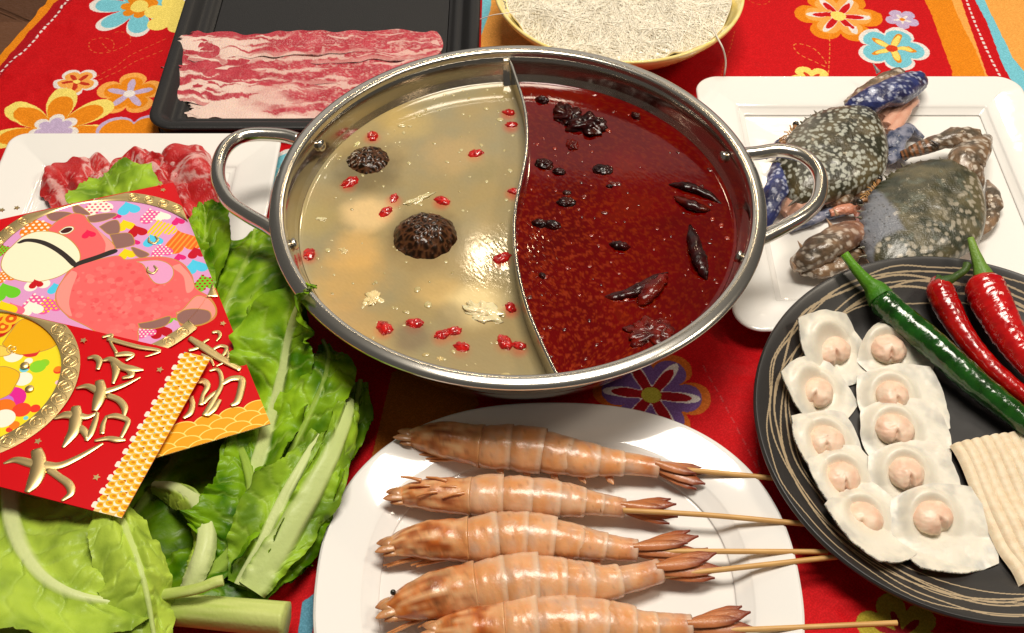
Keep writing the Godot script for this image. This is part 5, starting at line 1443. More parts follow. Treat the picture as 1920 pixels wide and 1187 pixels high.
	shape.call(img, PackedVector2Array([Vector2(0.1095, 0.0954), Vector2(0.1204, 0.0867), Vector2(0.1282, 0.0814), Vector2(0.1399, 0.0725), Vector2(0.1447, 0.0598), Vector2(0.1329, 0.0554), Vector2(0.1324, 0.043), Vector2(0.1332, 0.0314), Vector2(0.1415, 0.0299), Vector2(0.1451, 0.019), Vector2(0.1425, 0.0087), Vector2(0.1344, 0.0047), Vector2(0.1223, 0.0062), Vector2(0.111, 0.0124), Vector2(0.0975, 0.0119), Vector2(0.0842, 0.0153), Vector2(0.0753, 0.0243), Vector2(0.0709, 0.038), Vector2(0.0689, 0.0498), Vector2(0.0629, 0.0558), Vector2(0.0645, 0.0826), Vector2(0.0751, 0.0935), Vector2(0.0847, 0.0991), Vector2(0.0957, 0.1002)]), coral)
	var rq := RandomNumberGenerator.new()
	rq.seed = 3
	var body := PackedVector2Array([Vector2(0.1069, 0.0932), Vector2(0.1188, 0.0864), Vector2(0.1306, 0.0751), Vector2(0.1362, 0.0602), Vector2(0.1292, 0.0516), Vector2(0.1292, 0.0328), Vector2(0.1196, 0.0207), Vector2(0.1077, 0.014), Vector2(0.0965, 0.0148), Vector2(0.0847, 0.0217), Vector2(0.0763, 0.0344), Vector2(0.0723, 0.0506), Vector2(0.0674, 0.0592), Vector2(0.0687, 0.081), Vector2(0.0791, 0.0925), Vector2(0.0944, 0.0988)])
	for k in 700:  # plush mottling
		var at := Vector2(rq.randf_range(0.05, 0.16), rq.randf_range(0.0, 0.11))
		if Geometry2D.is_point_in_polygon(at, body):
			disc.call(img, at, rq.randf_range(0.0006, 0.0026), coral.lerp(soft if rq.randf() < 0.55 else Color8(222, 62, 72), rq.randf_range(0.1, 0.45)))
	shape.call(img, PackedVector2Array([Vector2(0.0671, 0.0855), Vector2(0.0717, 0.0828), Vector2(0.084, 0.0887), Vector2(0.0966, 0.0929), Vector2(0.1085, 0.0935), Vector2(0.1037, 0.0971), Vector2(0.0941, 0.0997), Vector2(0.0848, 0.0986), Vector2(0.0759, 0.0936)]), soft, false)
	shape.call(img, PackedVector2Array([Vector2(0.0846, 0.0167), Vector2(0.0971, 0.0131), Vector2(0.1098, 0.0133), Vector2(0.1131, 0.0191), Vector2(0.0973, 0.0175), Vector2(0.0864, 0.0221)]), soft, false)
	shape.call(img, PackedVector2Array([Vector2(0.0731, 0.0435), Vector2(0.0781, 0.0397), Vector2(0.0896, 0.0388), Vector2(0.0979, 0.0359), Vector2(0.0995, 0.029), Vector2(0.0934, 0.0232), Vector2(0.0843, 0.0228), Vector2(0.0766, 0.0295)]), Color8(232, 160, 204))
	shape.call(img, PackedVector2Array([Vector2(0.1285, 0.0302), Vector2(0.1269, 0.025), Vector2(0.1184, 0.0143), Vector2(0.1237, 0.0072), Vector2(0.1342, 0.0052), Vector2(0.1415, 0.009), Vector2(0.1447, 0.0189), Vector2(0.1399, 0.0295)]), soft)
	shape.call(img, PackedVector2Array([Vector2(0.1303, 0.03), Vector2(0.1281, 0.0241), Vector2(0.1301, 0.0162), Vector2(0.1352, 0.0097), Vector2(0.1425, 0.0111), Vector2(0.1444, 0.0188), Vector2(0.1403, 0.0284), Vector2(0.135, 0.0312)]), brown)
	shape.call(img, PackedVector2Array([Vector2(0.1295, 0.0554), Vector2(0.1304, 0.046), Vector2(0.1302, 0.0348), Vector2(0.1367, 0.0382), Vector2(0.1375, 0.0466), Vector2(0.1341, 0.0545)]), brown)
	shape.call(img, PackedVector2Array([Vector2(0.0216, 0.0925), Vector2(0.0148, 0.0847), Vector2(0.011, 0.074), Vector2(0.0148, 0.0673), Vector2(0.0233, 0.0652), Vector2(0.0326, 0.0617), Vector2(0.0418, 0.0578), Vector2(0.0509, 0.0543), Vector2(0.0571, 0.0551), Vector2(0.0589, 0.0671), Vector2(0.0626, 0.08), Vector2(0.0561, 0.086), Vector2(0.0356, 0.0935)]), coral)
	shape.call(img, PackedVector2Array([Vector2(0.0326, 0.0617), Vector2(0.0411, 0.058), Vector2(0.0508, 0.0547), Vector2(0.0564, 0.0551), Vector2(0.0575, 0.0611), Vector2(0.0479, 0.0591)]), soft, false)
	shape.call(img, PackedVector2Array([Vector2(0.0286, 0.1164), Vector2(0.0232, 0.1099), Vector2(0.0213, 0.1006), Vector2(0.0246, 0.0915), Vector2(0.031, 0.0845), Vector2(0.0399, 0.0796), Vector2(0.0504, 0.0772), Vector2(0.0594, 0.0786), Vector2(0.0645, 0.0836), Vector2(0.0696, 0.0933), Vector2(0.0707, 0.103), Vector2(0.0688, 0.1128), Vector2(0.0624, 0.1218), Vector2(0.0538, 0.1267), Vector2(0.046, 0.1278), Vector2(0.0361, 0.1239)]), Color8(246, 240, 208))
	shape.call(img, PackedVector2Array([Vector2(0.028, 0.1147), Vector2(0.0259, 0.1095), Vector2(0.0281, 0.1026), Vector2(0.0338, 0.0956), Vector2(0.0429, 0.0891), Vector2(0.0522, 0.0844), Vector2(0.0613, 0.0812), Vector2(0.0633, 0.0842), Vector2(0.0526, 0.0885), Vector2(0.0425, 0.0939), Vector2(0.0343, 0.1005), Vector2(0.0294, 0.1077), Vector2(0.0293, 0.1129)]), Color8(52, 44, 40), false)
	shape.call(img, PackedVector2Array([Vector2(0.0629, 0.0837), Vector2(0.06, 0.0795), Vector2(0.0582, 0.067), Vector2(0.0561, 0.055), Vector2(0.06, 0.0541), Vector2(0.0626, 0.0679), Vector2(0.0641, 0.0795), Vector2(0.0652, 0.0833)]), Color8(52, 44, 40), false)
	shape.call(img, PackedVector2Array([Vector2(0.0264, 0.0865), Vector2(0.0232, 0.0813), Vector2(0.0243, 0.0766), Vector2(0.0276, 0.0763), Vector2(0.0305, 0.0803), Vector2(0.0297, 0.0851)]), cream)
	shape.call(img, PackedVector2Array([Vector2(0.0265, 0.0853), Vector2(0.0243, 0.0811), Vector2(0.0253, 0.0775), Vector2(0.0276, 0.0776), Vector2(0.0294, 0.0809), Vector2(0.0287, 0.0844)]), Color8(70, 28, 24), false)
	heart.call(img, Vector2(0.0358, 0.068), 0.0052, up, Color8(236, 30, 80))
	heart.call(img, Vector2(0.0719, 0.1097), 0.005, up, Color8(200, 20, 30))
	# rows of printed ingots along the foot
	for row in 4:
		for k in 11:
			var at := Vector2(0.2255 + row * 0.0058, 0.004 + k * 0.0155 - (0.0075 if row % 2 else 0.0))
			var hump := func(r: float) -> PackedVector2Array: return tex.call(polar(at, func(a: float) -> float: return r / sqrt(pow(cos(a) / 0.72, 2.0) + pow(sin(a), 2.0)), 40))
			fill(img, hump.call(0.0092), Color8(252, 226, 120))
			fill(img, hump.call(0.0083), Color8(240, 166, 34))
	var t := packet("upper red envelope printed with a coral toy horse among hearts inside a gold ring", f, 0.2398, 0.1376, img, 0)
	gold_ring(t, f, Vector2(0.078, 0.0688), 0.0752, 0.0845, Vector2(0.0012, 0.0008), Vector2(0.243, 0.1368), 44, Vector2(5.33, 5.6671))
	for q in [Vector2(-0.0002, 0.0095), Vector2(0.0065, 0.009), Vector2(-0.0081, 0.1087), Vector2(0.1494, 0.0044), Vector2(-0.0092, 0.1186)]:
		gold_star(t, f, q, 0.0022)
	for q in [Vector2(0.0567, 0.0279), Vector2(0.0852, 0.0355)]:
		var hs := Shape.new()
		gold_stroke(hs, f, [Vector3(q.x - 0.004, q.y + 0.002, 0.001), Vector3(q.x, q.y + 0.003, 0.002), Vector3(q.x + 0.003, q.y, 0.0015), Vector3(q.x, q.y - 0.003, 0.002), Vector3(q.x - 0.004, q.y - 0.002, 0.001)])
		part("gold_heart", hs, M.gold, t)
	var one := Shape.new()
	for p in [[Vector3(0.1544, 0.0279, 0.0037), Vector3(0.165, 0.0219, 0.006), Vector3(0.1748, 0.0163, 0.0057), Vector3(0.1835, 0.0106, 0.0053), Vector3(0.1921, 0.005, 0.0035)], [Vector3(0.1548, 0.0132, 0.0018), Vector3(0.1558, 0.0093, 0.0027), Vector3(0.1597, 0.0092, 0.0023), Vector3(0.163, 0.0125, 0.001)],
			[Vector3(0.1648, 0.0312, 0.0023), Vector3(0.1645, 0.0253, 0.0025), Vector3(0.1609, 0.0196, 0.002), Vector3(0.1599, 0.0164, 0.0013)], [Vector3(0.1695, 0.0172, 0.002), Vector3(0.168, 0.0115, 0.0025), Vector3(0.1713, 0.0081, 0.003), Vector3(0.1764, 0.0121, 0.0023), Vector3(0.1776, 0.0177, 0.0013)],
			[Vector3(0.1722, 0.0083, 0.002), Vector3(0.1777, 0.0087, 0.0025), Vector3(0.1821, 0.0127, 0.0018), Vector3(0.1839, 0.0182, 0.001)], [Vector3(0.1706, 0.0245, 0.0015), Vector3(0.1766, 0.0203, 0.0023), Vector3(0.183, 0.0197, 0.0013)]]:
		gold_stroke(one, f, p)
	part("gold_character", one, M.gold, t)
	var two := Shape.new()
	for p in [[Vector3(0.1861, 0.0235, 0.0015), Vector3(0.1865, 0.019, 0.0025), Vector3(0.191, 0.0175, 0.003), Vector3(0.2005, 0.0197, 0.0033), Vector3(0.2089, 0.0262, 0.0037), Vector3(0.2202, 0.0355, 0.0043)], [Vector3(0.1922, 0.0331, 0.0033), Vector3(0.1935, 0.0289, 0.005), Vector3(0.1982, 0.0279, 0.0043), Vector3(0.2042, 0.0323, 0.003), Vector3(0.2114, 0.0356, 0.0037)], [Vector3(0.2105, 0.034, 0.003), Vector3(0.206, 0.0277, 0.0027), Vector3(0.2038, 0.0226, 0.002)],
			[Vector3(0.1995, 0.0191, 0.003), Vector3(0.1974, 0.0121, 0.0043), Vector3(0.2004, 0.0066, 0.005), Vector3(0.209, 0.0097, 0.005), Vector3(0.2166, 0.0142, 0.0045), Vector3(0.2182, 0.0186, 0.0025)], [Vector3(0.2114, 0.0235, 0.0027), Vector3(0.217, 0.029, 0.0043), Vector3(0.2202, 0.0344, 0.0035)]]:
		gold_stroke(two, f, p)
	part("gold_character", two, M.gold, t)
	var three := Shape.new()
	gold_stroke(three, f, [Vector3(0.2023, 0.0395, 0.003), Vector3(0.2089, 0.0401, 0.0037), Vector3(0.2149, 0.0432, 0.0043), Vector3(0.2175, 0.0481, 0.0023)])
	part("gold_character", three, M.gold, t)

	# ---------- the lower packet
	var g: Dictionary = {O = Vector3(-0.22592, 0.05800, 0.24361), a = Vector3(0.23814, -0.03221, -0.97070), b = Vector3(-0.96942, 0.05313, -0.23959), n = Vector3(0.05930, 0.99807, -0.01858)}
	var im := Image.create(1030, 2000, false, Image.FORMAT_RGB8)
	im.fill(red)
	var yellow := Color8(244, 222, 40)
	var C := Vector2(0.067, 0.1345)
	disc.call(im, C, 0.0565, yellow)
	var rr := RandomNumberGenerator.new()
	rr.seed = 8
	var gay := [Color8(246, 130, 30), Color8(236, 60, 40), Color8(150, 210, 40), Color8(120, 210, 230), Color8(246, 200, 214), cream]
	for k in 90:
		var a := rr.randf() * TAU
		var r := 0.055 * sqrt(rr.randf())
		disc.call(im, C + Vector2(cos(a), sin(a)) * r, rr.randf_range(0.0008, 0.0034), gay[k % 6])
	for q in [[Vector2(0.06, 0.1024), 0.009, Color8(230, 40, 150)], [Vector2(0.0557, 0.1047), 0.006, Color8(196, 120, 220)], [Vector2(0.052, 0.1026), 0.007, Color8(240, 120, 30)], [Vector2(0.0537, 0.0917), 0.0055, Color8(236, 70, 40)], [Vector2(0.0446, 0.0984), 0.007, cream], [Vector2(0.076, 0.1032), 0.0055, cream], [Vector2(0.0877, 0.0997), 0.005, Color8(140, 214, 50)], [Vector2(0.092, 0.1187), 0.006, cream]]:
		disc.call(im, q[0], q[1], q[2])
	img = im
	shape.call(img, PackedVector2Array([Vector2(0.1156, 0.1465), Vector2(0.121, 0.1395), Vector2(0.1202, 0.1314), Vector2(0.1122, 0.1307), Vector2(0.1034, 0.1332), Vector2(0.1032, 0.1393)]), Color8(200, 30, 20))
	for q in [Vector2(0.1161, 0.1392), Vector2(0.1111, 0.137), Vector2(0.1189, 0.1355)]:
		disc.call(im, q, 0.0055, Color8(250, 190, 40))
		disc.call(im, q, 0.0036, Color8(226, 90, 20))
		disc.call(im, q, 0.0014, Color8(250, 210, 60))
	shape.call(img, PackedVector2Array([Vector2(0.098, 0.1301), Vector2(0.1091, 0.1302), Vector2(0.1203, 0.1283), Vector2(0.122, 0.1147), Vector2(0.1204, 0.1037), Vector2(0.1126, 0.0973), Vector2(0.1043, 0.0988), Vector2(0.0976, 0.1063), Vector2(0.0935, 0.1139), Vector2(0.0942, 0.1218)]), Color8(236, 176, 16))
	shape.call(img, PackedVector2Array([Vector2(0.0937, 0.1141), Vector2(0.0976, 0.1063), Vector2(0.1005, 0.1052), Vector2(0.0953, 0.1051), Vector2(0.0928, 0.1099)]), Color8(220, 50, 50), false)
	shape.call(img, PackedVector2Array([Vector2(0.0773, 0.1268), Vector2(0.0817, 0.1196), Vector2(0.0812, 0.1113), Vector2(0.078, 0.1067), Vector2(0.0688, 0.105), Vector2(0.0612, 0.1055), Vector2(0.0557, 0.1143)]), Color8(240, 190, 30))
	shape.call(img, PackedVector2Array([Vector2(0.0931, 0.136), Vector2(0.0966, 0.1294), Vector2(0.0936, 0.1214), Vector2(0.0899, 0.1231), Vector2(0.0871, 0.1325)]), Color8(250, 210, 90))
	# ingot border: gold nuggets on pale ground
	var strip := PackedVector2Array([Vector2(-0.001, -0.001), Vector2(0.125, -0.001), Vector2(0.125, 0.0172), Vector2(-0.001, 0.0172)])
	fill(im, tex.call(strip), Color8(236, 200, 120))
	for k in 26:
		for row in 4:
			var at := Vector2(0.0022 + k * 0.0049 + (0.0024 if row % 2 else 0.0), 0.0015 + row * 0.0047)
			var o := func(dx: float, dy: float, rx: float, ry: float) -> PackedVector2Array:
				var v := PackedVector2Array()
				for j in 24:
					v.append((at + Vector2(dx + cos(j * TAU / 24) * rx, dy + sin(j * TAU / 24) * ry)) * DENSITY)
				return v
			fill(im, o.call(-0.0015, 0.0008, 0.0016, 0.0022), Color8(250, 240, 214))
			if (k + row) % 3 == 0:
				fill(im, o.call(0.0017, 0.001, 0.0009, 0.0014), Color8(130, 186, 196))
			if (k * 2 + row) % 5 == 0:
				fill(im, o.call(0.0015, -0.001, 0.0008, 0.0012), Color8(176, 70, 20))
			fill(im, o.call(0, 0, 0.0019, 0.0023), Color8(242, 184, 26))
			fill(im, o.call(0.0003, -0.0003, 0.0009, 0.0012), Color8(222, 140, 16))
	for k in 13:
		fill(im, tex.call(polar(Vector2(0.004 + k * 0.0097, 0.0186), func(a: float) -> float: return 0.0022 * (0.55 + 0.45 * absf(cos(a))), 20)), Color8(250, 236, 220))
	var t2 := packet("lower red envelope with large gold characters, a yellow picture and an ingot border", g, 0.1242, 0.24, im, 0)
	gold_ring(t2, g, C, 0.0548, 0.0662, Vector2(0.0015, 0.02), Vector2(0.123, 0.238), 38)
	for q in [Vector2(0.1143, 0.0822), Vector2(0.1057, 0.0259), Vector2(0.0348, 0.0703), Vector2(0.0209, 0.0258)]:
		gold_star(t2, g, q, 0.0024)
	for q in [Vector2(0.0854, 0.1072), Vector2(0.0695, 0.0951)]:
		part("gold_dot", Shape.new().ball(plane(g, q, 0.0008), Basis(g.a * 0.0028, g.n * 0.0010, g.b * 0.0028), 10), M.gold, t2)
	var chars := [
		[[Vector3(0.0148, 0.0812, 0.0013), Vector3(0.019, 0.0758, 0.0045), Vector3(0.0193, 0.0668, 0.0063), Vector3(0.0198, 0.0591, 0.007), Vector3(0.0221, 0.0501, 0.0053), Vector3(0.0299, 0.0428, 0.004), Vector3(0.0375, 0.0375, 0.003), Vector3(0.0439, 0.0333, 0.0013)], [Vector3(0.0289, 0.0681, 0.0067), Vector3(0.0227, 0.0632, 0.0088), Vector3(0.0139, 0.0591, 0.0097), Vector3(0.0064, 0.058, 0.008), Vector3(0.0005, 0.0586, 0.0033)], [Vector3(0.0184, 0.0549, 0.005), Vector3(0.0152, 0.0464, 0.0047), Vector3(0.012, 0.0385, 0.0053), Vector3(0.0068, 0.0345, 0.0045), Vector3(0.0007, 0.037, 0.0018)]],
		[[Vector3(0.0523, 0.0695, 0.0013), Vector3(0.0568, 0.0644, 0.0057), Vector3(0.0581, 0.0575, 0.0063), Vector3(0.0593, 0.051, 0.0037), Vector3(0.0643, 0.0471, 0.0015)], [Vector3(0.0644, 0.0614, 0.0057), Vector3(0.0567, 0.0573, 0.008), Vector3(0.0479, 0.0539, 0.0075), Vector3(0.041, 0.0538, 0.0055), Vector3(0.0346, 0.0542, 0.0018)], [Vector3(0.0511, 0.055, 0.0045), Vector3(0.0494, 0.0488, 0.005), Vector3(0.0447, 0.0435, 0.0033)], [Vector3(0.0638, 0.0469, 0.0025), Vector3(0.0561, 0.0449, 0.004), Vector3(0.0481, 0.0435, 0.0043), Vector3(0.0428, 0.0437, 0.0025)], [Vector3(0.0631, 0.0406, 0.0018), Vector3(0.0563, 0.0395, 0.0033), Vector3(0.0501, 0.037, 0.003)], [Vector3(0.0625, 0.0403, 0.0025), Vector3(0.0647, 0.035, 0.0043), Vector3(0.0635, 0.0271, 0.0035), Vector3(0.0576, 0.0256, 0.0033), Vector3(0.0507, 0.0251, 0.0023)], [Vector3(0.0442, 0.0389, 0.0018), Vector3(0.0479, 0.0324, 0.0035), Vector3(0.0486, 0.0269, 0.0043), Vector3(0.0498, 0.0218, 0.0018)]],
		[[Vector3(0.0775, 0.0682, 0.0013), Vector3(0.0808, 0.0621, 0.0043), Vector3(0.0791, 0.0528, 0.0055), Vector3(0.0822, 0.0472, 0.004), Vector3(0.0886, 0.0408, 0.003), Vector3(0.0966, 0.0347, 0.001)], [Vector3(0.0868, 0.0573, 0.0055), Vector3(0.0798, 0.0529, 0.0077), Vector3(0.0717, 0.0505, 0.0073), Vector3(0.0645, 0.0492, 0.0037)], [Vector3(0.0777, 0.0474, 0.004), Vector3(0.0764, 0.0395, 0.0045), Vector3(0.0718, 0.0331, 0.0045), Vector3(0.0653, 0.0305, 0.002)]],
		[[Vector3(0.1014, 0.0729, 0.0018), Vector3(0.1035, 0.0689, 0.004), Vector3(0.1012, 0.0646, 0.0043), Vector3(0.0947, 0.0625, 0.0027)], [Vector3(0.1021, 0.0632, 0.0018), Vector3(0.1047, 0.0584, 0.0045), Vector3(0.1012, 0.0493, 0.0053), Vector3(0.1011, 0.042, 0.0055), Vector3(0.1025, 0.0354, 0.0013)], [Vector3(0.103, 0.0561, 0.004), Vector3(0.0968, 0.0511, 0.005), Vector3(0.0871, 0.0484, 0.002)], [Vector3(0.1084, 0.0578, 0.0033), Vector3(0.1113, 0.0519, 0.0045), Vector3(0.1117, 0.0469, 0.0027), Vector3(0.1063, 0.0494, 0.002)], [Vector3(0.1012, 0.0469, 0.0033), Vector3(0.0967, 0.0405, 0.0043), Vector3(0.0926, 0.0451, 0.002)],
			[Vector3(0.1199, 0.0722, 0.0018), Vector3(0.1233, 0.0674, 0.0027), Vector3(0.1182, 0.0657, 0.0018), Vector3(0.1104, 0.0575, 0.0023)], [Vector3(0.12, 0.0685, 0.0037), Vector3(0.1193, 0.0583, 0.0035), Vector3(0.119, 0.0457, 0.0035), Vector3(0.12, 0.0329, 0.0025), Vector3(0.1155, 0.0361, 0.0018), Vector3(0.1127, 0.0393, 0.0008)]]]
	for c in chars:
		var s := Shape.new()
		for p in c:
			gold_stroke(s, g, p)
		part("gold_character", s, M.gold, t2)


func prawn_plate() -> void:
	var out := super_ellipse(0.0226, 0.2600, 0.1415, 0.1285, 2.35)
	var prof := smooth_profile([[0.128, 0.0018], [0.060, 0.0018], [0.050, 0.0022], [0.030, 0.0085], [0.004, 0.0158], [0.0006, 0.0172], [0.0, 0.0184], [0.0012, 0.0195], [0.0042, 0.0196], [0.0240, 0.0142], [0.0280, 0.0122], [0.0360, 0.0078], [0.046, 0.0058], [0.128, 0.0054]], 4)
	dish("oval_plate", "white oval porcelain plate holding the five skewered prawns", "plate", out, Vector2(0.0226, 0.26), prof, 180, M.bone_glaze)
	# five prawns: the path runs from head to tail tip
	var sets := [
		[[Vector3(-0.0733, 0.019, 0.1605), Vector3(-0.0586, 0.02, 0.1612), Vector3(-0.0414, 0.021, 0.164), Vector3(-0.0227, 0.0215, 0.168), Vector3(-0.0041, 0.022, 0.1692), Vector3(0.0161, 0.0215, 0.1721), Vector3(0.0362, 0.021, 0.1766), Vector3(0.0563, 0.0195, 0.1789), Vector3(0.0731, 0.018, 0.1798), Vector3(0.0884, 0.017, 0.182)], [Vector3(0.0884, 0.017, 0.182), Vector3(0.1047, 0.016, 0.1853), Vector3(0.12, 0.0155, 0.189)], 1.0, 0.0, "prawn nearest the pot, its tail fan spread around the skewer"],
		[[Vector3(-0.0771, 0.017, 0.204), Vector3(-0.0633, 0.018, 0.2023), Vector3(-0.0468, 0.019, 0.203), Vector3(-0.0287, 0.02, 0.2047), Vector3(-0.009, 0.0205, 0.2047), Vector3(0.009, 0.0205, 0.2058), Vector3(0.0286, 0.02, 0.2074), Vector3(0.0449, 0.0185, 0.2088), Vector3(0.0564, 0.017, 0.2097), Vector3(0.0652, 0.016, 0.2106)], [Vector3(0.0652, 0.016, 0.2106), Vector3(0.0826, 0.0155, 0.2115), Vector3(0.0999, 0.0155, 0.2115)], 0.88, 1.0, "second prawn from the pot, lying belly up with its legs folded"],
		[[Vector3(-0.0798, 0.017, 0.2398), Vector3(-0.0647, 0.0185, 0.2359), Vector3(-0.0471, 0.02, 0.235), Vector3(-0.0295, 0.021, 0.2356), Vector3(-0.0121, 0.0215, 0.233), Vector3(0.0055, 0.0215, 0.233), Vector3(0.0246, 0.0205, 0.2346), Vector3(0.0436, 0.019, 0.2373), Vector3(0.0579, 0.0175, 0.2393), Vector3(0.0707, 0.0165, 0.2402)], [Vector3(0.0707, 0.0165, 0.2402), Vector3(0.0901, 0.016, 0.237), Vector3(0.1117, 0.016, 0.2345)], 1.0, 2.0, "middle prawn of the five, with the orange head"],
		[[Vector3(-0.0769, 0.017, 0.2814), Vector3(-0.0624, 0.019, 0.2757), Vector3(-0.0441, 0.0205, 0.2708), Vector3(-0.0241, 0.022, 0.2682), Vector3(-0.0072, 0.023, 0.2656), Vector3(0.0113, 0.023, 0.2643), Vector3(0.0299, 0.022, 0.2644), Vector3(0.0486, 0.0205, 0.2636), Vector3(0.066, 0.019, 0.26), Vector3(0.083, 0.018, 0.2546)], [Vector3(0.083, 0.018, 0.2546), Vector3(0.0997, 0.0175, 0.2508), Vector3(0.121, 0.0175, 0.2465)], 1.14, 3.0, "largest prawn, fourth from the pot, with a pointed pale head"],
		[[Vector3(-0.0508, 0.018, 0.2944), Vector3(-0.0373, 0.019, 0.2936), Vector3(-0.0222, 0.02, 0.2934), Vector3(-0.0071, 0.0215, 0.2929), Vector3(0.011, 0.0225, 0.2908), Vector3(0.032, 0.0225, 0.2901), Vector3(0.0532, 0.0215, 0.2909), Vector3(0.0698, 0.02, 0.2915), Vector3(0.0836, 0.0185, 0.2907), Vector3(0.0977, 0.0175, 0.2902)], [Vector3(0.0977, 0.0175, 0.2902), Vector3(0.1143, 0.017, 0.2887), Vector3(0.1361, 0.017, 0.2847)], 1.1, 4.0, "prawn at the near edge of the oval plate"]]
	for q in sets:
		prawn(q)
	# bamboo skewers
	var grain := noise(420, 1.0, 3)
	for q in [[[Vector3(0.0764, 0.018, 0.1811), Vector3(0.1193, 0.019, 0.1861), Vector3(0.1616, 0.02, 0.1919)], "bamboo skewer sticking out of the prawn nearest the pot"], [[Vector3(0.0633, 0.021, 0.2153), Vector3(0.1154, 0.021, 0.2187), Vector3(0.1741, 0.021, 0.225)], "bamboo skewer lying over the tail of the second prawn"], [[Vector3(0.0721, 0.017, 0.2412), Vector3(0.1258, 0.0185, 0.2421), Vector3(0.183, 0.02, 0.2433)], "bamboo skewer level with the middle prawn"],
			[[Vector3(0.0849, 0.018, 0.2581), Vector3(0.1306, 0.0195, 0.2533), Vector3(0.1878, 0.021, 0.2471)], "bamboo skewer slanting up from the largest prawn's tail"], [[Vector3(0.1017, 0.017, 0.2926), Vector3(0.1499, 0.019, 0.2916), Vector3(0.2143, 0.02, 0.2889)], "bamboo skewer with its free end over the red cloth, nearest the viewer"]]:
		single("bamboo_skewer", Shape.new().tube(spline(q[0], 14), 12, 0.00165, {"col": func(s: float, a: float, p: Vector3) -> Color: return rgb(222, 176, 108).lerp(rgb(190, 138, 74), clampf(0.4 + 0.8 * grain.get_noise_2d(s * 4.0, a * 3.0), 0, 1))}), M.bamboo, q[1], "skewer", "bamboo skewers of the prawns")

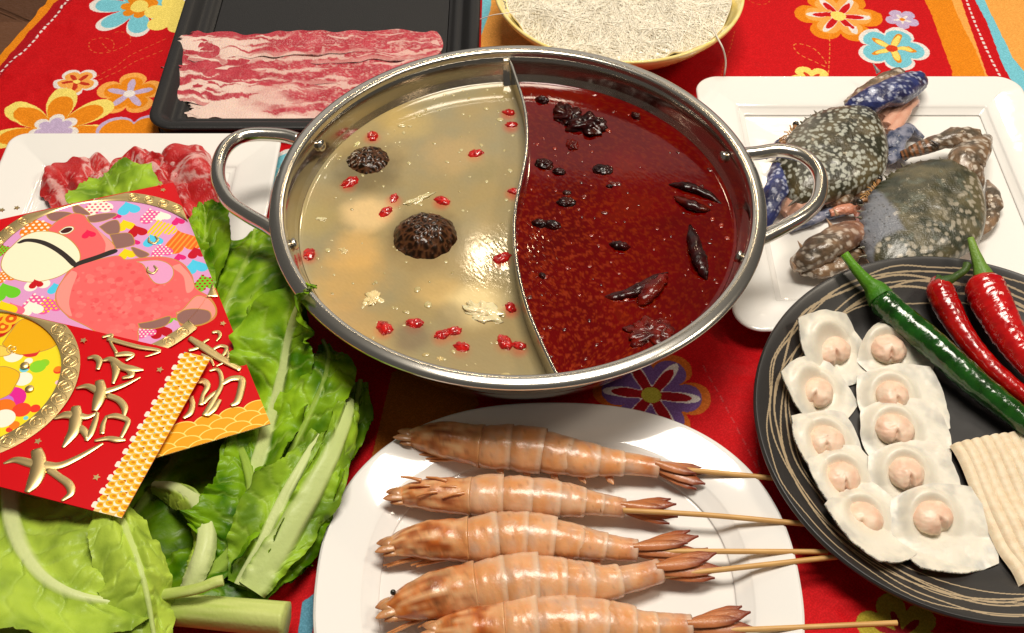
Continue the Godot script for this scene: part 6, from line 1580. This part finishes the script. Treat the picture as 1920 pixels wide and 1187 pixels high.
func prawn(q: Array) -> void:
	var path: Array = spline(q[0], 14)
	var n := path.size() - 1
	var size: float = q[2]
	var sd: float = q[3]
	var tailp: Array = spline(q[1], 10)
	var soft := noise(430, 1.0, 3)
	var fine := noise(431, 1.0, 2)
	var t := thing("prawn", q[4].insert(0, "raw skewered "), "prawn", Vector3(path[n / 2].x, 0.0055, path[n / 2].z), "raw prawns on the oval plate")
	var belly: float = 1.0 if sd != 1.0 else -1.0
	var radius := func(s: float) -> float:
		return 0.93 * size * tab([0.0056, 0.0100, 0.0134, 0.0142, 0.0156, 0.0158, 0.0148, 0.0122, 0.0092, 0.0080, 0.0070], s)
	var tone := func(s: float, a: float, p: Vector3) -> Color:
		var head := 1.0 - smoothstep(0.26, 0.36, s)
		var under := smoothstep(0.1, 0.9, -sin(a + 0.6) * 0.0 + cos(a) * belly * -1.0)
		var c := (rgb(226, 192, 158) if sd != 1.0 else rgb(226, 204, 180)).lerp(rgb(206, 156, 112) if sd != 0.0 else rgb(190, 140, 100), clampf(0.5 + 1.5 * soft.get_noise_3d(p.x * 40.0, p.y * 40.0, p.z * 40.0), 0, 1))
		c = c.lerp(rgb(222, 166, 116), 0.4 * clampf(0.5 + soft.get_noise_3d(p.x * 26.0 + 4.0, p.y * 26.0, p.z * 26.0 + sd), 0, 1))
		c = c.lerp(rgb(230, 146, 70), 0.55 - 0.1 * fposmod(sd * 1.7, 3.0) * smoothstep(0.1, -0.9, cos(a)) * (1.0 - head))
		c = c.lerp(rgb(222, 200, 178), 0.45 * smoothstep(0.2, 0.9, cos(a)))
		c = c.lerp(rgb(204, 112, 44), head * (1.0 if sd > 1.5 else 0.6) * clampf(0.6 + 1.2 * soft.get_noise_3d(p.x * 55.0 + sd, p.y * 55.0, p.z * 55.0), 0, 1))
		c = c.lerp(rgb(96, 74, 50), head * clampf(-0.1 + 1.4 * soft.get_noise_3d(p.x * 70.0 + 9.0, p.y * 70.0, p.z * 70.0 + sd), 0, 0.75))
		c = c.lerp(rgb(176, 96, 58), smoothstep(0.88, 1.0, s) * 0.6)
		var streak := soft.get_noise_2d(s * 7.0 + sd * 5.0, a * 2.2)
		c = c.lerp(rgb(236, 190, 140), head * clampf(streak * 1.6, 0, 0.8)).lerp(rgb(150, 70, 26), head * clampf(-streak * 1.8 - 0.1, 0, 0.8))
		var dots := smoothstep(0.45, 0.6, fine.get_noise_3d(p.x * 420.0, p.y * 420.0, p.z * 420.0))
		return c.lerp(rgb(120, 72, 48), 0.35 * dots)
	# carapace
	var kh := int(n * 0.34)
	var head_path: Array = path.slice(0, kh + 1)
	part("head_shell", Shape.new().tube(head_path, 30, func(s: float, a: float) -> float:
		var r: float = radius.call(s * 0.34) * (1.0 + 0.05 * soft.get_noise_2d(s * 5.0 + sd, a * 1.2))
		r *= 1.0 + 0.16 * pow(maxf(sin(a), 0.0), 4.0) * (1.0 - s) + 0.05 * smoothstep(0.85, 1.0, s)
		r *= 1.0 - 0.30 * pow(absf(sin(a * 2.5 + sd)), 2.0) * (1.0 - smoothstep(0.0, 0.4, s)) + 0.05 * pow(absf(cos(a * 3.0 + 0.5)), 6.0) * sin(s * PI)
		return r, {"ratio": 0.86, "col": func(s: float, a: float, p: Vector3) -> Color: return tone.call(s * 0.34, a, p)}), M.prawn, t)
	# six overlapping rings of shell
	var cuts := [0.315, 0.43, 0.535, 0.635, 0.73, 0.82, 1.0]
	for j in 6:
		var s0: float = cuts[j]
		var s1: float = cuts[j + 1] + (0.022 if j < 5 else 0.0)
		var k0 := int(s0 * n)
		var k1 := mini(int(s1 * n), n)
		var seg: Array = path.slice(k0, k1 + 1)
		part("shell_ring" if j < 5 else "tail_segment", Shape.new().tube(seg, 30, func(s: float, a: float) -> float:
			var r: float = radius.call(lerpf(s0, s1, s))
			var lip := 1.0 + 0.045 * smoothstep(0.55, 1.0, s) - 0.05 * smoothstep(0.35, 0.0, s)
			# flaps of the shell on the belly side
			lip += 0.10 * pow(maxf(-cos(a) * belly, 0.0), 3.0) * sin(s * PI) * (1.0 if j < 5 else 0.2)
			return r * lip * (1.0 + 0.04 * sin(j * 2.3 + sd * 1.9)) * (1.0 + 0.04 * soft.get_noise_2d(s * 3.0 + j * 5.0 + sd, a)), {"ratio": 0.84, "ends": j == 5, "col": func(s: float, a: float, p: Vector3) -> Color:
				var c: Color = tone.call(lerpf(s0, s1, s), a, p)
				c = c.lerp(rgb(178, 124, 84), 0.45 * smoothstep(0.45, 0.05, s))
				c = c.lerp(rgb(190, 170, 158), 0.5 * clampf(soft.get_noise_3d(p.x * 75.0 + 3.0, p.y * 75.0, p.z * 75.0 + sd) * 1.6, 0, 1))
				return c.lerp(rgb(236, 212, 188), 0.4 * smoothstep(0.78, 0.92, s)).lerp(rgb(140, 92, 66), 0.3 * smoothstep(0.95, 1.0, s))}), M.prawn, t)
	# tail fan
	var a0: Vector3 = tailp[0]
	var dir: Vector3 = (tailp[tailp.size() - 1] - a0)
	var len := dir.length()
	dir /= len
	var across := dir.cross(Vector3.UP).normalized()
	var fan := [[-0.26, 0.94, 0.0035, 0.0], [-0.10, 1.0, 0.0042, 0.002], [0.03, 0.8, 0.003, 0.0045], [0.15, 1.02, 0.0042, 0.0015], [0.30, 0.90, 0.0035, -0.001]]
	for b in fan:
		var d: Vector3 = (dir + across * b[0]).normalized()
		var w: float = b[2] * size
		var l: float = len * b[1]
		
		part("tail_blade", Shape.new().sheet(20, 12, func(u: float, v: float) -> Vector3:
			var e := v * 2.0 - 1.0
			var ww := w * tab([0.7, 1.0, 1.08, 0.9, 0.08], u)
			return a0 - dir * 0.003 + d * l * u + across * e * ww + Vector3.UP * (b[3] * size + 0.0018 * (1.0 - e * e) * (1.0 - u * 0.6) - 0.0012 * u), 0.0007, {"col": func(u: float, v: float, p: Vector3) -> Color:
				var e := absf(v * 2.0 - 1.0)
				var c := rgb(196, 116, 70).lerp(rgb(112, 40, 26), smoothstep(0.45, 1.0, u))
				return c.lerp(rgb(226, 168, 120), 0.6 * (1.0 - smoothstep(0.0, 0.25, e)) * (1.0 - u)).lerp(rgb(80, 40, 30), 0.5 * smoothstep(0.8, 1.0, e))}), M.prawn, t)
	# trimmed snout, feeler stubs and legs
	var h0: Vector3 = path[0]
	var hd: Vector3 = (path[0] - path[8]).normalized()
	var hs := hd.cross(Vector3.UP).normalized()
	for b in [[-0.0040, 0.002, 0.006, 0.0034], [-0.0020, 0.0042, 0.012, 0.0034], [0.0008, 0.0045, 0.006, 0.0038], [0.0030, 0.002, 0.009, 0.0036], [0.0055, -0.001, 0.006, 0.0030], [-0.001, -0.002, 0.005, 0.0036]]:
		var from: Vector3 = h0 + hs * b[0] * size + Vector3.UP * b[1] - hd * 0.005
		var to: Vector3 = from + (hd + hs * b[0] * 40.0 + Vector3.UP * b[1] * 25.0).normalized() * (b[2] * 0.7 + 0.003)
		part("feeler_stub", Shape.new().tube([from, from.lerp(to, 0.4), from.lerp(to, 0.75), to], 8, func(s: float, _a: float) -> float: return b[3] * (1.0 - 0.88 * s * s), {"ratio": 0.42, "col": func(s: float, _a: float, p: Vector3) -> Color: return rgb(206, 146, 96).lerp(rgb(110, 62, 42), s * clampf(0.5 + soft.get_noise_3d(p.x * 90.0, p.y * 90.0, p.z * 90.0), 0, 1))}), M.prawn, t)
	for e in [-1.0, 1.0]:
		var eye: Vector3 = path[7] + hs * e * 0.0052 * size + Vector3.UP * 0.0072 * size
		if sd == 3.0 and e > 0.0:
			part("eye", Shape.new().ball(eye, Basis.IDENTITY.scaled(Vector3.ONE * 0.0017), 8, {"col": Color(0.01, 0.008, 0.007)}), M.prawn, t)
	for k in 6:
		var c: Vector3 = path[int(n * (0.14 + 0.035 * k))]
		var td: Vector3 = (path[int(n * 0.3)] - path[int(n * 0.1)]).normalized()
		var sv := td.cross(Vector3.UP).normalized()
		var from := c + sv * 0.0085 * size * belly - Vector3.UP * 0.005
		var to := from - td * (0.020 + 0.004 * (k % 3)) + sv * (0.0030 + 0.0012 * (k % 2)) * belly - Vector3.UP * 0.001
		if sd == 1.0:
			from = c + sv * 0.004 * (k % 3 - 1) + Vector3.UP * 0.0098
			to = from - td * 0.013 + sv * 0.003 * (k % 3 - 1) - Vector3.UP * 0.001
		part("leg", Shape.new().tube([from, from.lerp(to, 0.5) + Vector3.UP * 0.001, to], 8, func(s: float, _a: float) -> float: return 0.0012 * (1.0 - 0.5 * s), {"col": rgb(212, 138, 84)}), M.prawn, t)
	for k in 5:
		var c: Vector3 = path[int(n * (0.40 + 0.095 * k))]
		var td: Vector3 = (path[int(n * 0.6)] - path[int(n * 0.4)]).normalized()
		var sv := td.cross(Vector3.UP).normalized()
		var from: Vector3 = c + sv * radius.call(0.40 + 0.095 * k) * 0.8 * belly - Vector3.UP * 0.004
		var to := from + sv * 0.005 * belly + td * 0.005 - Vector3.UP * 0.002
		part("swimmeret", Shape.new().tube([from, from.lerp(to, 0.5), to], 8, func(s: float, _a: float) -> float: return 0.0028 * sin(PI * clampf(0.2 + s * 0.75, 0, 1)), {"ratio": 0.4, "col": rgb(214, 150, 104)}), M.prawn, t)

func dark_plate() -> void:
	var before := get_child_count()
	var c := Vector3(0.2825, 0.002, 0.1577)
	var R := 0.134
	var img := Image.create(2048, 320, false, Image.FORMAT_RGB8)
	img.fill(Color8(46, 44, 43))
	# grain of the clay
	var rr := RandomNumberGenerator.new()
	rr.seed = 4
	for k in 9000:
		var g := rr.randi_range(36, 62)
		img.fill_rect(Rect2i(rr.randi() % 2046, rr.randi() % 318, rr.randi_range(1, 3), 1), Color8(g, g - 2, g - 4))
	# trailed lines round the rim: v 0..1 runs from the outer edge to the centre
	var wob := noise(501, 1.0, 2)
	for k in 7:
		var pts := []
		for j in 257:
			var a := TAU * j / 256
			var y := 24.0 + k * 9.5 + 17.0 * wob.get_noise_2d(cos(a) * 1.1 + k * 2.9, sin(a) * 1.1) + 5.0 * sin(a * 2.0 + k * 1.7)
			pts.append(Vector2(j * 8.0, clampf(y, 9.0, 108.0)))
		fill(img, stroke_poly(pts, 3.0 + 0.7 * (k % 3)), Color8(176, 156, 126))
	var tex := ImageTexture.create_from_image(img)
	M.stone_plate = mat(Color.WHITE, 0.36, {"vc": false, "tex": tex, "coat": 0.15, "coat_rough": 0.2})
	var t := thing("stoneware_plate", "round dark stoneware plate with pale trailed rings on its rim, under the wontons", "plate", c)
	var prof := smooth_profile([[0.0, 0.0018], [0.066, 0.0018], [0.074, 0.0034], [0.103, 0.0125], [0.128, 0.0240], [0.1330, 0.0268], [0.134, 0.0282], [0.1331, 0.0298], [0.1304, 0.0297], [0.1160, 0.0215], [0.1055, 0.0160], [0.0965, 0.0125], [0.082, 0.0108], [0.04, 0.0102], [0.0, 0.0102]], 5)
	part("plate_body", lathe(Shape.new(), prof, 200, true, c, {"uv": func(u: float, _v: float, p: Vector3) -> Vector2:
		var r := Vector2(p.x - c.x, p.z - c.z).length()
		return Vector2(u, clampf((R - r) / 0.10, 0.0, 1.0) if p.y > 0.0297 - (R - r) * 0.62 - 0.003 or r < 0.1 else 0.0)}), M.stone_plate, t)
	wontons(c)
	# ridged slab of fish paste
	var soft := noise(510, 1.0, 1)
	var A := Vector3(0.2749, 0.0165, 0.1667)
	var B := Vector3(0.3477, 0.0165, 0.1526)
	var D := Vector3(0.2934, 0.0165, 0.2614)
	var s := Shape.new()
	s.sheet(240, 90, func(u: float, v: float) -> Vector3:
		var uu := u + 0.012 * soft.get_noise_2d(v * 3.0, 3.0) - 0.03 * soft.get_noise_2d(v * 2.0, 8.0) * (1.0 - u)
		var vv := v + 0.02 * soft.get_noise_2d(u * 6.0, 5.0) * v + 0.006 * sin(u * TAU * 12.0) * v
		var p := A + (B - A) * uu + (D - A) * vv
		var ridge := 0.5 + 0.5 * sin(u * TAU * 12.0 + 0.5 * soft.get_noise_2d(v * 1.2, u * 2.0))
		p.y += 0.0022 * ridge + 0.002 * soft.get_noise_2d(u * 2.0, v * 2.0) - 0.003 * smoothstep(0.06, 0.0, u)
		return p, 0.006, {"flip": false, "col": func(u: float, v: float, _p: Vector3) -> Color: return rgb(240, 220, 190).lerp(rgb(230, 204, 170), clampf(0.4 + 0.6 * soft.get_noise_2d(u * 26.0, v * 20.0), 0, 1))})
	single("fish_paste_slab", s, M.paste, "ridged beige slab of fish paste beside the wontons on the dark plate", "fish paste")
	chillies()
	# the plate rests with its back on the rim of the square plate, so it and all on it lean forward
	var lean := Transform3D(Basis(Vector3.RIGHT, deg_to_rad(5.0)), Vector3.ZERO)
	var hinge := Transform3D(Basis.IDENTITY, Vector3(0, 0.002, 0.228))
	for k in range(before, get_child_count()):
		var o := get_child(k) as Node3D
		o.transform = hinge * lean * hinge.affine_inverse() * o.transform

func wontons(c: Vector3) -> void:
	var soft := noise(520, 1.0, 3)
	# filling place, width and depth of the skin, turn, skin centre shift, lift, words
	var set := [
		[Vector3(0.2468, 0.0235, 0.0951), 0.0225, 0.024, 0.9, Vector2(0.006, 0.004), 0.0, "wonton at the top of the right row, tucked under the green chilli"],
		[Vector3(0.2092, 0.0235, 0.0951), 0.0235, 0.025, 0.35, Vector2(0.001, 0.001), 0.001, "wonton at the top of the left row, nearest the plate's rear rim"],
		[Vector3(0.1934, 0.024, 0.1283), 0.0225, 0.024, 0.6, Vector2(0.002, 0.0), 0.002, "second wonton of the left row, its corner pointing at the right row"],
		[Vector3(0.2423, 0.0245, 0.1319), 0.0290, 0.0265, 0.15, Vector2(0.008, 0.003), 0.0025, "second wonton of the right row, its skin flap below the green chilli"],
		[Vector3(0.1937, 0.0245, 0.1652), 0.0225, 0.024, 0.2, Vector2(0.001, 0.002), 0.003, "third wonton of the left row"],
		[Vector3(0.2389, 0.0255, 0.1572), 0.0285, 0.026, 0.12, Vector2(0.008, 0.003), 0.0035, "third wonton of the right row, above the corner of the fish paste"],
		[Vector3(0.2003, 0.025, 0.1912), 0.0225, 0.024, 0.3, Vector2(0.002, 0.002), 0.004, "fourth wonton of the left row"],
		[Vector3(0.2402, 0.026, 0.1888), 0.0280, 0.026, 0.2, Vector2(0.006, 0.004), 0.0045, "fourth wonton of the right row, touching the fish paste"],
		[Vector3(0.2074, 0.0255, 0.219), 0.0250, 0.028, 0.55, Vector2(0.005, 0.006), 0.005, "last wonton of the left row, nearest the plate's front rim"],
		[Vector3(0.2502, 0.0265, 0.2188), 0.0310, 0.029, 0.15, Vector2(0.006, 0.007), 0.0055, "last and widest wonton of the right row, its skin glassy on one side"]]
	for k in set.size():
		var q: Array = set[k]
		var ball: Vector3 = q[0]
		var mid := Vector3(ball.x + q[4].x, 0.0, ball.z + q[4].y)
		var turn: float = q[3]
		var lift: float = 0.0014 if q[0].x > 0.225 else 0.0
		var br := 0.0118
		var t := thing("wonton", "pale raw %s" % q[6], "wonton", Vector3(mid.x, 0.0108, mid.z), "raw wontons on the dark plate")
		var height := func(x: float, z: float) -> float:
			# the skin lies on the plate and the one beneath, and rises round the filling
			var d := Vector2(x - ball.x, z - ball.z)
			var r := d.length()
			var base := 0.0122 + lift + 0.0060 * clampf((mid.z - z) / q[2] + 0.1, 0.0, 1.1)
			var rp := Vector2(x - c.x, z - c.z).length()
			base = maxf(base, 0.0128 + 0.75 * maxf(rp - 0.091, 0.0))
			var behind := 0.5 - 0.5 * d.normalized().dot(Vector2(0.15, 1.0))
			var collar := 0.0064 * exp(-pow((r - br * 1.16) / 0.0045, 2.0)) * (0.02 + 1.0 * behind) + 0.0030 * exp(-pow(r / 0.021, 2.0))
			return base + collar + 0.0003 * soft.get_noise_2d(x * 70.0 + k, z * 70.0) + 0.0010 * soft.get_noise_2d(x * 30.0 + k * 3.0, z * 30.0) * smoothstep(br, br * 2.2, r)
		var s := Shape.new()
		s.sheet(64, 64, func(u: float, v: float) -> Vector3:
			var e := Vector2(u * 2.0 - 1.0, v * 2.0 - 1.0)
			# between a square and a disc
			var m := maxf(absf(e.x), absf(e.y))
			var l := e.length()
			var k2 := lerpf(1.0, m / maxf(l, 1e-5), 0.58)
			e *= k2 * (1.0 + 0.05 * soft.get_noise_2d(e.normalized().x * 0.8 + k * 4.0, e.normalized().y * 0.8))
			e = Vector2(e.x * q[1], e.y * q[2]).rotated(-turn)
			var x := mid.x + e.x
			var z := mid.z + e.y
			return Vector3(x, height.call(x, z) + 0.0012 * smoothstep(0.6, 1.0, m) * clampf(0.3 + soft.get_noise_2d(e.x * 25.0 + k * 9.0, e.y * 25.0), 0.0, 0.6), z), 0.0013, {"col": func(u: float, v: float, p: Vector3) -> Color:
				var thin := clampf(0.3 + 1.2 * soft.get_noise_2d(p.x * 60.0 + k * 2.0, p.z * 60.0), 0, 1) * smoothstep(0.45, 0.9, maxf(absf(u * 2 - 1), absf(v * 2 - 1)))
				return rgb(236, 226, 210).lerp(rgb(194, 190, 182), thin * (0.8 if k != 9 else 1.0)).lerp(rgb(240, 222, 196), 0.4 * (1.0 - smoothstep(0.010, 0.02, Vector2(p.x - ball.x, p.z - ball.z).length())))})
		part("skin", s, M.wonton, t)
		# filling wrapped in a twist of skin, open toward the front
		var tw := 0.3 * sin(k * 2.3)
		var f := Shape.new().ball(Vector3(ball.x, 0.0182 + lift + 0.0008, ball.z), Basis(Vector3(1, 0, 0) * br * (1.0 + 0.1 * sin(k * 1.7)), Vector3.UP * 0.0074, Vector3(0, 0, 1) * br * 0.92).rotated(Vector3.UP, tw), 34, {"bend": func(d: Vector3) -> float:
				var a := atan2(d.x, d.z)
				var notch := exp(-pow((a - 0.25 * sin(k * 3.0)) / (0.16 + 0.05 * sin(k * 5.0)), 2.0)) * smoothstep(-0.6, 0.2, d.y) * (1.0 - smoothstep(0.80, 0.99, d.y))
				var swirl := 0.030 * smoothstep(0.0, 0.9, d.y) * sin(a * 1.0 + d.y * 7.0 + k)
				return 1.0 - 0.34 * notch + swirl + 0.07 * soft.get_noise_3d(d.x * 1.6 + k * 3.0, d.y * 1.6, d.z * 1.6), "col": func(_u: float, v: float, p: Vector3) -> Color: return rgb(240, 214, 190).lerp(rgb(234, 192, 166), clampf(0.5 + soft.get_noise_3d(p.x * 90.0, p.y * 90.0, p.z * 90.0), 0, 1)).lerp(rgb(238, 220, 192), smoothstep(0.42, 0.6, v))})
		part("filling", f, M.wonton, t)

func chillies() -> void:
	var wr := noise(540, 1.0, 3)
	var pod := func(t: Node3D, path: Array, radii: Array, c0: Color, c1: Color, wrinkle: float) -> void:
		part("pod", Shape.new().tube(spline(path, 18), 36, func(s: float, a: float) -> float:
			return tab(radii, s) * (1.0 + wrinkle * wr.get_noise_2d(s * 20.0, cos(a) * 1.6) + 0.5 * wrinkle * wr.get_noise_2d(s * 46.0, sin(a) * 2.6)), {"col": func(s: float, a: float, p: Vector3) -> Color: return c0.lerp(c1, clampf(0.5 + 0.9 * wr.get_noise_3d(p.x * 70.0, p.y * 70.0, p.z * 70.0), 0, 1))}), M.chilli, t)
	var g := thing("chilli", "long dark green chilli with a bright green stem", "chilli", Vector3(0.2843, 0.02, 0.1098))
	pod.call(g, [Vector3(0.2419, 0.031, 0.0572), Vector3(0.2479, 0.0315, 0.0666), Vector3(0.2592, 0.0305, 0.0801), Vector3(0.2765, 0.029, 0.1011), Vector3(0.2959, 0.027, 0.1261), Vector3(0.3166, 0.025, 0.1491), Vector3(0.3383, 0.024, 0.1764)], [0.0055, 0.0096, 0.0092, 0.0096, 0.0094, 0.0086, 0.0078, 0.0050], rgb(12, 50, 8), rgb(30, 88, 16), 0.06)
	part("stem", Shape.new().tube(spline([Vector3(0.2217, 0.046, 0.034), Vector3(0.2267, 0.043, 0.0409), Vector3(0.2344, 0.038, 0.0489), Vector3(0.2416, 0.0335, 0.055), Vector3(0.2451, 0.032, 0.0616)], 8), 16, func(s: float, a: float) -> float: return tab([0.0030, 0.0030, 0.0036, 0.0046, 0.0078, 0.0090], s) * (1.0 + 0.08 * sin(a * 5.0)), {"col": func(s: float, _a: float, p: Vector3) -> Color: return rgb(98, 156, 24).lerp(rgb(52, 112, 18), s)}), M.stem, g)
	var r1 := thing("chilli", "slim red chilli with a bent dark stem, beside the green one", "chilli", Vector3(0.3017, 0.02, 0.0796))
	pod.call(r1, [Vector3(0.2869, 0.031, 0.0443), Vector3(0.2871, 0.031, 0.0554), Vector3(0.2914, 0.0285, 0.0724), Vector3(0.2987, 0.026, 0.0926), Vector3(0.3103, 0.024, 0.1133), Vector3(0.3251, 0.023, 0.1317), Vector3(0.3424, 0.022, 0.152)], [0.0045, 0.0094, 0.0092, 0.0078, 0.0070, 0.0064, 0.0054, 0.0030], rgb(150, 6, 8), rgb(186, 16, 14), 0.05)
	part("stem", Shape.new().tube(spline([Vector3(0.3063, 0.04, 0.0385), Vector3(0.3031, 0.0395, 0.0436), Vector3(0.2963, 0.0375, 0.0476), Vector3(0.2888, 0.036, 0.051), Vector3(0.2866, 0.034, 0.0504)], 8), 14, func(s: float, a: float) -> float: return tab([0.0030, 0.0024, 0.0026, 0.0044, 0.0064], s) * (1.0 + 0.10 * sin(a * 5.0)), {"col": func(s: float, _a: float, _p: Vector3) -> Color: return rgb(64, 88, 26).lerp(rgb(44, 74, 20), s)}), M.stem, r1)
	var r2 := thing("chilli", "thick glossy red chilli with a straight green stem at the plate's right", "chilli", Vector3(0.3291, 0.02, 0.0707))
	pod.call(r2, [Vector3(0.3169, 0.034, 0.0448), Vector3(0.3164, 0.0345, 0.0553), Vector3(0.3193, 0.0335, 0.0717), Vector3(0.3244, 0.0315, 0.0913), Vector3(0.3334, 0.029, 0.1117), Vector3(0.3469, 0.027, 0.1351)], [0.0060, 0.0132, 0.0134, 0.0122, 0.0108, 0.0090, 0.0060], rgb(176, 8, 12), rgb(206, 22, 18), 0.06)
	part("stem", Shape.new().tube(spline([Vector3(0.3085, 0.05, 0.0232), Vector3(0.3101, 0.047, 0.0311), Vector3(0.3126, 0.043, 0.04), Vector3(0.3145, 0.04, 0.0468), Vector3(0.3153, 0.038, 0.0507)], 8), 14, func(s: float, a: float) -> float: return tab([0.0022, 0.0030, 0.0042, 0.0062, 0.0092], s) * (1.0 + 0.10 * sin(a * 5.0)), {"col": func(s: float, _a: float, _p: Vector3) -> Color: return rgb(126, 160, 66).lerp(rgb(82, 128, 40), s)}), M.stem, r2)
